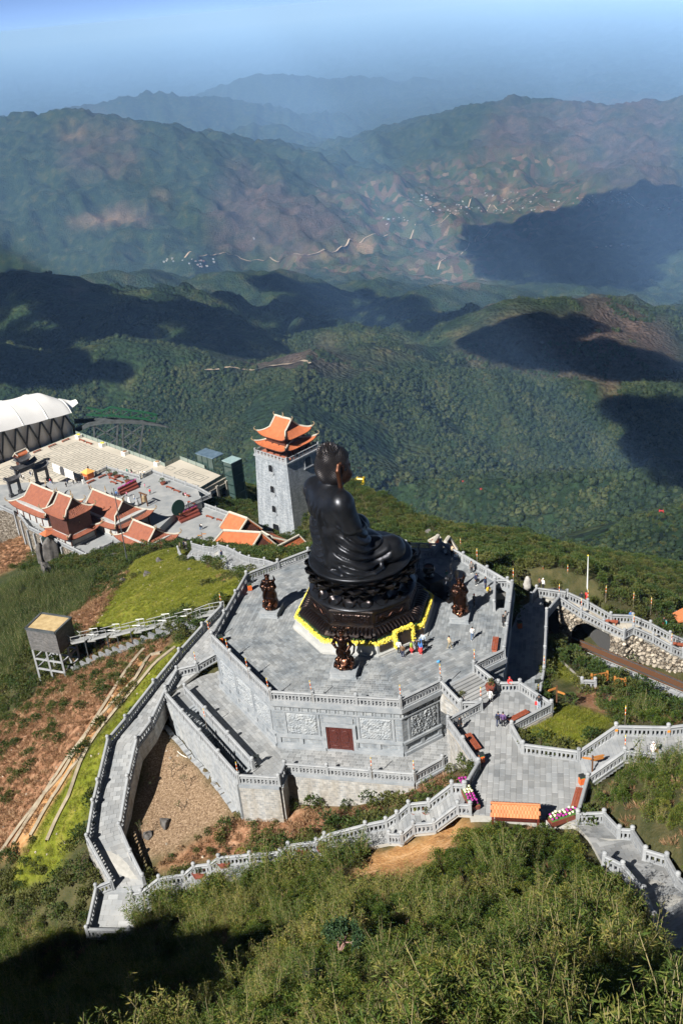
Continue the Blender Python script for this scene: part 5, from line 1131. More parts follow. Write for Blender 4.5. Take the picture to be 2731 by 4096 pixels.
# ------------------------------------------------------------------ temple hill, all on one axis
TA=rad(-44);TU=np.array([math.cos(TA),math.sin(TA)]);TV=np.array([-math.sin(TA),math.cos(TA)])
def ribmat(name,c1,c2,per=.33,bump=.6):
 """tiled roof: rows of half-round tiles down the slope"""
 m=mat(name,c1,.75,0,c2,1.1,rand=.05,coord='World',detail=6,wob=.7);n=m.node_tree.nodes;l=m.node_tree.links
 g=n.new('ShaderNodeNewGeometry');cr=n.new('ShaderNodeVectorMath');cr.operation='CROSS_PRODUCT';l.new(g.outputs['True Normal'],cr.inputs[0]);cr.inputs[1].default_value=(0,0,1);nm=n.new('ShaderNodeVectorMath');nm.operation='NORMALIZE';l.new(cr.outputs[0],nm.inputs[0]);dt=n.new('ShaderNodeVectorMath');dt.operation='DOT_PRODUCT';l.new(g.outputs['Position'],dt.inputs[0]);l.new(nm.outputs[0],dt.inputs[1])
 mu=n.new('ShaderNodeMath');mu.operation='MULTIPLY';mu.inputs[1].default_value=2*math.pi/per;l.new(dt.outputs['Value'],mu.inputs[0]);sn=n.new('ShaderNodeMath');sn.operation='SINE';l.new(mu.outputs[0],sn.inputs[0])
 bp=n.new('ShaderNodeBump');bp.inputs['Strength'].default_value=bump;bp.inputs['Distance'].default_value=.08;l.new(sn.outputs[0],bp.inputs['Height']);l.new(bp.outputs[0],n['Principled BSDF'].inputs['Normal']);return m
M_TILE=ribmat('aged_roof_tiles',(.18,.055,.03),(.3,.098,.05));M_TILEN=ribmat('orange_roof_tiles',(.36,.09,.03),(.5,.15,.055))
M_RIDGE=mat('cream_ridge',(.36,.34,.28),.8,0,(.48,.45,.38),2);M_FIN=mat('weathered_finial',(.18,.12,.06),.7,0,(.36,.28,.17),3);M_WOODD=mat('temple_wood',(.05,.018,.012),.6,0,(.1,.035,.022),2)
M_TWALL=mat('temple_wall',(.3,.31,.31),.8,0,(.42,.42,.4),.6,coord='World')
def finial(p,d,t,s=1.0,name='finial'):
 d=np.array([d[0],d[1],0.0]);d/=np.linalg.norm(d)+1e-9;P=[p,p+d*.5*s+(0,0,.25*s),p+d*.75*s+(0,0,.75*s),p+d*.5*s+(0,0,1.2*s),p+d*.2*s+(0,0,1.1*s)]
 MB().tube(P,[.2*s,.19*s,.15*s,.1*s,.05*s],5).build(name,M_FIN,t)
def troof(t,c,L,Wd,ze,h,rz,tile,gab=.62,curl=.9,fin=1.0,hip=True):
 """curved hip-and-gable roof: tiled slopes, gables, ridge and hip beams, finials"""
 a,b=L/2,Wd/2;ca,sa=math.cos(rz),math.sin(rz);g=a*gab
 def w(x,y,z):return np.array([c[0]+x*ca-y*sa,c[1]+x*sa+y*ca,z])
 def prof(v):return h*(1-v)**1.35
 nv,nu=10,14
 def slope(sg):
  P=[]
  for i in range(nv+1):
   v=i/nv;hx=g if(not hip or v<.5)else g+(a-g)*(v-.5)/.5
   P.append([w(u*hx,sg*b*v,ze+prof(v)+curl*(abs(u)**5)*v**3)for u in np.linspace(-1,1,nu+1)])
  return P
 rf=None
 for sg in(-1,1):
  P=slope(sg);m=MB().grid(P);m.grid([[p-(0,0,.22)for p in r]for r in P],1);m.grid([P[-1],[p-(0,0,.22)for p in P[-1]]],1);q=m.build('roof' if rf is None else 'roof_slope',[tile,M_WOODD],t if rf is None else rf);rf=rf or q
 for sg in(-1,1):
  if hip:
   P=[]
   for i in range(nv//2+1):
    v=.5+.5*i/(nv//2);x=sg*(g+(a-g)*(v-.5)/.5);P.append([w(x,y*b*v,ze+prof(v)+curl*(abs(y)**5)*v**3)for y in np.linspace(-1,1,nu+1)])
   m=MB().grid(P);m.grid([[p-(0,0,.22)for p in r]for r in P],1);m.build('end_slope',[tile,M_WOODD],rf)
  vb=.5 if hip else 1.0;q=[w(sg*g*.98,y*b*vb,ze+prof(abs(y)*vb)-.1)for y in np.linspace(-1,1,9)];MB().add(q,[tuple(range(9))]).build('gable',M_WOODD,rf)
  for s2 in(-1,1):
   e=[w(sg*g,s2*b*v,ze+prof(v)+.12)for v in np.linspace(0,vb,6)];MB().tube(e,.2,5).build('gable_edge',M_RIDGE,rf)
   if hip:
    e=[w(sg*(g+(a-g)*(v-.5)/.5),s2*b*v,ze+prof(v)+curl*v**3+.12)for v in np.linspace(.5,1,6)];MB().tube(e,.2,5).build('hip_beam',M_RIDGE,rf);finial(e[-1],e[-1][:2]-np.array(c[:2]),rf,fin)
  finial(w(sg*g,0,ze+h+.1),(w(sg*g,0,0)-w(0,0,0))[:2],rf,fin*.9,'ridge_finial')
 MB().tube([w(-g,0,ze+h+.22),w(0,0,ze+h+.12),w(g,0,ze+h+.22)],.26,6).build('ridge',M_RIDGE,rf)
def tbox(c,rz,d,z):return MB().box((c[0],c[1],z),d,rz)
M_COURT=mat('courtyard_paving',(.2,.215,.225),.7,0,(.31,.315,.31),.35,.2,3,coord='World',detail=6)
M_CREAM=mat('cream_plaza_paving',(.38,.345,.285),.8,0,(.47,.43,.36),.12,coord='World',detail=6)
ZU,ZL,ZC=-50.0,-52.0,-52.3
def poly(name,pts,z,mt,th=1.5,parent=None):
 P=[at(x,y,z)[:2]for x,y in pts];CARVE.append((P,z-1.0));b=MB().prism(P,z-th,z);return struct(b.build(name,mt))if parent is None else b.build(name,mt,parent)
cp=poly('cable_station_plaza',[(305,1737),(663,1867),(721,1838),(905,1910),(760,1990),(430,2010),(0,2010),(-260,2010),(-260,1960)],ZC,M_CREAM,1.2)
up=poly('upper_courtyard',[(340,1925),(431,1879),(563,1917),(612,1893),(793,1961),(806,2006),(698,2054),(640,2110),(455,2180),(350,2232),(118,2117),(65,2042),(0,2040),(-200,2060),(-200,1960),(100,1930)],ZU,M_COURT,3.0)
lp=poly('lower_courtyard',[(690,2050),(809,2020),(930,2070),(880,2170),(700,2200),(620,2140)],ZL,M_COURT,3.0)
# diamond inlays of the cream plaza
M_INL=mat('dark_inlay',(.06,.075,.07),.6);cx0=at(480,1880,ZC)
dm=0
pc=[at(x,y,ZC)[:2]for x,y in[(305,1745),(655,1872),(722,1845),(890,1910),(780,1962),(612,1897),(563,1920),(431,1884),(330,1935),(210,1930),(0,1990),(-40,1990),(-40,1880)]]
for i in range(-9,10):
 for j in range(-5,6):
  c=cx0[:2]+TU*(i*6.1+(3.05 if j%2 else 0))+TV*j*4.4
  if not inpoly(c[0],c[1],pc):continue
  for s in(1.0,.55):
   b=MB();q=[c+TU*2.6*s+TV*1.8*s,c-TU*2.6*s+TV*1.8*s,c-TU*2.6*s-TV*1.8*s,c+TU*2.6*s-TV*1.8*s]
   if not all(inpoly(p[0],p[1],pc)for p in q):continue
   for k in range(4):
    A,B=q[k],q[(k+1)%4];mid=(q[0]+q[2])/2;ia,ib_=A+(mid-A)*.09/s,B+(mid-B)*.09/s;b.add([(*A,ZC+.006),(*B,ZC+.006),(*ib_,ZC+.006),(*ia,ZC+.006)],[(0,1,2,3)])
   b.build('diamond_inlay',M_INL,cp)
def tp(x,y,z):return at(x,y,z)
fb_=lambda pts,z,lab:balustrade([tp(x,y,z)for x,y in pts],lab,fine=False,bay=5,group='temple courtyard balustrades')
fb_([(340,1925),(431,1879),(563,1917)],ZU,'pale courtyard balustrade behind the red benches above the cream plaza')
fb_([(575,1912),(612,1893),(793,1961),(845,1990)],ZU,'long pale courtyard balustrade along the cream plaza edge')
fb_([(845,1990),(806,2006),(698,2054)],ZU,'pale balustrade above the courtyard flower steps')
fb_([(809,2024),(925,2066)],ZL,'pale balustrade at the far edge of the lower courtyard')
fb_([(65,2042),(118,2117)],ZU,'pale balustrade at the far left corner of the temple platform')
fb_([(118,2117),(350,2232)],ZU,'pale balustrade along the rocky front of the temple platform')
fb_([(350,2232),(455,2180)],ZU,'dark balustrade at the right end of the temple platform')
fb_([(-200,1975),(0,2032),(60,2060)],ZU,'pale balustrade at the far left of the gate court')
# rubble face of the temple platform with pale posts
tw=thing('platform_wall','rubble platform wall with pale concrete posts under the temples','wall',tp(118,2117,-60));b=MB()
pw=[tp(x,y,ZU)for x,y in[(-120,2040),(65,2042),(118,2117),(350,2232),(455,2180),(640,2110)]];wall_run(b,[p-(0,0,.1)for p in pw],-61,.6,side=0);b.build('wall_face',M_RUBC,tw)
for f in(0,.12,.25,.4,.6,.8,1):
 p=pw[2]+(pw[3]-pw[2])*f+np.array([-.5,-.5,0])*.8;MB().box((p[0],p[1],-61),(.45,.45,11),TA).build('post',M_RAIL,tw)
for f in(0,.5):p=pw[1]+(pw[2]-pw[1])*f+np.array([-.6,-.3,0])*.8;MB().box((p[0],p[1],-61),(.45,.45,11),TA).build('post',M_RAIL,tw)
# ------------------------------------------------------------------ temples
def temple(label,c,L,Wd,ze,h,zb,rot=0.0,tile=M_TILE,gab=.62,wall=M_TWALL,curl=.9,inset=1.3,name='temple_hall',fin=1.0,hip=True,second=None):
 t=thing(name,label,'temple',(c[0],c[1],zb));rz=TA+rot
 tbox(c,rz,(L-2*inset,Wd-2*inset,ze-zb+h*.25),zb).build('wall',wall,t);tbox(c,rz,(L-2*inset+.5,Wd-2*inset+.5,.5),zb).build('base_step',M_RAIL,t)
 n=max(2,int(L/3.2))
 for i in range(n+1):
  for sg in(-1,1):
   p=np.array(c)+TU_(rot)*((i/n-.5)*(L-2*inset+.3))+TV_(rot)*sg*(Wd/2-inset+.05);MB().tube([(p[0],p[1],zb),(p[0],p[1],ze)],.18,6).build('column',M_WOODD,t)
 troof(t,c,L,Wd,ze,h,rz,tile,gab,curl,fin,hip)
 if second:
  L2,W2,ze2,h2=second;tbox(c,rz,(L2*.8,W2*.8,ze2-ze-h*.2),ze+h*.25).build('upper_storey',M_WOODD,t);troof(t,c,L2,W2,ze2,h2,rz,tile,gab,curl*.9,fin)
 return t
def TU_(r):return np.array([math.cos(TA+r),math.sin(TA+r)])
def TV_(r):return np.array([-math.sin(TA+r),math.cos(TA+r)])
temple('left temple hall with a long aged red tiled roof beside the stone gate',(-75.6,238.6),17,11.5,-46.4,4.6,ZU,tile=M_TILE)
temple('middle two-tiered temple tower with red wooden upper storey and curled roofs',(-66.2,224.6),10.5,9.5,-47.4,2.2,ZU,second=(9.5,8.4,-42.2,4.0),gab=.6)
temple('large central temple hall with aged red roof and gable facing the courtyard',(-57.6,230.6),20,12,-46.8,4.8,ZU)
temple('front right temple hall with curled white-edged eaves above the green bank',(-47.6,219.6),13.5,9.5,-49.2,3.6,-53.5)
# stone gate
M_GATE=mat('dark_gate_stone',(.035,.036,.04),.6,0,(.09,.09,.095),1.2,.4,6,coord='World')
cols=[at(*kW(*q),ZU)for q in[(185,1670),(320,1610),(575,1490),(735,1430)]];gt=thing('stone_gate','dark carved stone gate with four pillars and three curved roofs','gate',cols[1])
ga=math.atan2(*(cols[3]-cols[0])[:2][::-1])
for p,zt in zip(cols,(-45.2,-43.0,-43.0,-45.2)):MB().box(p,(1.1,1.1,.9),ga).box(p+(0,0,.9),(.65,.65,zt-ZU-.9),ga).build('pillar',M_GATE,gt)
def gbeam(a,b,z,h,w,nm):MB().beam((a[0],a[1],z),(b[0],b[1],z),w,h).build(nm,M_GATE,gt)
gbeam(cols[1],cols[2],-44.6,.9,.5,'lintel');gbeam(cols[0],cols[1],-46.4,.7,.45,'lintel');gbeam(cols[2],cols[3],-46.4,.7,.45,'lintel')
def groof(a,b,z,w,ov):
 d=(b-a)/np.linalg.norm(b-a);A=a-d*ov;B=b+d*ov;n=np.array([-d[1],d[0],0]);P=[]
 for i in range(13):
  t=i/12;p=A+(B-A)*t;k=abs(2*t-1)**4*.6;P.append([np.array([p[0],p[1],z+k])+n*s*w+(0,0,q)for s,q in((-1,0),(-.5,.35),(0,.9),(.5,.35),(1,0),(.9,-.2),(-.9,-.2))])
 MB().grid(P,0,True).add(P[0],[tuple(range(7))]).add(P[-1],[tuple(range(7))]).build('curved_roof',M_GATE,gt)
groof(cols[1],cols[2],-43.0,1.1,1.0);groof(cols[0],cols[1],-45.2,.9,.9);groof(cols[2],cols[3],-45.2,.9,.9);gbeam(cols[1]*.7+cols[2]*.3,cols[1]*.3+cols[2]*.7,-42.2,1.2,.5,'upper_panel');groof(cols[1]*.72+cols[2]*.28,cols[1]*.28+cols[2]*.72,-41.2,1.0,1.0)
# ------------------------------------------------------------------ bell tower
M_TOW=wallmat('tower_brick',(.2,.225,.25),(.3,.325,.345),(.28,.3,.315),.7,.28,.6,.015,.3,stain=(.12,.14,.16))
TC=np.array([-11.6,224.9]);tz0,tz1=-52.0,-32.6;bt=thing('bell_tower','tall tapering grey brick bell tower with double orange roof','tower',(*TC,tz0));tr=rad(45)
def sq(hw,z):return[np.array([TC[0]+x*hw*math.cos(tr)-y*hw*math.sin(tr),TC[1]+x*hw*math.sin(tr)+y*hw*math.cos(tr),z])for x,y in((-1,-1),(1,-1),(1,1),(-1,1))]
hw=lambda z:6.45+(5.45-6.45)*(z-tz0)/(tz1-tz0)
b=MB();q=sq(hw(tz0),tz0)+sq(hw(tz1),tz1);b.add(q,[(0,1,5,4),(1,2,6,5),(2,3,7,6),(3,0,4,7),(4,5,6,7)]);b.build('shaft',M_TOW,bt)
MB().box((*TC,tz1),(11.5,11.5,.45),tr).build('cornice',M_SMOOTH,bt);MB().box((*TC,tz1+.45),(10.6,10.6,.12),tr).build('deck',mat('red_deck_tiles',(.3,.1,.06),.7,0,(.36,.14,.09),2),bt)
# faces: 0 = left-facing (near left), 1 = right-facing (near right)
fdir={0:(np.array([math.cos(rad(135)),math.sin(rad(135))]),np.array([math.cos(rad(225)),math.sin(rad(225))])),1:(np.array([math.cos(rad(45)),math.sin(rad(45))]),np.array([math.cos(rad(315)),math.sin(rad(315))]))}
M_DARK=mat('window_dark',(.008,.009,.011),.4)
def twin(face,u,z,w,h,label=None,sill=True):
 d,n=fdir[face];o=hw(z);dn3=np.array([n[0],n[1],0]);d3=np.array([d[0],d[1],0]);c=np.array([TC[0]+n[0]*o+d[0]*u,TC[1]+n[1]*o+d[1]*u,z]);wdw=MB()
 pr_=[(-w/2,0),(w/2,0),(w/2,h*.8),(w/2-.25,h),(-w/2+.25,h),(-w/2,h*.8)];P=[c+d3*a+np.array([0,0,b_])+dn3*(.05+.05*(1-b_/h)*0)-dn3*(b_*.05)for a,b_ in pr_]
 wdw.add(P,[tuple(range(6))]);W_=wdw.build('window',M_DARK,bt)
 f=MB();Q=[c+d3*a*1.22+np.array([0,0,(b_-h/2)*1.16+h/2])+dn3*.16-dn3*(b_*.05)for a,b_ in pr_];P2=[p+dn3*.11 for p in P]
 f.add(P2+Q,[(i,(i+1)%6,6+(i+1)%6,6+i)for i in range(6)]);f.add(Q+[p-dn3*.25 for p in Q],[(i,(i+1)%6,6+(i+1)%6,6+i)for i in range(6)]);f.build('frame',M_SMOOTH,W_)
 if sill:MB().beam(c-d3*(w*.75)+(0,0,-.5)+dn3*.12,c+d3*(w*.75)+(0,0,-.5)+dn3*.12,.4,.3).build('sill',M_SMOOTH,W_);MB().beam(c-d3*(w*.4)+(0,0,-1.0)+dn3*.1,c+d3*(w*.4)+(0,0,-1.0)+dn3*.1,.2,.22).build('bracket',M_SMOOTH,W_)
for z in(-35.6,-41.0,-46.2):twin(0,0.2,z,1.35,1.75)
twin(0,0,-51.9,2.2,2.6,sill=False)
for z in(-35.2,-41.2,-46.6):twin(1,1.2,z,2.0,2.2)
b=MB();
for k in range(4):
 A,B=sq(5.35,tz1+.45)[k],sq(5.35,tz1+.45)[(k+1)%4];t_=MB();t_.beam(A+(0,0,.95),B+(0,0,.95),.22,.16);t_.beam(A+(0,0,.35),B+(0,0,.35),.16,.14);t_.beam(A+(0,0,.0),B+(0,0,0),.2,.14)
 for i in range(9):p=A+(B-A)*(i+.5)/9;t_.box((p[0],p[1],p[2]+.1),(.5,.12,.86),math.atan2(*(B-A)[:2][::-1]))
 t_.build('parapet',M_RAIL,bt);MB().box(A,(.35,.35,1.5),tr).build('parapet_post',M_RAIL,bt)
for i in range(4):
 for j in range(4):
  if i in(0,3)or j in(0,3):p=TC+fdir[1][0]*(i-1.5)*2.2+fdir[0][0]*(j-1.5)*2.2;MB().tube([(p[0],p[1],tz1+.5),(p[0],p[1],-29.0)],.24,7).build('column',M_WOODD,bt)
troof(bt,TC,10.6,10.6,-29.7,1.9,rad(-45),M_TILEN,.66,.9,.8);MB().box((*TC,-29.3),(6.4,6.4,2.2),tr).build('lantern_storey',M_WOODD,bt);troof(bt,TC,9.6,9.0,-27.3,3.6,rad(-45),M_TILEN,.56,.9,.85)
MB().tube([(*TC,-23.7),(*TC,-22.2)],[.2,.05],6).build('spire',M_FIN,bt)
# ------------------------------------------------------------------ orange roofed gate house below the tower
def gable_px(label,rl,rr_,el,er,zr,ze,zb,tile=M_TILEN,name='tiled_house',group=None):
 a,b_,c,d=at(*rl,zr),at(*rr_,zr),at(*er,ze),at(*el,ze);t=thing(name,label,'house',np.append(((a+b_)/2)[:2],zb),group)
 rm=[2*np.append(((a if i==0 else b_)[:2]),0)-np.append((d if i==0 else c)[:2],0)for i in(0,1)];e,f=rm[0]+(0,0,ze),rm[1]+(0,0,ze)
 for P in([a,b_,c,d],[b_,a,e,f]):MB().add(P+[p-(0,0,.3)for p in P],[(0,1,2,3),(7,6,5,4),(0,4,5,1),(1,5,6,2),(2,6,7,3),(3,7,4,0)]).build('roof_slope',tile,t)
 MB().tube([a+(0,0,.15),b_+(0,0,.15)],.3,6).build('ridge',M_RIDGE,t)
 for p,q_ in((a,d),(b_,c),(a,e),(b_,f)):MB().beam(p+(0,0,.02),q_+(0,0,.02),.4,.25).build('gable_edge',M_RIDGE,t)
 cen=(a+b_+c+d+e+f)/6;CARVE.append(([(cen+(p-cen)*1.25)[:2]for p in(d,c,f,e)],zb-.3));wl=[cen+(p-cen)*.84 for p in(d,c,f,e)];MB().prism([p[:2]for p in wl],zb,ze+.1).build('wall',M_WOODD,t)
 for p,q_,r_ in((a,d,e),(b_,c,f)):k=[cen+(x-cen)*.86 for x in(p,q_,r_)];MB().add([k[0]-(0,0,.3),k[1],k[2]],[(0,1,2)]).build('gable',M_WOODD,t)
 return t
gable_px('large house with stepped orange tiled roof beside the bell tower',kS(665,195),kS(872,268),kS(560,360),kS(755,450),-44.5,-48,ZL,name='tiled_house')
gable_px('wide front house with orange roof overlapping the larger one below the tower',kS(600,400),kS(1025,425),kS(440,585),kS(900,625),-44.6,-48.6,ZL)
gable_px('small orange roofed annex facing the tower doorway',kS(1030,415),kS(1150,480),kS(930,570),kS(950,600),-47.0,-49,ZL)
gable_px('small orange roofed porch right of the tiled houses',kS(1200,585),kS(1445,455),kS(1325,640),kS(1515,525),-43.0,-44.8,-48)
gable_px('orange roof tip behind the back right corner of the terrace',k5(345,195),k5(395,118),k5(300,170),k5(310,165),-9,-11,-14,name='tiled_house')
gable_px('second orange roof tip beside the standing couple at the terrace back',k5(470,190),k5(508,135),k5(560,240),k5(590,260),-8.6,-10.5,-14)
M_SOLAR=mat('dark_tin_roof',(.05,.055,.065),.5,0,(.1,.11,.12),3,.4,12,coord='World')
b=MB();P=[at(*kS(*q),-45.4)for q in[(1330,640),(1520,530),(1580,570),(1560,640),(1400,660)]];b.prism([p[:2]for p in P],-48,-45.4);tag(b.build('tin_roof_shed',M_SOLAR),'low dark tin roofed shed behind the orange porch','shed')
# ------------------------------------------------------------------ building under the cream plaza, lift tower
ub_=thing('plaza_building','pale concrete and dark glass building front under the cream plaza edge','building',at(905,1910,ZC));c0,c1=at(905,1910,ZC),at(760,1990,ZC);n_=np.array([.69,-.72,0])*.0
dd=(c1-c0)/np.linalg.norm(c1-c0)
MB().beam(c0+(0,0,-2.3),c1+(0,0,-2.3),.5,1.0).build('slab_edge',M_CONC,ub_)
for f in(.02,.28,.6,.95):p=c0+(c1-c0)*f;MB().box((p[0],p[1]-.1,-66),(.8,.8,12.9),TA+rad(90)).build('column',M_CONC,ub_)
M_GLASS=mat('dark_glass',(.01,.014,.018),.08,0,(.02,.026,.032),1,spec=1.0)
p0,p1=c0+(-.5,.5,0),c1+(-.5,.5,0);b=MB();wall_run(b,[p0+(0,0,-2.3),p1+(0,0,-2.3)],-58,.2);b.build('glazing',M_GLASS,ub_);b=MB();wall_run(b,[p0+(.15,-.15,-5.7),p1+(.15,-.15,-5.7)],-66,.5);b.build('lower_wall',M_TWALL,ub_)
for f in(.15,.45,.75):p=c0+(c1-c0)*f+(-.3,.3,0);MB().beam((p[0],p[1],-58),(p[0]+.01,p[1],-54.6),.12,.12).build('mullion',M_CONC,ub_)
lt_=thing('lift_tower','tall dark green glass lift tower beside the cream plaza','tower',at(940,1920,-60));lc=at(928,1905,ZC)[:2]+np.array([.6,-.2])
M_TEAL=mat('dark_teal_steel',(.012,.03,.028),.45,.3);M_LGL=mat('tinted_glass',(.03,.055,.05),.1,0,(.05,.08,.075),.5,spec=.8)
MB().box((*lc,-67),(3.6,3.6,19.5),TA).build('glass_shaft',M_LGL,lt_)
for sx in(-1,1):
 for sy in(-1,1):p=lc+TU*sx*1.85+TV*sy*1.85;MB().box((p[0],p[1],-67),(.3,.3,19.7),TA).build('corner_column',M_TEAL,lt_)
for i in range(7):
 z=-65+i*2.7;b=MB()
 for k in range(4):
  q=[lc+TU*a*1.88+TV*c*1.88 for a,c in((-1,-1),(1,-1),(1,1),(-1,1))];b.beam((*q[k],z),(*q[(k+1)%4],z),.2,.2)
 b.build('ring_beam',M_TEAL,lt_)
MB().box((*lc,-47.35),(3.9,3.9,.2),TA).build('roof_panel',mat('lift_roof_glass',(.2,.3,.3),.15,0,(.3,.4,.4),1),lt_)
cn=at(845,1862,ZC)[:2];cv=thing('glass_canopy','blue glass entrance canopy joining the lift tower to the plaza','canopy',(*cn,ZC));MB().box((*cn,ZC+3.6),(7.6,4.2,.25),TA).build('roof',mat('canopy_glass',(.06,.1,.14),.15,0,(.12,.18,.24),.7),cv);MB().box((*(cn-TV*1.9),ZC),(7.2,.12,3.6),TA).build('side_glass',M_LGL,cv)
for i in range(4):p=cn+TU*(i-1.5)*2.3-TV*2.0;MB().box((*p,ZC),(.15,.15,3.6),TA).build('post',M_TEAL,cv)
# glass railing round the cream plaza
M_RGL=mat('railing_glass',(.16,.2,.18),.1,0,(.22,.26,.23),.8)
for i,(pa,pb_,lab)in enumerate([((305,1737),(663,1867),'long glass railing on the valley side of the cream plaza'),((663,1867),(721,1838),'short glass railing at the notch of the cream plaza'),((721,1838),(820,1876),'glass railing from the plaza notch to the blue canopy'),((895,1912),(770,1985),'glass railing above the plaza building front')]):
 a,b2=at(*pa,ZC),at(*pb_,ZC);t=thing('glass_railing',lab,'railing',a,'glass railings');n_=max(2,int(np.linalg.norm(b2-a)/3))
 for k in range(n_):p,q=a+(b2-a)*k/n_,a+(b2-a)*(k+1)/n_;b=MB();wall_run(b,[p+(b2-a)/np.linalg.norm(b2-a)*.08+(0,0,1.2),q+(0,0,1.2)],ZC+.08,.05);b.build('glass_panel',M_RGL,t);MB().box((p[0],p[1],ZC),(.12,.12,1.25),TA).build('post',M_TEAL,t)
# ------------------------------------------------------------------ cable car station with white membrane roof
st=thing('cable_car_station','cable car station with a scalloped white membrane roof and black zigzag columns','station',at(150,1800,-53));M_MEM=mat('white_membrane',(.72,.71,.68),.6,0,(.8,.79,.76),.2,coord='World');M_MEMW=mat('membrane_wall',(.5,.48,.45),.8,0,(.62,.6,.56),.3,coord='World');M_BLK=mat('black_steel',(.012,.014,.016),.5)
e0,e1=at(300,1737,-53),at(0,1862,-53);ev=(e1-e0)/np.linalg.norm(e1-e0);Ls=62.0;dp=np.array([ev[1],-ev[0],0]);dp=dp if dp[1]>0 else-dp;bay=4.3;N=14
def eave(s):return-45.6+3.0*min(1.2,s/27.4)+.06*math.cos(2*math.pi*s/(2*bay))*(1 if s>0 else 0)
P=[]
for i in range(-4,N*4+1):
 s=i*bay/4*1.0;row=[];ht=6.3*(1 if s>bay else max(.12,(s+4.3)/(2*bay))**.8);depth=17*(1 if s>bay else max(.05,(s+4.3)/(2*bay))**.7);sc=.1*abs(math.sin(math.pi*s/(2*bay)))
 for j in range(13):
  a=j/12;row.append(e0+ev*s+dp*(-.9+depth*a+(2.0 if s<0 else 0))+np.array([0,0,53+(eave(max(0,s))if s>=0 else-45.4+.3*-s)+ht*math.sin(math.pi*min(1,a*1.0))**.75-sc*math.sin(math.pi*a)]))
 P.append(row)
MB().grid(P).build('membrane_roof',M_MEM,st,True)
for k in range(0,N,2):MB().tube([p+(0,0,.06)for p in P[k*4+4]],.12,5).build('roof_rib',M_MEM,st)
for k in range(N):
 s=k*bay;a=e0+ev*s;c=e0+ev*(s+bay);m_=(a+c)/2;z1=eave(s+bay/2)-.1
 b=MB();w1=[a+dp*.9,m_+dp*.35,c+dp*.9];b.grid([[p*1.0 for p in w1],[np.append(p[:2],eave(s)-.2)for p in w1]]);b.build('wall_panel',M_MEMW,st)
 for p,q in((a,m_),(c,m_)):MB().tube([(p[0],p[1],-56),(p[0],p[1],-50.0)]if p is a else[(p[0],p[1],-50.05),(p[0],p[1],-50.0)],.32,6).build('column',M_BLK,st)if p is a else None;MB().tube([(p[0],p[1],-50.3),(q[0],q[1],z1)],.3,6).build('strut',M_BLK,st)
kd=gable_px('small red kiosk with a plain orange roof behind the stone gate',kW(225,1030),kW(395,955),kW(270,1065),kW(435,1005),-46.6,-47.4,ZC-.2,name='kiosk')
# green trestle
tz_=thing('cable_trestle','green steel cable car trestle with lattice legs beside the white station','trestle',aty(450,1800,305));M_GRN=mat('green_steel',(.008,.055,.028),.5,.2,(.016,.085,.045),2);M_GBM=mat('grey_box_beam',(.035,.042,.045),.6,0,(.08,.09,.095),1)
yy=306.0;D=lambda x,y,o=0:aty(*(x*.6378,1500+y*.6378),yy+o)
for o in(0,5):
 tp_=[D(545,205,o),D(640,225,o),D(700,200,o),D(760,212,o),D(820,222,o),D(900,232,o),D(985,250,o)];lo_=[D(545,250,o),D(640,255,o),D(700,255,o),D(760,262,o),D(820,268,o),D(900,275,o),D(975,292,o)]
 MB().tube(tp_,.36,5).build('top_chord',M_GRN,tz_);MB().tube(lo_,.36,5).build('bottom_chord',M_GRN,tz_)
 for i in range(6):MB().tube([lo_[i],tp_[i+1]],.22,4).build('diagonal',M_GRN,tz_);MB().tube([tp_[i+1],lo_[i+1]],.22,4).build('upright',M_GRN,tz_)
 if o:[MB().tube([D(x,y,0),D(x,y,5)],.14,4).build('cross_tie',M_GRN,tz_)for x,y in((640,225),(700,200),(760,212),(820,222),(900,232),(985,250))]
MB().tube([D(470,350),D(560,310),D(650,295),D(780,290),D(900,300),D(1000,315),D(1060,328)],[.9,.8,.7,.7,.6,.4,.2],4).build('guide_beam',M_GBM,tz_);MB().tube([D(470,290,5),D(700,280,5),D(900,290,5),D(1060,325,5)],[.9,.7,.6,.2],4).build('guide_beam',M_GBM,tz_)
for xa,xb in((590,600),(740,730),(770,775),(900,870)):
 for o in(0,5):MB().tube([D(xa,310,o),D(xb,520,o)],.4,4).build('lattice_leg',M_GBM,tz_)
for y0,y1 in((320,400),(400,490)):
 for xa,xb in((592,735),(735,592),(770,890),(890,770)):MB().tube([D(xa,y0),D(xb,y1)],.22,4).build('brace',M_GBM,tz_)
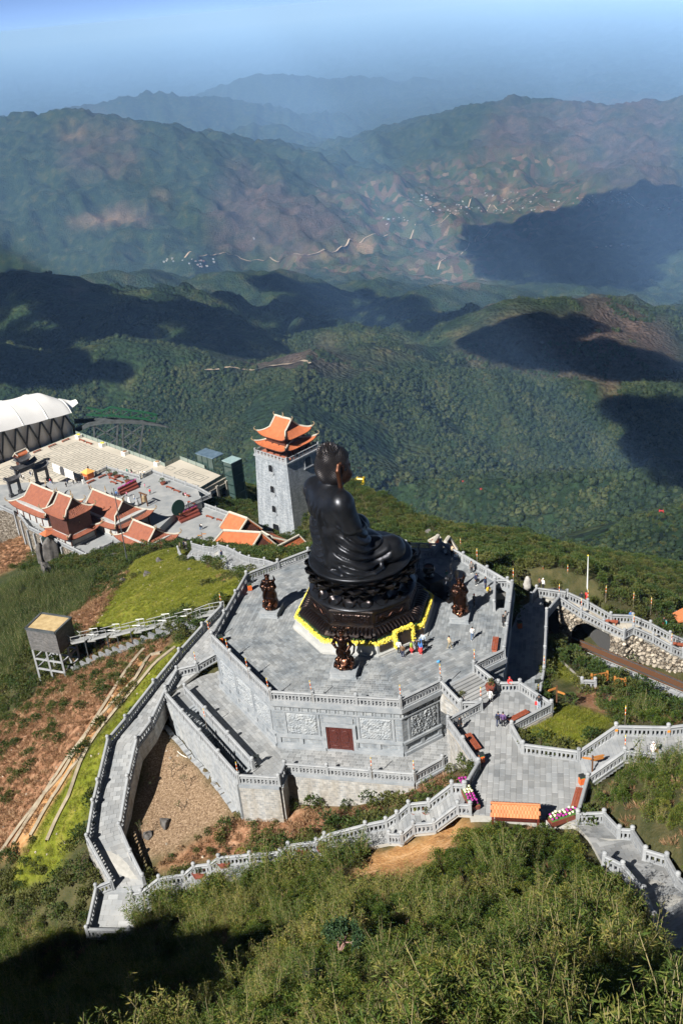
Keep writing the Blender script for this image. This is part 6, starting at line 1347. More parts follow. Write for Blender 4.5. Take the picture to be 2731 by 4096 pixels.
# ------------------------------------------------------------------ gondolas on their cables
cbA=[aty(680,1708,303),aty(1000,1782,296),aty(1437,1872,292),aty(1850,1925,350),aty(2250,1975,430),aty(2645,2020,520),aty(2900,2045,600)]
cbB=[aty(680,1704,309),aty(1000,1770,306),aty(1437,1850,304),aty(1850,1903,365),aty(2250,1955,445),aty(2645,2003,535),aty(2900,2030,615)]
M_CBL=mat('steel_cable',(.02,.02,.022),.5)
for i,c in enumerate((cbA,cbB)):tag(MB().tube(c,.045,4).build('haul_cable',M_CBL),['lower steel cable carrying the yellow gondola','upper steel cable running over the yellow gondola'][i],'cable','cable car cables')
def gondola(p,s,col,cname,label,rz):
 t=thing('gondola',label,'gondola',p+np.array([0,0,-5.4*s]),'cable car gondolas');M1=mat('gondola_'+cname,col,.35,0,tuple(c*.8 for c in col),2)
 q=p+np.array([0,0,-5.4*s]);b=MB();ca,sa=math.cos(rz),math.sin(rz);R_=[]
 for z,k in((0,.8),(.25,.95),(1.0,1.0),(1.9,.92),(2.2,.7)):R_.append([(q[0]+s*(x*k*ca-y*k*sa),q[1]+s*(x*k*sa+y*k*ca),q[2]+z*s)for x,y in((-1.5,-.9),(-1.2,-1.1),(1.2,-1.1),(1.5,-.9),(1.5,.9),(1.2,1.1),(-1.2,1.1),(-1.5,.9))])
 b.grid(R_,0,True);b.add(R_[0],[tuple(range(8))[::-1]]);b.add(R_[-1],[tuple(range(8))]);b.build('cabin',M1,t)
 for x,y,w_,h_ in((0,-1.06,2.1,0),(0,1.06,2.1,0)):b=MB();o_=[(q[0]+s*((x+a)*ca-y*1.01*sa),q[1]+s*((x+a)*sa+y*1.01*ca),q[2]+z*s)for a,z in((-1.15,.75),(1.15,.75),(1.1,1.75),(-1.1,1.75))];b.add(o_,[(0,1,2,3)]);b.build('window',M_GLASS,t)
 for x in(-1.49,1.49):b=MB();b.add([(q[0]+s*(x*ca-y*sa),q[1]+s*(x*sa+y*ca),q[2]+z*s)for y,z in((-.8,.75),(.8,.75),(.75,1.75),(-.75,1.75))],[(0,1,2,3)]);b.build('window',M_GLASS,t)
 MB().tube([q+(0,0,2.2*s),q+(.3*s,0,3.4*s),q+(.1*s,0,4.6*s),p],.12*s,5).build('hanger',M_BLK,t);MB().box(p+np.array([0,0,-.15*s]),(1.6*s,.4*s,.4*s),rz).build('grip',M_BLK,t);MB().box(q+(0,0,2.2*s),(1.6*s,.8*s,.15*s),rz).build('roof_rack',M_BLK,t)
gondola(cbA[2],1.0,(.62,.42,.01),'yellow','yellow cable car gondola hanging right of the statue head',rad(-20));gondola(cbA[5],1.0,(.45,.02,.02),'red','red cable car gondola near the right frame edge',rad(-15))
gondola(aty(1850,1915,900),.6,(.5,.05,.04),'far_red','tiny far red gondola against the dark forest slope',0);gondola(aty(1922,1945,820),.6,(.5,.05,.04),'far_red','second tiny red gondola lower on the far cable',0)
# ------------------------------------------------------------------ near ground sheet and what grows on it
xs=np.concatenate([np.arange(-260,-75,4),np.arange(-75,65,.8),np.arange(65,262,4)]);ys=np.concatenate([np.arange(-40,15,3),np.arange(15,150,.8),np.arange(150,330,1.6),np.arange(330,442,4)])
GX,GY=np.meshgrid(xs,ys);GZ=ground(GX,GY);GP=pj(np.stack([GX,GY,GZ],-1))
REG=dict(
 grass=[[(985,2330),(930,2290),(860,2285),(790,2235),(700,2190),(600,2220),(500,2270),(430,2400),(360,2530),(520,2560),(700,2480),(890,2400)],[(700,2570),(790,2540),(640,2740),(440,2980),(330,3300),(250,3480),(100,3560),(20,3560),(120,3350),(300,3080),(480,2840),(600,2660)],[(2110,2880),(2210,2810),(2400,2850),(2450,2890),(2310,2985),(2110,2945)],[(2200,2600),(2290,2690),(2320,2730),(2200,2700)],[(1110,2220),(1080,2215),(1180,2225),(1120,2250)],[(860,2400),(930,2330),(985,2330),(900,2440)]],
 fern=[[(380,2560),(560,2560),(690,2560),(560,2690),(420,2900),(260,3120),(60,3400),(-50,3450),(-50,2950),(120,2800),(230,2700)],[(420,2330),(520,2280),(430,2440),(340,2560),(260,2480),(330,2380)],[(-50,2060),(60,2060),(110,2120),(150,2180),(110,2240),(0,2300),(-50,2300)],[(2330,2740),(2600,2800),(2600,2870),(2400,2850),(2300,2800)],[(960,3260),(1120,3250),(1500,3230),(1780,3090),(1850,3130),(1630,3190),(1300,3320),(900,3430),(620,3470),(860,3310)]],
 litter=[[(640,2880),(700,2960),(950,3240),(870,3300),(720,3390),(600,3450),(530,3390),(550,3200),(590,2990)]],
 dirt=[[(1390,3510),(1480,3430),(1620,3380),(1790,3310),(1880,3290),(1900,3330),(1800,3400),(1700,3480),(1560,3550),(1420,3540)],[(30,3420),(250,3080),(420,2820),(560,2620),(585,2625),(440,2850),(280,3100),(80,3420)]],
 bushes=[[(-50,2770),(120,2780),(230,2830),(260,2940),(170,3010),(130,3130),(20,3250),(-50,3250)],[(250,2720),(400,2700),(420,2800),(300,2900),(220,3000),(200,2880)],[(1000,3250),(1500,3250),(1750,3120),(1840,3140),(1620,3210),(1280,3330),(900,3440),(640,3460),(860,3330)]],
 thicket=[[(-60,2270),(130,2290),(300,2320),(410,2290),(340,2430),(240,2500),(120,2560),(60,2700),(-60,2790)]],
 bamboo=[[(-200,3640),(330,3730),(560,3600),(900,3490),(1300,3400),(1390,3500),(1430,3560),(1560,3560),(1800,3420),(1880,3330),(1930,3240),(2100,3230),(2250,3265),(2330,3340),(2380,3450),(2470,3560),(2600,3750),(2731,4000),(2800,4600),(-200,4600)],[(2370,3110),(2500,3020),(2660,3010),(2800,2950),(2800,3700),(2731,3560),(2620,3480),(2500,3360),(2400,3290),(2345,3200)],[(2200,2700),(2330,2740),(2450,2830),(2731,2870),(2731,2950),(2480,2880),(2400,2840),(2210,2790)],[(2640,2640),(2731,2680),(2731,2800),(2560,2720)]])
def inreg(nm,px,jit=0.0):
 x,y=px[...,0],px[...,1]
 if jit:x=x+(fbm(x/40,y/40,1.7,3)-.5)*jit;y=y+(fbm(x/40,y/40,6.7,3)-.5)*jit
 r=np.zeros(x.shape,bool)
 for p in REG[nm]:r|=inpoly(x,y,p)
 return r
def ground_material():
 m=bpy.data.materials.new('hill_soil');m.use_nodes=True;n=m.node_tree.nodes;l=m.node_tree.links;b=n['Principled BSDF'];b.inputs['Roughness'].default_value=.95;b.inputs['Specular IOR Level'].default_value=.1
 g=n.new('ShaderNodeNewGeometry')
 def col(sc,c1,c2,c3=None,det=6):
  q=n.new('ShaderNodeTexNoise');q.inputs['Scale'].default_value=sc;q.inputs['Detail'].default_value=det;q.inputs['Roughness'].default_value=.7;l.new(g.outputs['Position'],q.inputs['Vector']);r=n.new('ShaderNodeValToRGB');e=r.color_ramp.elements;e[0].position=.35;e[1].position=.66;e[0].color=(*c1,1);e[1].color=(*c2,1)
  if c3:k=e.new(.5);k.color=(*c3,1)
  l.new(q.outputs['Fac'],r.inputs[0]);return r.outputs[0]
 c=col(.6,(.035,.042,.016),(.085,.075,.035))
 for nm,cc in(('thicket',col(.8,(.02,.03,.012),(.05,.06,.024))),('fern',col(.9,(.15,.075,.04),(.4,.24,.15),(.26,.135,.075))),('grass',col(.45,(.07,.08,.012),(.22,.2,.04),(.13,.15,.015),9)),('litter',col(5.5,(.08,.048,.03),(.36,.265,.18),(.19,.13,.08),9)),('dirt',col(1.1,(.3,.15,.06),(.5,.31,.16),(.4,.22,.09)))):
  a=n.new('ShaderNodeAttribute');a.attribute_name=nm;x=n.new('ShaderNodeMix');x.data_type='RGBA';l.new(a.outputs['Fac'],x.inputs[0]);l.new(c,x.inputs[6]);l.new(cc,x.inputs[7]);c=x.outputs[2]
 l.new(c,b.inputs['Base Color']);q=n.new('ShaderNodeTexNoise');q.inputs['Scale'].default_value=4;q.inputs['Detail'].default_value=6;l.new(g.outputs['Position'],q.inputs['Vector']);bp=n.new('ShaderNodeBump');bp.inputs['Strength'].default_value=.8;bp.inputs['Distance'].default_value=.15;l.new(q.outputs['Fac'],bp.inputs['Height']);l.new(bp.outputs[0],b.inputs['Normal']);return m
me=gridmesh('hill_ground',GX,GY,GZ,ground_material())
for nm in('grass','fern','litter','dirt','thicket'):
 a=inreg(nm,GP,34).astype(float);a[1:-1,1:-1]=(a[1:-1,1:-1]*2+a[:-2,1:-1]+a[2:,1:-1]+a[1:-1,:-2]+a[1:-1,2:])/6;fattr(me,nm,a)
struct(link('hill_ground',me))
def gz(x,y):
 """ground height from the built sheet"""
 x=np.asarray(x,float);y=np.asarray(y,float);i=np.clip(np.searchsorted(ys,y)-1,0,len(ys)-2);j=np.clip(np.searchsorted(xs,x)-1,0,len(xs)-2);fy=np.clip((y-ys[i])/(ys[i+1]-ys[i]),0,1);fx=np.clip((x-xs[j])/(xs[j+1]-xs[j]),0,1)
 return GZ[i,j]*(1-fx)*(1-fy)+GZ[i+1,j]*(1-fx)*fy+GZ[i,j+1]*fx*(1-fy)+GZ[i+1,j+1]*fx*fy
def hit(x,y):
 """where the sight line of pixel x, y meets the near ground"""
 v=_fw+_rt*((x-W/2)/FPX)+_dn*((y-H/2)/FPX);v=v/v[1];t=np.linspace(15,330,1600);P=CAM[None]+t[:,None]*v[None];d=P[:,2]-gz(P[:,0],P[:,1]);k=np.argmax(d<0);return P[k]
# ------------------------------------------------------------------ plants
def leafmat(name,c1,c2,c3,tr=.3,rough=.6,ns=.13):
 m=bpy.data.materials.new(name);m.use_nodes=True;n=m.node_tree.nodes;l=m.node_tree.links;b=n['Principled BSDF'];b.inputs['Roughness'].default_value=rough;b.inputs['Specular IOR Level'].default_value=.3
 g=n.new('ShaderNodeNewGeometry');oi=n.new('ShaderNodeObjectInfo');ad=n.new('ShaderNodeMath');ad.operation='MULTIPLY_ADD';l.new(g.outputs['Random Per Island'],ad.inputs[0]);ad.inputs[1].default_value=.5;mu=n.new('ShaderNodeMath');mu.operation='MULTIPLY';mu.inputs[1].default_value=.5;nzl=n.new('ShaderNodeTexNoise');nzl.inputs['Scale'].default_value=ns;nzl.inputs['Detail'].default_value=2;l.new(oi.outputs['Location'],nzl.inputs['Vector']);mrl=n.new('ShaderNodeMapRange');mrl.inputs[1].default_value=.32;mrl.inputs[2].default_value=.68;l.new(nzl.outputs['Fac'],mrl.inputs[0]);mxl=n.new('ShaderNodeMath');mxl.operation='MULTIPLY_ADD';mxl.inputs[1].default_value=.4;l.new(oi.outputs['Random'],mxl.inputs[0]);ml2=n.new('ShaderNodeMath');ml2.operation='MULTIPLY';ml2.inputs[1].default_value=.7;l.new(mrl.outputs[0],ml2.inputs[0]);l.new(ml2.outputs[0],mxl.inputs[2]);l.new(mxl.outputs[0],mu.inputs[0]);l.new(mu.outputs[0],ad.inputs[2])
 r=n.new('ShaderNodeValToRGB');e=r.color_ramp.elements;e[0].color=(*c1,1);e[1].color=(*c3,1);e[0].position=.15;e[1].position=.9;k=e.new(.55);k.color=(*c2,1);l.new(ad.outputs[0],r.inputs[0]);l.new(r.outputs[0],b.inputs['Base Color'])
 if tr:
  t=n.new('ShaderNodeBsdfTranslucent');l.new(r.outputs[0],t.inputs[0]);x=n.new('ShaderNodeMixShader');x.inputs[0].default_value=tr;l.new(b.outputs[0],x.inputs[1]);l.new(t.outputs[0],x.inputs[2]);l.new(x.outputs[0],n['Material Output'].inputs[0])
 MATS[name]=m;return m
M_BAM=leafmat('bamboo_leaf',(.03,.068,.009),(.1,.14,.021),(.3,.25,.07));M_CULM=mat('bamboo_culm',(.22,.19,.09),.6,0,(.36,.3,.15),2,rand=.3)
M_SHR=leafmat('shrub_leaf',(.022,.045,.01),(.05,.085,.018),(.11,.13,.03));M_SHB=leafmat('broad_leaf',(.024,.056,.008),(.075,.12,.016),(.26,.235,.05));M_SHY=leafmat('olive_leaf',(.05,.06,.014),(.09,.105,.025),(.16,.15,.05));M_FRN=leafmat('brown_fern',(.12,.06,.028),(.27,.155,.08),(.42,.28,.16),.2);M_GRS=leafmat('grass_blade',(.08,.1,.01),(.18,.2,.02),(.33,.29,.08));M_TRE=leafmat('tree_leaf',(.006,.015,.005),(.017,.034,.01),(.065,.072,.024),0,.8,.014);M_TW=mat('twig_bark',(.06,.045,.03),.8,0,(.12,.09,.06),4)
def leafmesh(name,leaves,mt,stems=None,smt=None):
 """leaves: (pos, dir, length, width)"""
 b=MB();rg=random.Random(1)
 for p,d,L,w in leaves:
  p=np.array(p);d=np.array(d,float);d/=np.linalg.norm(d)+1e-9;u=np.cross(d,[rg.uniform(-1,1),rg.uniform(-1,1),rg.uniform(-1,1)]);u/=np.linalg.norm(u)+1e-9;k=np.cross(u,d)*.15*L
  b.add([p,p+d*L*.45+u*w/2+k*.4,p+d*L,p+d*L*.45-u*w/2+k*.4],[(0,1,2,3)])
 if stems:
  for s in stems:b.tube(s[0],s[1],4,1,False)
 me=bpy.data.meshes.new(name);me.from_pydata([tuple(v)for v in b.v],[],b.f);me.materials.append(mt)
 if stems:me.materials.append(smt);me.polygons.foreach_set('material_index',b.mi)
 me.update();return bpy.data.objects.new(name,me)
def rdir(rg,up=0.0):v=np.array([rg.gauss(0,1),rg.gauss(0,1),rg.gauss(0,1)+up]);return v/np.linalg.norm(v)
def bamboo(seed,h,mt=M_BAM):
 rg=random.Random(seed);lv=[];st_=[]
 for c in range(9):
  a=rg.uniform(0,6.28);r=rg.uniform(0,.55);b0=np.array([r*math.cos(a),r*math.sin(a),-.3]);ln=np.array([math.cos(a),math.sin(a),0])*rg.uniform(.05,.3);hh=h*rg.uniform(.65,1.1);pts=[b0+ln*hh*t*t+np.array([0,0,hh*t])for t in(0,.35,.7,1)];st_.append((pts,[.018,.016,.012,.006]))
  for k in range(46):
   t=rg.uniform(.25,1.02);p=b0+ln*hh*t*t+np.array([0,0,hh*t]);o=rdir(rg,.1);q=p+o*rg.uniform(.03,.34)*(1.15-.5*t);lv.append((q,np.array([o[0],o[1],o[2]*.6+rg.uniform(-.4,.5)]),rg.uniform(.15,.3),rg.uniform(.035,.07)))
 return leafmesh('bamboo',lv,mt,st_,M_CULM)
def shrub(seed,r,h,mt,n=240,ls=.2):
 rg=random.Random(seed);lv=[];st_=[];lobes=[(rdir(rg,.3)*r*.5,rg.uniform(.4,.7)*r)for _ in range(6)]
 for i in range(n):
  c,lr=rg.choice(lobes);d=rdir(rg,.5);p=np.array([c[0],c[1],abs(c[2])*.6+h*.4])+d*lr*rg.uniform(.7,1.05)*np.array([1,1,h/r*.6]);lv.append((p,d+np.array([0,0,.3]),ls*rg.uniform(.7,1.3),ls*rg.uniform(.4,.7)))
 for i in range(4):a=i*1.6;st_.append(([np.array([0,0,-.2]),np.array([math.cos(a)*r*.3,math.sin(a)*r*.3,h*.6])],[.03,.012]))
 return leafmesh('shrub',lv,mt,st_,M_TW)
def tuft(seed,n,h,sp,w,mt):
 rg=random.Random(seed);lv=[]
 for i in range(n):a=rg.uniform(0,6.28);r=rg.uniform(0,sp);lv.append((np.array([r*math.cos(a),r*math.sin(a),-.04]),np.array([math.cos(a)*rg.uniform(0,1.2),math.sin(a)*rg.uniform(0,1.2),rg.uniform(.4,1.2)]),h*rg.uniform(.5,1.2),w))
 return leafmesh('tuft',lv,mt)
def crown(seed,r):
 rg=random.Random(seed);lv=[];b=MB();q=MB().ball((0,0,r*.55),r,9,0,(1,1,.85));V=[(x*rg.uniform(.72,1.15),y*rg.uniform(.72,1.15),z*rg.uniform(.85,1.12))for x,y,z in q.v];b.add(V,q.f)
 for i in range(26):d=rdir(rg,.6);p=d*r*rg.uniform(.85,1.1)+np.array([0,0,r*.6]);u=np.cross(d,rdir(rg));u/=np.linalg.norm(u);w=np.cross(d,u);s=r*rg.uniform(.2,.38);b.add([p+u*s,p+w*s,p-u*s,p-w*s+d*s*.6],[(0,1,2,3)])
 me=bpy.data.meshes.new('crown');me.from_pydata([tuple(v)for v in b.v],[],b.f);me.materials.append(M_TRE);me.update();return bpy.data.objects.new('crown',me)
def scatter(name,P,objs,smin,smax,label,cat,seed=0,tilt=.12,idx=None,big=None):
 rg=np.random.RandomState(seed);n=len(P);me=bpy.data.meshes.new(name);me.vertices.add(n);me.vertices.foreach_set('co',np.asarray(P,np.float32).ravel())
 a=me.attributes.new('idx','INT','POINT');a.data.foreach_set('value',(rg.randint(0,len(objs),n)if idx is None else idx).astype(np.int32));a=me.attributes.new('scl','FLOAT','POINT');a.data.foreach_set('value',(rg.uniform(smin,smax,n)*(1 if big is None else np.clip((big-.2)*2.2,.75,1.3))).astype(np.float32));a=me.attributes.new('rot','FLOAT_VECTOR','POINT');a.data.foreach_set('vector',np.stack([rg.normal(0,tilt,n),rg.normal(0,tilt,n),rg.uniform(0,6.28,n)],-1).astype(np.float32).ravel())
 cl=bpy.data.collections.new(name+'_kinds')
 for i,o in enumerate(objs):o.name='%s_%02d'%(name,i);cl.objects.link(o)if o.name not in cl.objects else None
 ng=bpy.data.node_groups.new(name,'GeometryNodeTree');ng.interface.new_socket('Geometry',in_out='INPUT',socket_type='NodeSocketGeometry');ng.interface.new_socket('Geometry',in_out='OUTPUT',socket_type='NodeSocketGeometry');N=ng.nodes;Lk=ng.links
 gi=N.new('NodeGroupInput');go=N.new('NodeGroupOutput');ip=N.new('GeometryNodeInstanceOnPoints');ci=N.new('GeometryNodeCollectionInfo');ci.inputs['Collection'].default_value=cl;ci.inputs['Separate Children'].default_value=True;ci.inputs['Reset Children'].default_value=True
 def na(nm,ty):q=N.new('GeometryNodeInputNamedAttribute');q.data_type=ty;q.inputs['Name'].default_value=nm;return q.outputs['Attribute']
 mp_=N.new('GeometryNodeMeshToPoints');Lk.new(gi.outputs[0],mp_.inputs['Mesh']);Lk.new(mp_.outputs[0],ip.inputs['Points']);Lk.new(ci.outputs[0],ip.inputs['Instance']);ip.inputs['Pick Instance'].default_value=True;Lk.new(na('idx','INT'),ip.inputs['Instance Index']);Lk.new(na('rot','FLOAT_VECTOR'),ip.inputs['Rotation']);Lk.new(na('scl','FLOAT'),ip.inputs['Scale']);Lk.new(ip.outputs[0],go.inputs[0])
 o=link(name,me,None,(0,0,0),'stuff');md=o.modifiers.new('scatter','NODES');md.node_group=ng;tag(o,label,cat);return o
def jgrid(x0,x1,y0,y1,s,seed):
 rg=np.random.RandomState(seed);X,Y=np.meshgrid(np.arange(x0,x1,s),np.arange(y0,y1,s));X=X+rg.uniform(-.5,.5,X.shape)*s;Y=Y+rg.uniform(-.5,.5,Y.shape)*s;X=X.ravel();Y=Y.ravel();Z=gz(X,Y);P=np.stack([X,Y,Z],-1);px=pj(P)
 k=(px[:,0]>-250)&(px[:,0]<2990)&(px[:,1]>1500)&(px[:,1]<4600)&(Y>8)
 for poly,lev in CARVE:
  k&=~inpoly(X,Y,poly)
 k&=np.hypot(X-OC[0],Y-OC[1])>OR_*.98
 return P[k],px[k]
OBJ_BAM=[bamboo(i,h)for i,h in enumerate((2.3,2.8,3.3,2.6))];OBJ_SHR=[shrub(11,.8,1.2,M_SHR),shrub(12,.7,1.0,M_SHY),shrub(13,.9,1.5,M_SHR),shrub(14,.8,1.1,M_SHY)];OBJ_LOW=[shrub(21,.5,.6,M_SHY,110,.16),shrub(22,.5,.5,M_SHR,110,.16),tuft(23,60,.5,.35,.05,M_FRN)]
OBJ_FRN=[tuft(31,60,.5,.4,.06,M_FRN),tuft(32,60,.6,.5,.06,M_FRN),shrub(33,.45,.5,M_FRN,90,.14)];OBJ_GRS=[tuft(41,46,.28,.3,.03,M_GRS),tuft(42,46,.34,.35,.035,M_GRS)];OBJ_TRE=[crown(i,1.0)for i in range(5)]
EDGE=[np.array(p)for p in PL+PR0+LPa+RPa+RPb];EX=np.array([p[:2]for p in EDGE])
def sel(P,px,names,inv=False,jit=30):
 k=np.zeros(len(P),bool)
 for nm in names:k|=inreg(nm,px,jit)
 return~k if inv else k
def clear(P,poly_pts,d):
 Q=[]
 for i in range(len(poly_pts)-1):
  a,b=np.array(poly_pts[i])[:2],np.array(poly_pts[i+1])[:2];ab=b-a;t=np.clip(((P[:,:2]-a)@ab)/(ab@ab+1e-9),0,1);Q.append(np.linalg.norm(P[:,:2]-a-t[:,None]*ab,axis=1))
 return np.min(Q,0)>d
KERBS=[[kD(*q)for q in c]for c in([(905,395),(640,780),(520,970),(390,1180),(260,1330),(150,1480),(60,1600),(0,1690)],[(1010,415),(950,430),(850,580),(700,740),(600,850),(480,1010),(330,1220),(200,1440),(90,1620)],[(1100,385),(960,500),(860,620),(740,760),(640,890),(550,1020),(450,1150),(330,1330),(200,1568)],[(560,1000),(510,1110),(470,1210),(430,1330),(370,1440),(300,1600)])]
KH=[[hit(*p)for p in c]for c in KERBS]
def offk(P):k=np.ones(len(P),bool);[k.__iand__(clear(P,c,.75))for c in KH];return k
P,px=jgrid(-60,60,12,82,.82,5);k=sel(P,px,['bamboo'])&clear(P,RPb,.9)&clear(P,RPa,.7)&clear(P,LPb[:13],.25)&clear(P,LPb[12:],.9)&clear(P,[pl['x'],pl['e'],pl['f'],s1_,s3_],.9)&clear(P,[pl['g'],pl['h'],pl['i'],pl['j']],.8);k&=~inreg('dirt',px);P1=P[k]
_row=[]
for i in range(12):
 a_,b_=LPb[i],LPb[i+1]
 for j in range(int(np.linalg.norm(b_-a_)/.32)):f_=R.rand();o_=-.25-1.3*R.rand();q_=a_+(b_-a_)*f_;_row.append((q_[0],q_[1]+o_,min(q_[2]-.25,max(q_[2]-.9,float(gz(q_[0],q_[1]+o_))))))
P1=np.concatenate([P1,np.array(_row)])
sz_=fbm(P1[:,0]/5,P1[:,1]/5,2.9,3);sz_[-len(_row):]=.8;id_=R.randint(0,4,len(P1));id_=np.where((R.rand(len(P1))<np.clip(2.1-sz_*3,.35,.92)),R.randint(4,7,len(P1)),id_)
scatter('bamboo_thicket',P1,OBJ_BAM+[shrub(71,.95,1.7,M_SHB,620,.15),shrub(72,1.05,2.0,M_SHB,700,.15),tuft(73,70,.9,.4,.05,M_FRN)],.55,1.2,'dense olive bamboo thicket covering the foreground slope','bamboo',1,.16,id_,sz_)
P,px=jgrid(-100,-40,110,215,1.15,6);k=sel(P,px,['thicket']);scatter('dark_bamboo_thicket',P[k],[bamboo(51,2.2,M_SHR),bamboo(52,2.6,M_SHR)],.8,1.3,'dark green bamboo thicket on the left slope above the stilt shed','bamboo',2)
P,px=jgrid(-125,20,60,258,.66,7);k=sel(P,px,['fern'])&(R.rand(len(P))<.75)&offk(P);scatter('brown_ferns',P[k],OBJ_FRN,.6,1.2,'dry brown ferns on the left slope and the bank below the wall','ferns',3)
P,px=jgrid(-70,36,60,215,.5,8);k=sel(P,px,['grass'])&(R.rand(len(P))<.8)&offk(P);scatter('grass_cover',P[k],OBJ_GRS,.6,1.25,'bright yellow green grass on the knoll and beside the left path','grass',4)
P,px=jgrid(-240,240,60,430,1.5,9);nz_=fbm(P[:,0]/14,P[:,1]/14,3.1,3)
k=sel(P,px,['bamboo','fern','grass','litter','dirt','thicket'],True)&(nz_>.2)&~((px[:,0]>540)&(px[:,0]<1000)&(px[:,1]>2560)&(px[:,1]<3500));scatter('hillside_scrub',P[k],OBJ_SHR,.75,1.5,'low green and olive scrub covering the ridges round the terrace','scrub',5)
P,px=jgrid(-75,30,55,215,1.2,10);nz_=fbm(P[:,0]/7,P[:,1]/7,5.1,3);k=(sel(P,px,['fern'])&(nz_>.52))|(inreg('grass',px)&(nz_>.66));k&=clear(P,PL,1.2)&clear(P,PR0,1.2)&offk(P);k|=inreg('bushes',px,40)&(fbm(P[:,0]/4,P[:,1]/4,1.1,3)>.47);scatter('slope_shrubs',P[k],OBJ_SHR[:2]+OBJ_LOW,.6,1.2,'scattered dark shrubs among the brown ferns and grass','shrubs',6)
P,px=jgrid(-60,-10,60,200,1.9,14);k=(inreg('grass',px)|inreg('litter',px)|inreg('fern',px))&(R.rand(len(P))<.3);scatter('loose_stones',P[k],[bpy.data.objects.new('stone',stone_mesh(i+9))for i in range(3)],.05,.2,'small pale stones strewn over the grassy bank and brown garden','stones',12,.8)
# forest on the slopes across the gully
def fgrid(a0,a1,r0,r1,s,seed):
 rg=np.random.RandomState(seed);out=[];r=r0
 while r<r1:
  n=int((a1-a0)*r/s);a=a0+(np.arange(n)+rg.uniform(0,1,n))*(a1-a0)/n;q=r+rg.uniform(-.5,.5,n)*s;out.append(np.stack([q*np.sin(a),q*np.cos(a)],-1));r+=s
 Q=np.concatenate(out);Z=far_z(Q[:,0],Q[:,1]);return np.stack([Q[:,0],Q[:,1],Z],-1)
P=fgrid(rad(-20),rad(24),720,3300,7.6,3);px=pj(P);nz_=fbm(P[:,0]/120,P[:,1]/120,8.1,3);br_=(px[:,1]<1480)&(nz_>.46);k=(px[:,0]>-150)&(px[:,0]<2880)&(px[:,1]>1000)&(px[:,1]<2450)&(nz_>.38)&~br_
scatter('forest',P[k]-(0,0,1),OBJ_TRE,1.7,5.8,'dense dark green forest on the mountain side across the gully','forest',7,.25,None,.25+.45*(.5+R.rand(k.sum())**2*.8))
P=fgrid(rad(8),rad(33),330,780,3.4,4);px=pj(P);nz_=fbm(P[:,0]/30,P[:,1]/30,8.1,3);k=(px[:,0]>1700)&(px[:,0]<2900)&(px[:,1]>1850)&(px[:,1]<2700)&(nz_>.36);scatter('ridge_woodland',P[k],[crown(60,1.0),crown(61,1.0),OBJ_SHR[1].copy(),OBJ_SHR[0].copy()],1.0,2.4,'scrubby woodland on the ridge at the right under the red gondola','woodland',8,.2)
# ------------------------------------------------------------------ street furniture on the terraces
M_ORG=mat('bin_orange',(.55,.1,.02),.5,0,(.65,.16,.04),3);M_BINT=mat('bin_black',(.02,.024,.024),.4);M_BEN=mat('bench_red_wood',(.2,.05,.025),.5,0,(.3,.085,.045),2.5,rand=.12)
def bin_(p,label,rz=.2):
 t=thing('litter_bin',label,'bin',p,'orange litter bins',rz)
 def a(nm,mb,mt):o=link(nm,raw(mb,nm,mt));o.parent=t;o.location=(0,0,0)
 a('body',MB().box((0,0,.06),(.5,.42,.68)),M_ORG);a('base',MB().box((0,0,0),(.42,.34,.06)),M_BINT);a('lid',MB().box((0,0,.95),(.56,.48,.12),0,0,.75),M_BINT)
 for i in range(4):a('corner_post',MB().box((-.23 if i%2 else .23,-.18 if i<2 else .18,.74),(.05,.05,.22)),M_BINT)
 for i in range(5):a('slat',MB().box((-.2+i*.1,-.215,.1),(.07,.02,.58)),M_ORG)
 a('liner',MB().box((0,0,.7),(.4,.32,.1)),mat('bin_green_liner',(.02,.16,.05),.6))
bin_(at(1001,2361),'orange litter bin beside the floodlight at the back left terrace corner');bin_(at(886,2572),'orange litter bin in the left front corner of the terrace');bin_(at(838,2508,-4.3),'orange litter bin on the upper left path outside the terrace');bin_(at(2077,2512,LEDGE),'orange litter bin standing in the shaded lane');bin_(at(1925,3048,PLAZA),'orange litter bin with green liner at the end of the plaza wall bench');bin_(at(2325,3136,PLAZA),'orange litter bin behind the right plaza bench')
def bench(p,rz,label,L=1.9,name='bench',grp='red wooden benches'):
 t=thing(name,label,'bench',p,grp,rz)
 def a(nm,mb,mt):o=link(nm,raw(mb,nm,mt));o.parent=t;o.location=(0,0,0)
 for i in range(4):a('slat',MB().box((0,-.24+i*.16,.42),(L,.135,.05)),M_BEN)
 for sx in(-1,1):a('leg',MB().box((sx*(L/2-.25),0,0),(.09,.5,.42)),M_BINT if False else M_BEN)
 a('stretcher',MB().box((0,0,.2),(L-.5,.06,.06)),M_BEN)
 return t
def dirz(a,b):return math.atan2(*(b-a)[:2][::-1])
bench(at(*k5(990,1270)),dirz(octv(1,4),octv(1,5)),'red wooden bench on the terrace near the right balustrade',2.4);bench(at(*k4(1385,1030),PLAZA),dirz(pl['a'],pl['c']),'red wooden bench beside the plaza wall where a visitor stands',2.4);bench(at(*kF(978,700),PLAZA),dirz(pl['e'],pl['f']),'red wooden bench at the right plaza edge near the bin',2.6);bench(at(*kF(655,245),PLAZA),dirz(pl['i'],pl['j']),'red wooden bench half hidden by the balustrade of the planting bed',2.4)
bench(top(*k7(845,830),-9.6,.4),rad(-25),'red wooden bench on the upper walkway landing',1.8);bench(top(*k7(1505,1060),-12.9,.4),rad(-25),'red wooden bench on the lower walkway landing by the right edge',1.8)
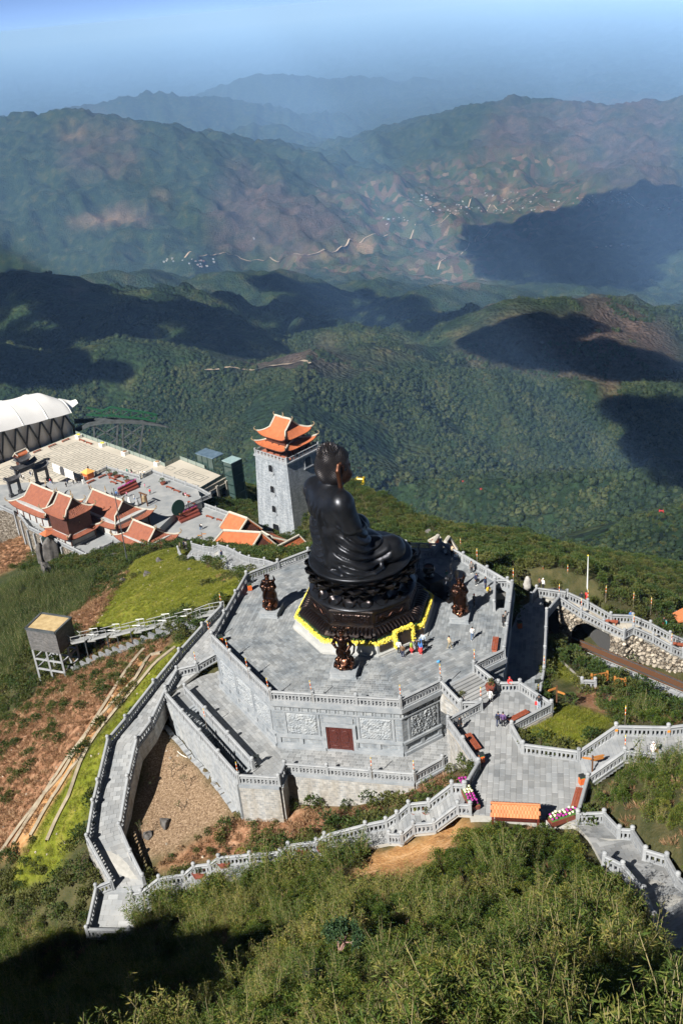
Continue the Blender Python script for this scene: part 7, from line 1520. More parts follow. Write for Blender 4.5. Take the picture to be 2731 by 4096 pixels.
for i,(x,y,r_,lab)in enumerate([(580,575,46,'left red bench by the courtyard railing'),(700,480,46,'second red bench by the courtyard railing'),(410,480,-44,'long red bench by the corner of the upper courtyard'),(240,560,-44,'long red bench left of the courtyard corner'),(560,515,46,'short red bench beside the round yellow planter'),(670,560,46,'short red bench left of the flower steps')]):bench(at(*kU(x,y),ZU),rad(r_-90 if r_>0 else r_+90),lab,2.6,grp='red courtyard benches')
for i,(x,y,z,lab)in enumerate([(295,575,ZU,'brown bench on the grey courtyard behind the bell frame'),(405,625,ZU,'second brown bench behind the bell frame'),(545,690,ZU,'brown bench where two visitors sit'),(620,805,ZU,'brown bench at the railing above the flower steps'),(895,1015,ZL,'brown bench in the middle of the lower courtyard'),(1050,1065,ZL,'brown bench beside the orange roof')]):bench(at(*kT(x,y),z),rad(-44),lab,2.6,grp='brown courtyard benches')
for x,y,lab in[(985,835,'orange bench by the station wall near the plaza corner'),(785,915,'orange bench by the station wall'),(560,1000,'orange bench by the station wall near the gate'),(1230,840,'orange bench next to the white planter cube'),(1335,880,'orange bench second from the plaza corner')]:bench(at(*kW(x,y),ZC),rad(46 if x<1000 else-44),lab,2.8,grp='orange plaza benches')
M_WHT=mat('white_cube',(.7,.69,.65),.7)
for x,y,lab in[(1185,790,'white planter cube at the far corner of the cream plaza'),(1540,915,'white planter cube second along the glass railing')]:p=at(*kW(x,y),ZC);t=thing('planter_cube',lab,'planter',p,'white planter cubes');MB().box(p,(1.6,1.6,1.1),TA).build('box',M_WHT,t);MB().ball(p+(0,0,1.15),.7,8,0,(1,1,.35)).build('plants',M_FLOW,t)
for x,y,lab in[(755,145,'white planter cube third along the glass railing'),(1240,300,'white planter cube near the plaza notch')]:p=at(*kU(x,y),ZC);t=thing('planter_cube',lab,'planter',p,'white planter cubes');MB().box(p,(1.6,1.6,1.1),TA).build('box',M_WHT,t);MB().ball(p+(0,0,1.15),.7,8,0,(1,1,.35)).build('plants',M_FRN,t)
# ------------------------------------------------------------------ taped marker poles on the posts
M_POLE=mat('pole_steel',(.2,.17,.14),.6);TAPE=[mat('tape_red',(.5,.03,.02),.6),mat('tape_white',(.7,.68,.62),.6),mat('tape_orange',(.7,.2,.02),.6),mat('tape_yellow',(.7,.5,.03),.6)]
def pole(p,h,label,lean=(0,0)):
 p=np.array(p,float);t=thing('marker_pole',label,'pole',p,'taped marker poles');e=np.array([lean[0],lean[1],h]);MB().tube([p,p+e],.028,5).build('rod',M_POLE,t)
 for i in range(6):a,b_=.62+i*.06,.62+(i+1)*.06;MB().tube([p+e*a,p+e*b_],.045,5).build('tape_band',TAPE[(2,1,0,2,1,3)[i]],t)
for k,u,h,lab in[(2,0,2.9,'front left corner of the terrace balustrade'),(2,4.5,2.9,'first post of the front balustrade left of the door'),(3,0,3.0,'front right corner of the terrace balustrade'),(3,u4,3.2,'post at the head of the plaza steps'),(1,0,3.0,'left corner of the terrace'),(1,9.0,2.9,'long left balustrade of the terrace'),(1,4.5,2.9,'middle of the long left balustrade'),(3,u5,3.0,'right post at the head of the plaza steps'),(5,0,3.1,'back right corner of the terrace'),(5,6.5,3.0,'middle of the back right balustrade')]:pole(onside(k,u,0,RB+.14),h,'taped marker pole on the '+lab,(-.12 if k<3 else 0,0))
for p,lab in[(A2+(0,-.1,0),'outer left stairway corner post'),(A2*.45+A1*.55+(.9,.9,0),'inner balustrade of the sunken stairs'),(A4+(A5-A4)*.68+(0,-.15,0),'ledge balustrade below the carved door'),(A5+(0,-.15,0),'right corner of the ledge balustrade'),(pl['m'],'planter railing at the foot of the plaza steps'),(rc,'short balustrade by the left path'),(D2,'outer end of the shaded lane parapet'),(D1,'middle of the shaded lane parapet'),(s1_,'corner of the right landing'),(r1+(1.0,.6,0),'bank behind the right landing'),(WN[0],'first post of the walkway'),(WN[1],'second post of the walkway'),(WN[4],'jog of the walkway near balustrade'),(WN[6],'lower near post of the walkway'),(WF[2],'far side of the walkway by the couple'),(PL[0],'head of the metal stairs')]:pole(p,2.9,'taped marker pole at the '+lab)
for x,y,lab in[(2170,2330,'left of the tall white flagpole'),(2268,2330,'in the scrub left of the flagpole'),(2420,2415,'in the scrub right of the flagpole'),(2530,2440,'in the scrub above the walkway'),(2600,2460,'in the scrub near the right frame edge'),(1842,2210,'in the scrub behind the back balustrade')]:
 q=hit(x,y);pole(q,2.8,'taped marker pole standing '+lab)
# ------------------------------------------------------------------ masts, lights, signs
q=hit(2346,2392);t=thing('flagpole','tall white flagpole in the scrub beyond the walkway','flagpole',q);hh=zup(q,2222)-q[2];MB().tube([q,q+(0,0,hh*.4),q+(0,0,hh)],[.11,.09,.05],7).build('pole',mat('white_pole',(.6,.62,.6),.5),t);MB().ball(q+(0,0,hh),.12,8).build('finial',M_FLOW,t);MB().box(q-(0,0,.1),(.5,.5,.25)).build('base',M_CONC,t)
q=at(502,2207,-34);q[2]=float(gz(q[0],q[1]));t=thing('mast','thin dark leaning mast in front of the temple roofs','mast',q);e=aty(455,1953,q[1]);MB().tube([q,e],[.14,.07],6).build('pole',M_GBM,t);MB().tube([q+(.4,0,0),q*.8+e*.2],.05,4).build('stay',M_GBM,t)
def flood(p,rz,lab):
 t=thing('floodlight',lab,'floodlight',p,'floodlights');MB().lathe(p,[(.2,0),(.2,.04),(.04,.06),(.04,.3)],8).build('stand',M_BINT,t);d=np.array([math.cos(rz),math.sin(rz),.35]);c=p+(0,0,.5);MB().tube([c-d*.18,c,c+d*.12],[.12,.26,.28],12).build('housing',M_BINT,t);MB().tube([c+d*.125,c+d*.14],.25,12).build('lens',mat('lamp_glass',(.6,.64,.62),.15),t)
flood(at(*k5(480,312)),rad(220),'round silver floodlight in the back corner of the terrace');flood(at(1009,2330),rad(-20),'white floodlight behind the bin at the back left terrace corner')
M_SIGN=mat('sign_wood',(.36,.14,.03),.6,0,(.48,.2,.05),3);M_SPOST=mat('sign_post_wood',(.1,.045,.02),.7)
def signpost(p,h,lab,arms):
 t=thing('signpost',lab,'signpost',p);MB().box(p,(.12,.12,h)).build('post',M_SPOST,t)
 for z,rz,L in arms:
  d=np.array([math.cos(rz),math.sin(rz),0]);n_=np.array([-d[1],d[0],0])*.03;a=p+(0,0,z)+d*.1;P=[a,a+d*L,a+d*(L+.15)+(0,0,.11),a+d*L+(0,0,.22),a+(0,0,.22)];MB().add([q-n_ for q in P]+[q+n_ for q in P],[(0,1,2,3,4),(9,8,7,6,5)]+[(i,5+i,5+(i+1)%5,(i+1)%5)for i in range(5)]).build('arrow_board',M_SIGN,t)
signpost(at(*kF(1062,562),PLAZA),2.4,'wooden signpost with orange arrow boards at the right plaza corner',[(2.05,rad(10),.9),(1.75,rad(12),.9),(1.9,rad(160),.7)]);q=hit(*kC(797,1180));signpost(q,2.6,'wooden signpost in the shrubs beside the shaded lane',[(2.2,rad(200),.8),(1.8,rad(-40),.7)]);signpost(at(*kS(370,520),ZL),2.6,'small wooden signpost at the courtyard end of the zigzag stairs',[(2.0,rad(-10),.9),(1.6,rad(170),.9)])
def stand(p,lab):t=thing('sign_stand',lab,'sign',p);MB().box(p,(.5,.35,.05)).build('foot',M_BINT,t);MB().box(p,(.06,.06,1.1)).build('stem',M_BINT,t);MB().beam(p+(-.35,0,1.05),p+(.35,0,1.05),.05,.5).build('board',M_BINT,t)
stand(at(*kC(683,1085),LEDGE),'small black sign stand in the lane');stand(at(*k8(1190,990),LEDGE),'small black sign stand at the end of the ledge balustrade')
# information board with a little tiled roof
ia,ib2=at(*kF(500,722),PLAZA+2.2),at(*kF(775,735),PLAZA+2.2);t=thing('roofed_notice_board','long notice board under a small orange tiled roof at the front of the plaza','notice board',np.append(((ia+ib2)/2)[:2],PLAZA));dd=(ib2-ia)/np.linalg.norm(ib2-ia);nn_=np.array([-dd[1],dd[0],0]);L=np.linalg.norm(ib2-ia)
M_NT=mat('fresh_orange_tile',(.42,.13,.045),.7,0,(.55,.2,.08),4,rand=.14);tl=MB();P=[]
for i in range(5):
 a=math.pi*i/4;P.append((math.cos(a)*.14,math.sin(a)*.05))
tl.grid([[(x,0,z)for x,z in P],[(x*.9,.34,z+.03)for x,z in P]]);ME_RT=raw(tl,'roof_tile',M_NT)
for sg in(1,-1):
 for r_ in range(4):
  for c in range(int(L/.27)):
   q=ia+dd*(.13+c*.27+(.13 if r_%2 else 0))-nn_*sg*(.95-r_*.25)+(0,0,-.42+r_*.17);place('roof_tile',ME_RT,t,q,(rad(34)*1,0,dirz(ia,ib2)+(0 if sg>0 else math.pi)))
MB().tube([ia+(0,0,.28),ib2+(0,0,.28)],.11,7).build('ridge_tile',M_NT,t);MB().beam(ia+(0,0,-.5),ib2+(0,0,-.5),1.5,.05).build('soffit',M_SPOST,t)
for f in(.04,.96):q=ia+(ib2-ia)*f;MB().box((q[0],q[1],PLAZA),(.2,.2,1.9)).build('post',mat('dark_red_post',(.12,.02,.015),.5),t)
q0,q1=ia+(ib2-ia)*.08,ia+(ib2-ia)*.92;MB().beam((q0[0],q0[1],PLAZA+.5),(q1[0],q1[1],PLAZA+.5),.08,1.1).build('board',M_DOOR,t)
# ------------------------------------------------------------------ planters and potted plants
M_POT=mat('red_planter',(.16,.04,.025),.6,0,(.24,.07,.045),3);M_MAG=mat('magenta_bloom',(.26,.012,.17),.6,0,(.38,.04,.26),4,rand=.2);M_CRM=mat('cream_bloom',(.75,.72,.4),.6,0,(.8,.78,.55),4)
def flowerbox(c,rz,L,Wd,lab,pat):
 t=thing('flower_box',lab,'flower box',c,None,rz)
 def a(nm,mb,mt):o=link(nm,raw(mb,nm,mt));o.parent=t;o.location=(0,0,0)
 a('box',MB().box((0,0,0),(L,Wd,.55),0,0,1.08),M_POT);a('soil',MB().box((0,0,.55),(L*.98,Wd*.98,.05)),M_GREEN);rg=random.Random(len(lab));n_=int(L/.3)
 for i in range(n_):
  for j in(-1,0,1):
   b=MB().ball((-L/2+(i+.5)*L/n_+rg.uniform(-.05,.05),j*Wd*.3+rg.uniform(-.05,.05),.78+rg.uniform(-.06,.08)),.125,7,0,(1,1,.8));a('bloom',b,pat(i/n_,rg))
flowerbox(at(*kF(385,715),PLAZA)+(0,.9,0),rad(100),3.6,.9,'long planter of magenta and cream blooms at the left of the plaza front',lambda f,rg:M_CRM if .35<f<.65 else M_MAG);flowerbox(at(*kF(905,815),PLAZA)+(0,.3,0),rad(18),2.6,.9,'planter of magenta and cream blooms beside the roofed notice board',lambda f,rg:M_MAG if rg.random()<.5 else M_CRM)
def potted(p,r,h,lab,fol,fr,hexa=True):
 t=thing('potted_plant',lab,'potted plant',p);MB().lathe(p,[(r*.7,0),(r,h),(r*.9,h),(r*.85,h-.05)],6 if hexa else 10).build('pot',M_POT,t);o=fol.copy();o.name='foliage';COL.objects.link(o);o.parent=t;o.location=(0,0,h);o.scale=(fr,)*3;o.rotation_euler=(0,0,r*7)
for(x,y),z,lab in[(kG(855,725),-10.9,'hexagonal planter on the stepped path third from the lowest landing'),(kG(995,660),-9.7,'hexagonal planter with dark shrub in the middle of the stepped path'),(kG(1440,585),-7.9,'hexagonal planter with spiky plant on the stepped path near the orange earth'),(kF(90,770),-4.4,'hexagonal planter with yellow topiary on the stepped path below the plaza')]:potted(at(x,y,z),.75,.55,lab,OBJ_SHR[1 if 'yellow' in lab or 'spiky' in lab else 0],.75)
for(x,y),z,lab in[(kF(145,775),-4.1,'round black pot with a bright green shrub on the stepped path'),(kG(1545,575),-6.9,'round pot with a bright green plant by the stepped path')]:potted(at(x,y,z),.4,.4,lab,OBJ_LOW[0],1.0,False)
potted(at(*kC(395,1085),-.5),.55,.75,'tall red planter with flowers beside the plaza steps',OBJ_LOW[0],1.0);potted(at(*k4(1235,475),PLAZA),.4,.5,'planter with small yellow flowers behind the low plaza railing',OBJ_LOW[0],.9)
def topiary(p,r,lab,y=False):
 t=thing('topiary',lab,'topiary',p);rg=random.Random(int(r*100));lv=[]
 for i in range(700):d=rdir(rg,.2);lv.append((np.array(p)+(0,0,r*1.2)+d*r*np.array([1,1,1.2])*rg.uniform(.85,1.0),d,.12,.08))
 o=leafmesh('foliage',lv,M_GRS if y else M_SHR);COL.objects.link(o);o.parent=t;o.location=-np.array(p);MB().tube([p,np.array(p)+(0,0,r)],.05,5).build('stem',M_TW,t)
topiary(hit(*k4(1018,1375)),.7,'round bright yellow green bush at the foot of the plaza wall',True);topiary(hit(*kG(1100,640)),.7,'round yellow green bush beside the stepped path',True);topiary(at(*kF(82,745),-3.8),.4,'yellow topiary ball in the hexagonal planter',True)
for x,y,z,lab in[(530,460,ZU,'potted shrub at the courtyard corner'),(625,490,ZU,'round yellow planter with a small tree'),(790,560,ZU,'small pine tree in a round yellow planter'),(1320,590,ZU,'potted plant beside the courtyard stair head')]:potted(at(*kU(x,y),z),.8,.7,lab,OBJ_SHR[0],1.1,False)
# flower steps in the courtyard
M_DRED=mat('dark_red_tread',(.13,.03,.02),.6,0,(.18,.045,.03),2)
for pts,z,lab in[([kU(650,720),kU(915,580),kU(965,640),kU(690,760)],ZU,'dark red flower steps in the upper courtyard'),([kT(400,1030),kT(700,900),kT(765,975),kT(470,1100)],ZL,'dark red flower steps with magenta flowers in the lower courtyard')]:
 a,b_,c,d=[at(*p,z)for p in pts];t=thing('flower_steps',lab,'steps',(a+c)/2)
 for i in range(3):f0,f1=i/3,1;MB().prism([(a+(d-a)*0)[:2],b_[:2],(b_+(c-b_)*(1-i/3))[:2],(a+(d-a)*(1-i/3))[:2]],z+i*.5,z+(i+1)*.5-(.003 if i else 0)).build('tread',M_DRED,t)
 fl_=MB();rg=random.Random(2);[blossom(fl_,a+(b_-a)*rg.random()+(rg.uniform(0,.5),-rg.uniform(0,.5),1.6),.15)for _ in range(60)];fl_.build('flowers',M_MAG,t,kind='stuff')
q=at(*kT(440,960),ZU);t=thing('round_screen','dark green round scalloped screen in the upper courtyard','screen',q);MB().tube([q+(0,0,1.9)+np.array([-.3,.3,0])*.1,q+(0,0,1.9)-np.array([-.3,.3,0])*.1],2.1,20).build('disc',mat('deep_green_cloth',(.005,.045,.03),.7),t);MB().box(q,(1.2,.3,.3),TA).build('foot',M_SPOST,t)
q=at(*kU(1050,900),ZU);t=thing('temple_bell','brown wooden bell frame with a hanging bronze bell in the courtyard','bell frame',q)
for sg in(-1,1):MB().box(q+np.array([*TU,0])*sg*1.1,(.25,.25,3.2),TA).build('post',M_SPOST,t)
MB().beam(q+np.array([*TU,0])*-1.6+(0,0,3.2),q+np.array([*TU,0])*1.6+(0,0,3.2),.3,.3).build('beam',M_SPOST,t);MB().lathe(q+(0,0,1.2),[(.6,0),(.55,.3),(.5,1.2),(.3,1.6),(.1,1.75)],12).build('bell',M_FIN,t)
q=at(*kU(215,490),ZU);t=thing('orange_booth','small orange booth with a pyramid roof at the courtyard stairs','booth',q);MB().box(q,(2.2,2.2,1.9),TA).build('body',M_ORG,t);MB().box(q+(0,0,1.9),(3.0,3.0,1.0),TA,0,.05).build('roof',mat('booth_roof',(.6,.3,.08),.6),t)
q=at(*kV(585,1060),ZU+.4);t=thing('roofed_cabinet','small dark cabinet with an orange hipped roof on the temple platform','cabinet',q);MB().box(q,(2.0,2.0,2.2),TA).build('body',M_TEAL,t);MB().box(q+(0,0,2.2),(2.9,2.9,.9),TA,0,.08).build('roof',M_TILEN,t)
# painted banner wall below the plaza stairs
a,b_=at(*kW(810,1290),ZU-.5),at(*kW(1120,1420),ZU-.5);t=thing('banner_wall','white banner wall with blue wave picture behind the gate','banner',a);MB().beam(a,b_,.1,2.6).build('panel',M_WHT,t);MB().beam(a+(b_-a)*.05+(.1,-.12,.5),a+(b_-a)*.5+(.1,-.12,.5),.05,1.5).build('blue_picture',mat('blue_print',(.03,.16,.36),.6,0,(.5,.62,.7),1.4,wob=.2),t);MB().beam(a+(b_-a)*.56+(.1,-.12,.4),a+(b_-a)*.98+(.1,-.12,.4),.05,1.2).build('green_picture',mat('green_print',(.3,.5,.2),.6,0,(.7,.65,.25),1.6,wob=.2),t)
# white scholar rock, courtyard white statues
s=SDF((-1,-1,-.2),(1,1,2.8),.09);s.ell((0,0,.6),(.75,.6,.9),.2);s.ell((.1,0,1.6),(.55,.5,.9),.3);s.F+=.12*(fbm(s.X*2.5,s.Y*2.5,s.Z*2.5,3)-.5)*2;q=top(*k5(1325,500),-6.3,2.4);o=link('scholar_rock',s.mesh('scholar_rock',mat('white_rock',(.26,.25,.23),.9,0,(.38,.37,.34),2,.5,6)));o.location=tuple(q);o.scale=(.75,)*3;tag(o,'upright pale rock beside the walkway head','rock')
for x,y,lab in[(825,860,'white standing figure in the temple courtyard'),(940,870,'grey miniature rockery beside the white courtyard figure')]:
 q=at(*kU(x,y+40),ZU);s=SDF((-.8,-.8,-.1),(.8,.8,2.6),.1);s.ell((0,0,.6),(.55,.5,.7),.2);s.ell((0,0,1.4),(.35,.3,.7),.2);s.ell((0,0,2.2),(.2,.2,.25),.05);o=link('courtyard_figure',s.mesh('courtyard_figure',M_WHT if 'white st' in lab else M_RAIL));o.location=tuple(q);tag(o,lab,'figure')
# blue bag left on the paving
s=SDF((-.4,-.3,-.02),(.4,.3,.5),.04);s.ell((0,0,.12),(.2,.15,.13),.05);s.ell((.08,0,.25),(.07,.05,.1),.05);o=link('plastic_bag',s.mesh('plastic_bag',mat('blue_plastic',(.03,.2,.45),.35,0,(.1,.35,.6),6)));o.location=tuple(at(1752,2650));tag(o,'blue plastic bag lying on the terrace paving','bag')
# ------------------------------------------------------------------ rocks
M_ROCK=mat('grey_rock',(.04,.037,.034),.9,0,(.14,.13,.12),.9,1.0,2.5,coord='World',detail=8)
def rock(p,r,lab,seed=1,grp=None,rz=0.0):
 s=SDF((-1.5,-1.5,-.8),(1.5,1.5,1.5),.13);s.F=np.sqrt(s.X**2+s.Y**2+s.Z**2)-1.25;rg_=random.Random(seed)
 for _ in range(11):n_=rdir(rg_);s.F=np.maximum(s.F,s.X*n_[0]+s.Y*n_[1]+s.Z*n_[2]-rg_.uniform(.5,.95))
 s.F+=.25*(fbm(s.X*2.3+seed,s.Y*2.3,s.Z*2.3+seed,3)-.5)
 o=link('rock',s.mesh('rock',M_ROCK,False));o.location=tuple(p);o.scale=tuple(r)if hasattr(r,'__len__')else(r,)*3;o.rotation_euler=(0,0,seed*1.7+rz);tag(o,lab,'rock',grp);return o
for i,(x,y,r,lab)in enumerate([(175,2260,(2.0,1.6,6.0),'tall dark cleft rock below the temple platform, left slab'),(215,2250,(2.0,1.8,5.5),'tall dark cleft rock below the temple platform, right slab'),(195,2305,(3.2,2.0,3.2),'broad dark rock at the foot of the cleft rocks'),(245,2215,(2.4,2.0,2.4),'pale boulder behind the cleft rocks by the red cloth'),(268,2425,1.6,'grey boulder in the stack above the stilt shed'),(285,2448,1.3,'lower grey boulder in the stack above the stilt shed'),(300,2415,1.1,'pale rock at the right of the boulder stack'),(450,2235,1.9,'rounded grey boulder at the right end of the temple platform'),(590,2300,.9,'grey rock standing in the grassy bank'),(495,2330,.7,'dark rock with a shrub on the grassy bank'),(758,2280,.5,'small white rock near the zigzag stairs'),(640,2245,.8,'grey rock at the top of the grassy bank'),(1715,2150,(1.3,1.2,1.7),'dark crag on the ridge beside the statue'),(590,3345,.6,'pale rock by the lower left path'),(1255,3935,.9,'brown rock among the foreground bamboo'),(660,3300,.7,'broken concrete block in the brown garden')]):rock(hit(x,y),r,lab,i+1)
for i,(x,y)in enumerate([(2470,2130),(2500,2150),(2560,2140),(2610,2130),(2400,2170),(2650,2160),(2665,2270),(2720,2350)]):q=far_hit(x,y);rock(q,4.0 if i<6 else 2.5,['grey crag on the right ridge, leftmost of the upper row','grey crag on the right ridge, second of the upper row','pinkish crag in the middle of the right ridge','pinkish crag right of the middle of the ridge','low grey crag at the left end of the right ridge','grey crag under the red gondola','small pale crag in the scrub near the right edge','small pale crag at the right frame edge'][i],i+30,'ridge crags')
# ------------------------------------------------------------------ stilt shed and metal stairs on the left slope
M_SHB=wallmat('grey_shingle',(.09,.088,.085),(.15,.145,.14),(.06,.06,.06),.5,.16,.2,.012,.5);M_SHT=mat('straw_roof',(.34,.24,.11),.9,0,(.5,.38,.2),1.2,.6,9,coord='World');M_STEEL=mat('galvanised_steel',(.34,.35,.34),.5,.3,(.45,.46,.45),1.5)
rc_=[at(*kX(*q),-17.0)for q in[(290,1020),(465,850),(800,900),(620,1070)]];sh=thing('stilt_shed','grey box shed with a straw roof on tall pale stilts','shed',np.append(np.mean(rc_,0)[:2],-28));cen=np.mean(rc_,0)
MB().prism([p[:2]for p in rc_],-20.8,-17.15).build('wall',M_SHB,sh);rm=[cen+(p-cen)*1.0 for p in rc_]
for i in range(4):MB().beam(rm[i]-(0,0,.15),rm[(i+1)%4]-(0,0,.15),.34,.3).build('roof_edge',M_GBM,sh)
MB().prism([(cen+(p-cen)*.93)[:2]for p in rc_],-17.14,-16.98).build('straw_top',M_SHT,sh)
gr=[cen+(p-cen)*.94 for p in rc_];g3=[gr[0],(gr[0]+gr[3])/2,gr[3],(gr[3]+gr[2])/2,gr[2],gr[1]]
for p in g3:MB().box((p[0],p[1],-29),(.28,.28,8.1)).build('stilt',M_RAIL,sh)
for z in(-22.6,-24.4):
 for i in range(6):MB().beam((*g3[i][:2],z),(*g3[(i+1)%6][:2],z),.22,.22).build('cross_beam',M_RAIL,sh)
ms=thing('metal_stairs','white galvanised metal stairs descending the bank to the stilt shed','stairs',PL[0]);CLN=[at(*kD(x,y),z)for x,y,z in[(1378,150,-3.6),(1290,165,-5.2),(1200,200,-7.2),(1150,205,-7.3),(1060,228,-9.6),(1010,232,-9.7),(900,258,-12.5),(850,262,-12.6),(745,288,-15.4),(700,290,-15.5),(610,312,-18.2),(560,318,-18.3),(480,335,-20.0),(440,310,-20.1)]]
for i in range(len(CLN)-1):
 a,b_=CLN[i],CLN[i+1];d=(b_-a);hd=np.array([d[0],d[1],0])/(np.linalg.norm(d[:2])+1e-9);n_=np.array([-hd[1],hd[0],0])*.8
 for sg in(-1,1):
  MB().beam(a+n_*sg-(0,0,.15),b_+n_*sg-(0,0,.15),.1,.24).build('stringer',M_STEEL,ms);MB().tube([a+n_*sg+(0,0,1.1),b_+n_*sg+(0,0,1.1)],.05,5).build('handrail',M_STEEL,ms);MB().tube([a+n_*sg+(0,0,.55),b_+n_*sg+(0,0,.55)],.03,4).build('mid_rail',M_STEEL,ms)
  MB().tube([a+n_*sg,a+n_*sg+(0,0,1.1)],.045,5).build('rail_post',M_STEEL,ms)
 L=np.linalg.norm(d);k_=max(2,int(L/.34))
 for j in range(k_):f=(j+.5)/k_;q=a+d*f;MB().beam(q-n_,q+n_,.27,.05).build('tread',M_STEEL,ms)
 if i%2==1:
  for sg in(-1,1):q=a+n_*sg;zg=float(gz(q[0],q[1]));MB().tube([(q[0],q[1],min(zg,q[2]-.6)-.3),q-(0,0,.1)],.09,5).build('support_leg',M_GBM,ms)
fw_=thing('stepped_stone_wall','dark stepped stone wall under the metal stairs','wall',CLN[6]);
for i in range(18):a,b_=[CLN[1]+(CLN[13]-CLN[1])*f_/18+(-.6,-2.1,0)for f_ in(i,i+1)];z=max(float(gz(*a[:2])),float(gz(*b_[:2])))+.35;w_=MB();wall_run(w_,[(a[0],a[1],z),(b_[0],b_[1],z)],min(float(gz(*a[:2])),float(gz(*b_[:2])))-.6,.35);w_.build('wall_step',wallmat('slate_block',(.12,.13,.14),(.2,.21,.22),(.2,.2,.2),.5,.2,.2)if i==0 else MATS['slate_block'],fw_)
# concrete kerbs and an earth road curving over the left slope
def ribbon(pts,w,hgt,name,mt,lab,cat):
 Q=[hit(*p)for p in pts];F=[]
 for i in range(len(Q)-1):
  n_=max(1,int(np.linalg.norm(Q[i+1]-Q[i])/.8));F+=[Q[i]+(Q[i+1]-Q[i])*k/n_ for k in range(n_)]
 F.append(Q[-1]);b=MB();P=[];F=[p+(.5*(float(fbm(i*.35,w,2.2,3))-.5),.5*(float(fbm(i*.35,w,7.2,3))-.5),0)for i,p in enumerate(F)]
 for i,p in enumerate(F):
  d=F[min(i+1,len(F)-1)]-F[max(0,i-1)];d=d[:2]/np.linalg.norm(d[:2]);n_=np.array([-d[1],d[0]])*w/2;l_,r_=p[:2]+n_,p[:2]-n_;zl,zr=float(gz(*l_)),float(gz(*r_));z=max(zl,zr)+hgt*.6;P.append([(l_[0],l_[1],zl-.3),(l_[0],l_[1],z),(r_[0],r_[1],z),(r_[0],r_[1],zr-.3)])
 tag(b.grid(P).build(name,mt),lab,cat)
M_KERB=mat('tan_kerb',(.2,.165,.115),.9,0,(.34,.29,.21),1.2,.4,9,coord='World')
for c,lab in zip(KERBS,('outermost curved concrete kerb on the left slope beside the earth road','second curved concrete kerb on the left slope','third curved concrete kerb nearest the left path','short concrete kerb forking downhill on the left slope')):ribbon(c,.38,.4,'concrete_kerb',M_KERB,lab,'kerb')
# garden edging, hose, bare trees
ed=thing('stone_edging','row of grey edging stones along the foot of the tall left wall','edging',hit(*k8(520,1000)));e0_,e1_=hit(*k8(60,490)),hit(*k8(930,1545))
for i in range(34):a,b_=e0_+(e1_-e0_)*i/34,e0_+(e1_-e0_)*(i+.94)/34;z=float(gz(*a[:2]));MB().beam((a[0]-.2,a[1]-.1,z-.1),(b_[0]-.2,b_[1]-.1,float(gz(*b_[:2]))-.1),.55,.2).build('edging_stone',M_RAIL,ed)
hp=[hit(*k8(*q))+(0,0,.06)for q in[(160,670),(170,790),(240,850),(320,890),(380,870),(405,815)]];tag(MB().tube(hp,.05,5).build('hose',mat('white_hose',(.65,.62,.55),.5)),'white hose lying on the brown garden by the wall','hose')
def bare_tree(p,h,lab,seed):
 rg=random.Random(seed);t=thing('bare_tree',lab,'tree',p,'bare garden saplings');b=MB();lv=[]
 def br(a,d,L,r,n):
  e=a+d*L;b.tube([a,(a+e)/2+rdir(rg)*L*.06,e],[r,r*.8,r*.6],4)
  if n==0:lv.extend((e+rdir(rg)*.1,rdir(rg),.12,.07)for _ in range(2));return
  for _ in range(3):q=d+rdir(rg,.2)*.75;br(e,q/np.linalg.norm(q),L*.66,r*.6,n-1)
 br(np.array(p,float),np.array([.1,0,1.0]),h*.38,.045,3);b.build('branches',M_TW,t);o=leafmesh('leaves',lv,M_SHR);COL.objects.link(o);o.parent=t;o.location=-np.array(p)
for i,(x,y,h,lab)in enumerate([(kD(1080,1190),0,2.4,'bare sapling in the middle of the brown garden'),(kD(1170,1280),0,2.2,'bare sapling right of the middle of the brown garden'),(kD(1145,1410),0,1.6,'small bare sapling near the lower edge of the brown garden'),(kD(930,1260),0,2.0,'leafy sapling on the left of the brown garden'),(kG(530,520),0,2.8,'bare tree beside the lower left path'),(kG(180,720),0,3.4,'thin bare tree left of the shaded landing')]):bare_tree(hit(*x),h,lab,i+3)
for i,(x,y,lab)in enumerate([(475,2830,'round dark bush among the brown ferns below the stilt shed'),(330,2845,'small dark bush on the brown slope'),(215,2930,'dark bush above the earth road'),(240,2970,'low dark bush beside the earth road'),(335,2730,'spreading dark bush below the stepped stone wall'),(1155,3225,'green bush against the foot of the stained front wall')]):
 q=hit(x,y);t=thing('bush',lab,'bush',q,'dark bushes');o=shrub(80+i,1.0,1.4,M_SHR,420,.2);COL.objects.link(o);o.name='foliage';o.parent=t;o.location=(0,0,0)
# rhododendron in the foreground
q=hit(1360,3850);t=thing('rhododendron_tree','dark leaved gnarled tree with bare pinkish branches in the foreground bamboo','tree',q);rg=random.Random(9);b=MB();lv=[]
def br2(a,d,L,r,n):
 e=a+d*L;b.tube([a,(a+e)/2+rdir(rg)*L*.12,e],[r,r*.85,r*.7],5)
 if n<=1:lv.extend((e+rdir(rg,.2)*rg.uniform(.05,.5),rdir(rg,.4),.2,.1)for _ in range(26))
 if n==0:return
 for _ in range(3):k_=d+rdir(rg,.1)*.9;br2(e,k_/np.linalg.norm(k_),L*.7,r*.65,n-1)
br2(np.array(q,float)-(0,0,.2),np.array([.05,0,1.0]),1.1,.12,4);b.build('trunk',mat('pink_bark',(.2,.1,.08),.8,0,(.32,.2,.17),3),t);o=leafmesh('crown',lv,leafmat('rhodo_leaf',(.015,.04,.015),(.03,.07,.025),(.07,.11,.04),.15));COL.objects.link(o);o.parent=t;o.location=tuple(-q)
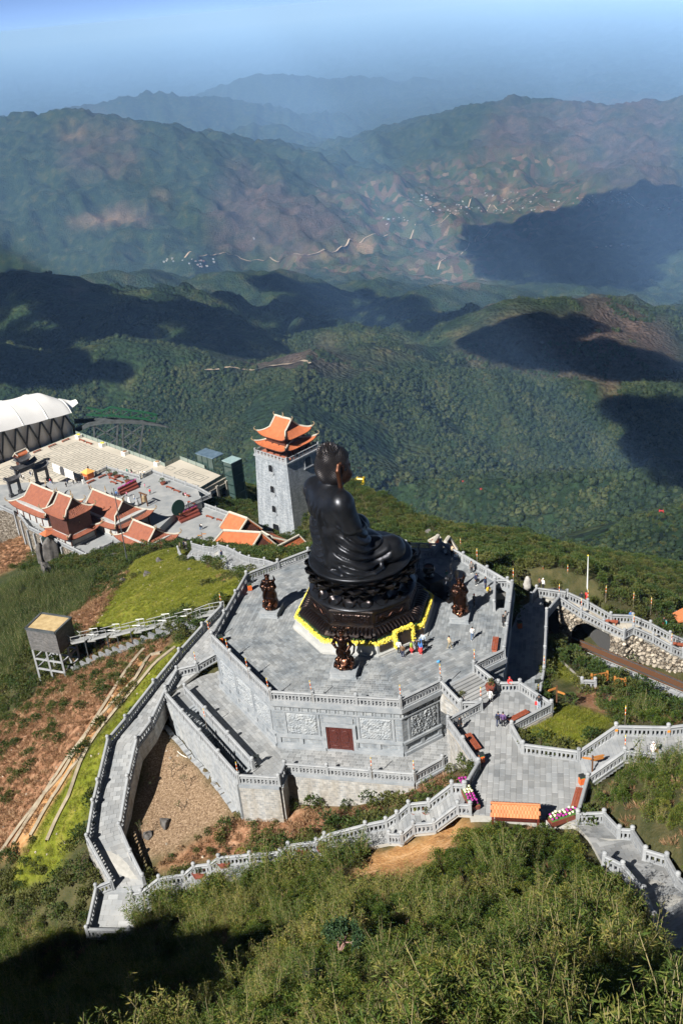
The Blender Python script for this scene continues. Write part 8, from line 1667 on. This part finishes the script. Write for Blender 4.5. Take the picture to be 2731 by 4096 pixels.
# ------------------------------------------------------------------ funicular track through the tunnel
tk=thing('funicular_track','funicular track with pale service steps coming out of the tunnel','track',at(*k7(640,1230),-11.5))
MB().beam(T0+tn*1.2,T1+tn*1.2,1.4,.3).build('track_bed',mat('dark_ballast',(.06,.05,.03),.9,0,(.15,.12,.08),3,coord='World'),tk)
for i in range(70):q=T0+(T1-T0)*(i+.5)/70+tn*1.2+(0,0,.3);MB().beam(q-tn*.95,q+tn*.95,.26,.1).build('sleeper',M_SPOST,tk)
for o in(.6,1.8):MB().beam(T0+tn*o+(0,0,.36),T1+tn*o+(0,0,.36),.09,.14).build('rail',M_GBM,tk)
nst=62
for i in range(nst):q=T0+(T1-T0)*(i+.5)/nst-tn*.35;MB().beam(q-tn*.5,q+tn*.5,.5,.3).build('service_step',M_RAIL,tk)
hr=thing('track_handrail','grey metal handrail beside the funicular service steps','handrail',T0);
for i in range(15):
 q=T0+(T1-T0)*(.18+i*.058)-tn*1.0;MB().tube([q,q+(0,0,1.3)],.05,5).build('rail_post',M_STEEL,hr)
a,b_=T0+(T1-T0)*.18-tn*1.0,T0+(T1-T0)*.99-tn*1.0
for z,nm in((1.3,'top_rail'),(.8,'wire'),(.4,'wire')):MB().tube([a+(0,0,z),b_+(0,0,z)],.05 if z>1 else .02,5).build(nm,M_STEEL,hr)
MB().beam(at(*k7(215,1110),-9.6),at(*k7(560,1430),-6.2),.25,.25).build('concrete_edge',M_CONC,tk)
def fence(a,b_,lab):
 t=thing('wooden_fence',lab,'fence',a,'brown wooden fences');n_=max(1,int(np.linalg.norm(b_-a)/1.6))
 for i in range(n_+1):q=a+(b_-a)*i/n_;MB().box(q,(.2,.2,1.25)).build('post',M_SIGN,t)
 for z in(.35,1.0):MB().beam(a+(0,0,z),b_+(0,0,z),.1,.12).build('rail',M_SIGN,t)
 for i in range(n_*4):q=a+(b_-a)*(i+.5)/(n_*4);MB().box(q+(0,0,.4),(.08,.06,.62)).build('baluster',M_SIGN,t)
fence(at(*k7(655,1450),-5.2),at(*k7(810,1420),-5.6),'brown wooden fence beside the track at the left');fence(at(*k7(885,1475),-5.3),at(*k7(990,1490),-5.6),'short brown wooden fence beside the track at the right');balustrade([at(*k7(560,1500),-5.0),at(*k7(690,1505),-5.2)],'short white stone balustrade half hidden in shrubs by the wooden fence',sub=False)
balustrade([at(*k7(1290,810),-15.5),at(*k7(1430,770),-15.5),at(*k7(1580,840),-15.5)],'far pale balustrade near the orange roofed shelter',fine=False);q=at(*k7(1530,930),-15.2);t=thing('tiled_shelter','small shelter with an orange tiled roof at the right frame edge','shelter',q);MB().box(q,(1.2,1.2,2.1)).build('body',M_SPOST,t);MB().prism([(q[0]-.7,q[1]-1.1),(q[0]+.9,q[1]-1.1),(q[0]+.9,q[1]+1.1),(q[0]-.7,q[1]+1.1)],[2.1+q[2]]*4,[q[2]+2.2,q[2]+3.0,q[2]+3.0,q[2]+2.2]).build('roof',M_NT,t)
# ------------------------------------------------------------------ far roads and villages
M_ROAD=mat('pale_road',(.26,.2,.14),.9,0,(.36,.29,.21),.02,coord='World')
def road(pts,w,lab):
 Q=[far_hit(*p)for p in pts];F=[]
 for i in range(len(Q)-1):F+=[Q[i]+(Q[i+1]-Q[i])*k/10 for k in range(10)]
 F.append(Q[-1]);P=[]
 for i,p in enumerate(F):
  d=F[min(i+1,len(F)-1)]-F[max(0,i-1)];d=d[:2]/np.linalg.norm(d[:2]);n_=np.array([-d[1],d[0]])*w/2;z=max(float(far_z(*(p[:2]+n_))),float(far_z(*(p[:2]-n_))),float(far_z(*p[:2])))+2.5;P.append([(*(p[:2]+n_),z),(*(p[:2]-n_),z)])
 struct(MB().grid(P).build('valley_road',M_ROAD))
road([(740,1035),(830,1028),(950,1030),(1080,1032),(1200,1020),(1340,1012),(1385,990),(1400,960),(1470,950),(1550,940)],16,'');road([(1550,940),(1660,900),(1800,860),(1960,820),(2100,815),(2350,800),(2600,815)],10,'');road([(1750,1080),(1850,1010),(1900,960),(1960,920)],9,'');road([(820,1490),(900,1478),(1000,1485),(1100,1470),(1240,1460)],9,'')
M_HSE=[mat('far_house_white',(.26,.26,.255),.8),mat('far_house_blue',(.16,.2,.25),.7),mat('far_house_rust',(.2,.1,.07),.8)]
rg=random.Random(12);hs_=[]
for c,n_,sx,sy in[((1900,835),34,260,22),((2370,805),30,200,16),((2050,790),22,120,30),((1700,790),12,60,20),((800,1055),16,90,22),((680,1040),8,30,12),((2430,985),8,90,8),((2600,830),10,120,10),((1580,890),10,70,30),((1010,955),3,40,12),((2480,780),8,40,12)]:
 for i in range(n_):hs_.append((c[0]+rg.gauss(0,sx*.5),c[1]+rg.gauss(0,sy*.5)))
vb=MB()
for i,(x,y)in enumerate(hs_):
 if x>2740:continue
 q=far_hit(x,y);w_=rg.uniform(11,26);a_=rg.uniform(0,3);h_=rg.uniform(8,14);vb.box((q[0],q[1],q[2]-3),(w_,w_*rg.uniform(.5,.8),h_),a_,i%5 if i%5<3 else 0)
 vb.box((q[0],q[1],q[2]-4+h_),(w_*1.08,w_*.8,2.5),a_,(i+1)%3,.3)
o=vb.build('village_houses',M_HSE);tag(o,'tiny pale houses of the villages scattered along the valley roads','village',None,'stuff')
# ------------------------------------------------------------------ visitors
def person_mesh(pose,seed=0):
 """one continuous figure; faces are skin, hair, top, trousers or shoes by the limb they belong to"""
 prims=[]
 def cap(a,b,r0,r1,slot,k=.04):prims.append((np.array(a,float),np.array(b,float),r0,r1,slot,k))
 sk,ha,to,tr,sh=range(5);hy=0.0;dz=0.0
 if pose=='crouch':hip=.42;knee=[(-.11,-.32,.45),(.11,-.32,.45)];foot=[(-.11,-.1,.05),(.11,-.1,.05)]
 elif pose=='walk':hip=.88;knee=[(-.09,-.16,.48),(.09,.06,.48)];foot=[(-.09,-.22,.06),(.09,.26,.07)]
 else:hip=.88;knee=[(-.1,-.02,.48),(.1,-.02,.48)];foot=[(-.1,0,.05),(.12,.02,.05)]
 sh_z=hip+.52;lean=-.12 if pose in('crouch','lean')else 0
 for s,K,F in((-1,knee[0],foot[0]),(1,knee[1],foot[1])):
  cap((s*.09,0,hip),K,.095,.07,tr);cap(K,(F[0],F[1],F[2]+.05),.068,.048,tr);cap((F[0],F[1]+.03,F[2]-.005),(F[0],F[1]-.14,F[2]-.015),.045,.04,sh)
 if pose=='skirt':cap((0,0,hip-.05),(0,0,hip-.32),.17,.25,tr)
 cap((-.07,0,hip+.02),(.07,0,hip+.02),.12,.12,to if pose=='coat' else tr);cap((0,0,hip+.1),(0,lean*.6,sh_z-.12),.135,.165,to);cap((-.14,lean,sh_z),(.14,lean,sh_z),.085,.085,to)
 if pose=='coat':cap((0,0,hip+.1),(0,0,hip-.15),.16,.18,to)
 for s in(-1,1):
  S=(s*.2,lean,sh_z-.01)
  if pose in('photo','lean')or(pose=='phone' and s>0):E=(s*.26,lean-.14,sh_z-.24);Hn=(s*.07,lean-.34,sh_z-.02 if pose!='lean' else sh_z-.3)
  elif pose=='crouch':E=(s*.26,-.2,sh_z-.22);Hn=(s*.12,-.4,sh_z-.25)
  elif pose=='walk':E=(s*.25,s*.08,sh_z-.27);Hn=(s*.24,s*.12-.12,sh_z-.5)
  else:E=(s*.26,.02,sh_z-.28);Hn=(s*.22,-.08,sh_z-.53)
  cap(S,E,.062,.052,to);cap(E,Hn,.05,.036,to);d=np.array(Hn)-np.array(E);d/=np.linalg.norm(d);Hn=np.array(Hn);cap(Hn,Hn+d*.08,.038,.032,sk,.015)
  for f in range(4):o=np.array([s*.0+(f-1.5)*.018,0,0]);cap(Hn+d*.08+o,Hn+d*(.15-.01*abs(f-1.5))+o,.011,.009,sk,.008)
  cap(Hn+d*.02,Hn+d*.08+np.array([-s*.04,-.02,.01]),.013,.01,sk,.01)
 hy=lean-.02+(-.03 if pose in('phone','crouch')else 0);cap((0,lean,sh_z+.02),(0,hy,sh_z+.14),.055,.05,sk);hz_=sh_z+.22;cap((0,hy-.01,hz_-.02),(0,hy,hz_+.04),.085,.095,sk,.03);cap((0,hy-.1,hz_-.01),(0,hy-.1,hz_+.015),.02,.016,sk,.02);cap((0,hy+.02,hz_+.06),(0,hy+.01,hz_+.065),.1,.1,ha,.02)
 if pose in('skirt','long'):cap((0,hy+.07,hz_+.04),(0,hy+.1,hz_-.22),.08,.07,ha,.03)
 lo=(-.42,-.62,-.02);hi=(.42,.42,hz_+.22);s=SDF(lo,hi,.028)
 for a,b,r0,r1,sl,k in prims:s.un(s.capd(a,b,r0,r1),k)
 def mi(C):
  D=[]
  for a,b,r0,r1,sl,k in prims:
   d=b-a;t=np.clip(((C-a)@d)/(d@d+1e-9),0,1);D.append(np.linalg.norm(C-a-t[:,None]*d,axis=1)-(r0+(r1-r0)*t))
  return np.array([p[4]for p in prims])[np.argmin(D,0)]
 return s.mesh('person',[M_RAIL]*5,True,mi)
POSE={k:person_mesh(k)for k in('stand','walk','photo','phone','coat','skirt','long','crouch','lean')}
M_SKIN=mat('skin',(.42,.22,.14),.6);M_HAIR=mat('dark_hair',(.012,.01,.009),.5);_cm={}
PAL=dict(black=(.012,.012,.014),navy=(.015,.022,.06),white=(.62,.61,.58),beige=(.4,.31,.2),grey=(.16,.15,.14),brown=(.12,.07,.035),red=(.5,.03,.03),yellow=(.6,.42,.04),green=(.02,.1,.06),lime=(.35,.5,.06),blue=(.05,.14,.36),jeans=(.06,.11,.2),pale=(.35,.42,.5),purple=(.09,.05,.14),pink=(.6,.2,.3),teal=(.03,.22,.2),khaki=(.2,.17,.11))
def clothm(c):
 if c not in _cm:_cm[c]=mat('cloth_'+c,PAL[c],.85,0,tuple(min(1,x*1.3)for x in PAL[c]),9)
 return _cm[c]
ME_PACK=None
def person(p,rz,pose,topc,botc,label,hair=None,shoe='white',bag=None,grp='visitors',sc=None):
 o=link('person',POSE[pose]);o.location=tuple(map(float,p));o.rotation_euler=(0,0,rz);s=sc or rnd.uniform(.93,1.04);o.scale=(s,s,s)
 for i,m in enumerate((M_SKIN,clothm(hair)if hair else M_HAIR,clothm(topc),clothm(botc),clothm(shoe))):o.material_slots[i].link='OBJECT';o.material_slots[i].material=m
 tag(o,label,'person',grp)
 if bag:
  b=MB().box((0,0,0),(.28,.16,.38),0,0,.85);w=place('backpack' if bag[1]=='back' else 'bag',raw(b,'bag',clothm(bag[0])),o,(0,.2,1.0)if bag[1]=='back' else(.3,-.02,.45),world=False)
 return o
for(x,y),rz,pose,t_,b_,lab,kw in[
 ((515,1295),1.9,'walk','beige','khaki','person in a beige jacket walking alone across the terrace',{}),((755,1198),2.9,'walk','white','jeans','person in a white top and blue jeans walking near the right guardian',{}),((770,855),1.2,'phone','black','black','person in black with a red cap beside the right guardian',dict(hair='red')),((590,585),2.9,'coat','beige','jeans','person in a beige hooded jacket and white hat behind the incense burner',dict(hair='white')),((745,505),.2,'stand','grey','black','person in a grey vest and cap facing the camera at the back',dict(bag=('black','back'))),((795,630),.5,'phone','navy','black','person in a navy jacket looking at a phone',dict(bag=('black','side'))),((890,665),.9,'stand','navy','navy','person in dark blue standing with crossed arms by the balustrade',dict(shoe='black')),((915,722),.4,'crouch','yellow','khaki','person in a yellow jacket crouching by the stair opening',{}),((485,592),.8,'photo','green','black','person in a green jacket taking a photo beside the crane',{}),((542,335),2.6,'lean','beige','black','person in a beige jacket leaning over the back balustrade',{}),((575,368),.3,'crouch','pale','jeans','person in pale blue crouching by the back balustrade',{}),((1075,1065),1.7,'coat','black','black','person in a black padded coat leaning on the right balustrade',{}),((1100,1030),1.7,'coat','grey','black','person in dark grey half hidden beside the black padded coat',{})]:person(at(*k5(x,y)),rz,pose,t_,b_,lab,**kw)
k2_=lambda x,y:(1100+x*.4464,2350+y*.4464)
for(x,y),rz,pose,t_,b_,lab,kw in[((1113,595),2.8,'stand','white','black','person with a green hat and white shirt at the flower arch',dict(hair='green')),((1145,627),2.9,'stand','brown','navy','person in a brown jacket nearest the camera at the flower arch',{}),((1225,592),1.2,'skirt','lime','red','person in a lime top and red skirt before the flower arch',{}),((1272,582),2.9,'stand','black','black','person in black between the two red skirts',{}),((1305,602),2.4,'skirt','blue','red','person in a blue top and red skirt right of the flower arch',{}),((1328,527),2.6,'stand','pale','black','person in a pale shirt with a blue bag right of the group',dict(bag=('blue','side')))]:person(at(*k2_(x,y)),rz,pose,t_,b_,lab,**kw)
for(x,y),rz,pose,t_,b_,lab,kw in[((543,282),2.7,'walk','navy','navy','person in navy with a black backpack walking across the plaza',dict(bag=('black','back'))),((570,288),2.8,'stand','purple','black','person in a purple jacket beside the navy backpack',{}),((498,152),2.9,'coat','white','black','person in a white padded jacket at the foot of the steps',{}),((508,95),1.0,'stand','black','black','person in black beside the tall red planter',{}),((602,82),.4,'lean','red','jeans','person in a red jacket leaning at the plaza corner',dict(hair='red')),((768,185),2.9,'photo','black','pale','person in a black top and pale jeans with a red bag by the lane railing',dict(bag=('red','side'))),((330,308),.5,'coat','black','black','person in black with a white bag by the plaza wall',dict(bag=('white','side')))]:
 q=at(*kF(x,y),PLAZA)
 person(q,rz,pose,t_,b_,lab,**kw)
q=top(*kF(1403,372),.35,1.65);person(q,.2,'coat','white','white','person in a white hooded coat on the right landing',hair='white',bag=('brown','side'))
for(x,y),z,rz,pose,t_,b_,lab,kw in[((556,655),-7.6,2.8,'stand','black','navy','person in a black jacket on the walkway landing',{}),((603,645),-7.8,2.0,'coat','red','black','person in red partly hidden behind the walkway post',{}),((1040,838),-10.2,.5,'coat','blue','jeans','person in a bright blue jacket on the walkway',{}),((1368,900),-13.0,1.0,'stand','black','red','person in black and red lower on the walkway',{}),((1392,920),-13.2,1.5,'coat','teal','black','person in a teal jacket lower on the walkway',{}),((175,520),-6.5,2.2,'stand','white','black','person with a white cap at the walkway head',dict(hair='white')),((140,505),-6.4,2.2,'stand','brown','black','dark haired person at the walkway head',{})]:person(at(*k7(x,y),z),rz,pose,t_,b_,lab,**kw)
for(x,y),z,rz,pose,t_,b_,lab,kw in[((585,712),-18.2,.6,'walk','navy','jeans','person in navy and jeans walking down the zigzag stairs',{}),((122,612),-27.2,1.5,'coat','khaki','black','person in tan at the bottom of the zigzag stairs',{}),((165,600),-27.4,1.5,'stand','navy','black','person in navy at the bottom of the zigzag stairs',{}),((187,600),-27.4,2.5,'stand','grey','black','person in grey at the bottom of the zigzag stairs',{}),((345,393),ZL,2.2,'walk','black','jeans','person in black of the couple in the lower courtyard',{}),((360,385),ZL,2.2,'walk','white','jeans','person in white of the couple in the lower courtyard',{}),((1235,560),-50,2.2,'stand','pale','jeans','person in pale blue beside the tower doorway',{})]:person(at(*kS(x,y),z),rz,pose,t_,b_,lab,**kw)
for(x,y),t_,b_,lab in[((785,778),'pink','black','person in pink walking by the upper flower steps'),((895,820),'white','blue','person in a white top and blue trousers in the upper courtyard'),((1130,740),'red','black','person in dark red striding across the upper courtyard'),((1052,652),'pink','khaki','person in pink sitting by the stair head'),((567,780),'black','black','person in black left of the navy group'),((630,770),'blue','navy','person in light blue of the group by the mast'),((608,800),'navy','navy','person in navy of the group by the mast'),((660,775),'navy','black','rightmost person of the group by the mast'),((228,682),'brown','brown','person in brown behind the temple roofs')]:person(at(*kU(x,y),ZU),rnd.uniform(0,6),rnd.choice(('stand','walk','coat')),t_,b_,lab)
for(x,y),t_,b_,lab in[((788,432),'teal','green','person in teal on the cream plaza'),((852,430),'black','pink','person in black on the cream plaza'),((965,482),'white','beige','leftmost of the white clad group on the cream plaza'),((995,465),'white','pale','second of the white clad group on the cream plaza'),((1030,472),'beige','white','third of the white clad group on the cream plaza'),((1050,455),'white','black','rightmost of the white clad group on the cream plaza'),((207,385),'black','brown','person in black near the orange booth on the cream plaza')]:person(at(*kU(x,y),ZC),rnd.uniform(0,6),rnd.choice(('stand','walk','coat')),t_,b_,lab)
for(x,y),t_,b_,lab in[((190,150),'black','white','person in black and white left under the stone gate'),((215,146),'white','black','second person under the stone gate'),((318,92),'navy','pale','person in navy beyond the stone gate'),((345,95),'white','black','person in white beyond the stone gate'),((615,205),'red','blue','person in red behind the left temple roof'),((645,215),'black','black','person in black behind the left temple roof'),((850,262),'black','black','leftmost person on the courtyard stairs'),((872,215),'navy','black','person in navy on the courtyard stairs'),((960,215),'grey','black','person in grey on the courtyard stairs'),((1010,205),'black','black','person in black high on the courtyard stairs'),((1100,215),'white','white','person in white at the end of the courtyard stairs'),((1085,120),'brown','black','person in brown beside the orange booth'),((10,180),'red','black','person in red at the left frame edge')]:person(at(*kV(x,y),ZU),rnd.uniform(0,6),rnd.choice(('stand','walk','coat')),t_,b_,lab)
for(x,y),t_,b_,lab in[((498,690),'black','black','person in black sitting on the brown courtyard bench'),((532,690),'pink','white','person in pink beside the brown courtyard bench')]:person(at(*kT(x,y),ZU),1.0,'crouch',t_,b_,lab)
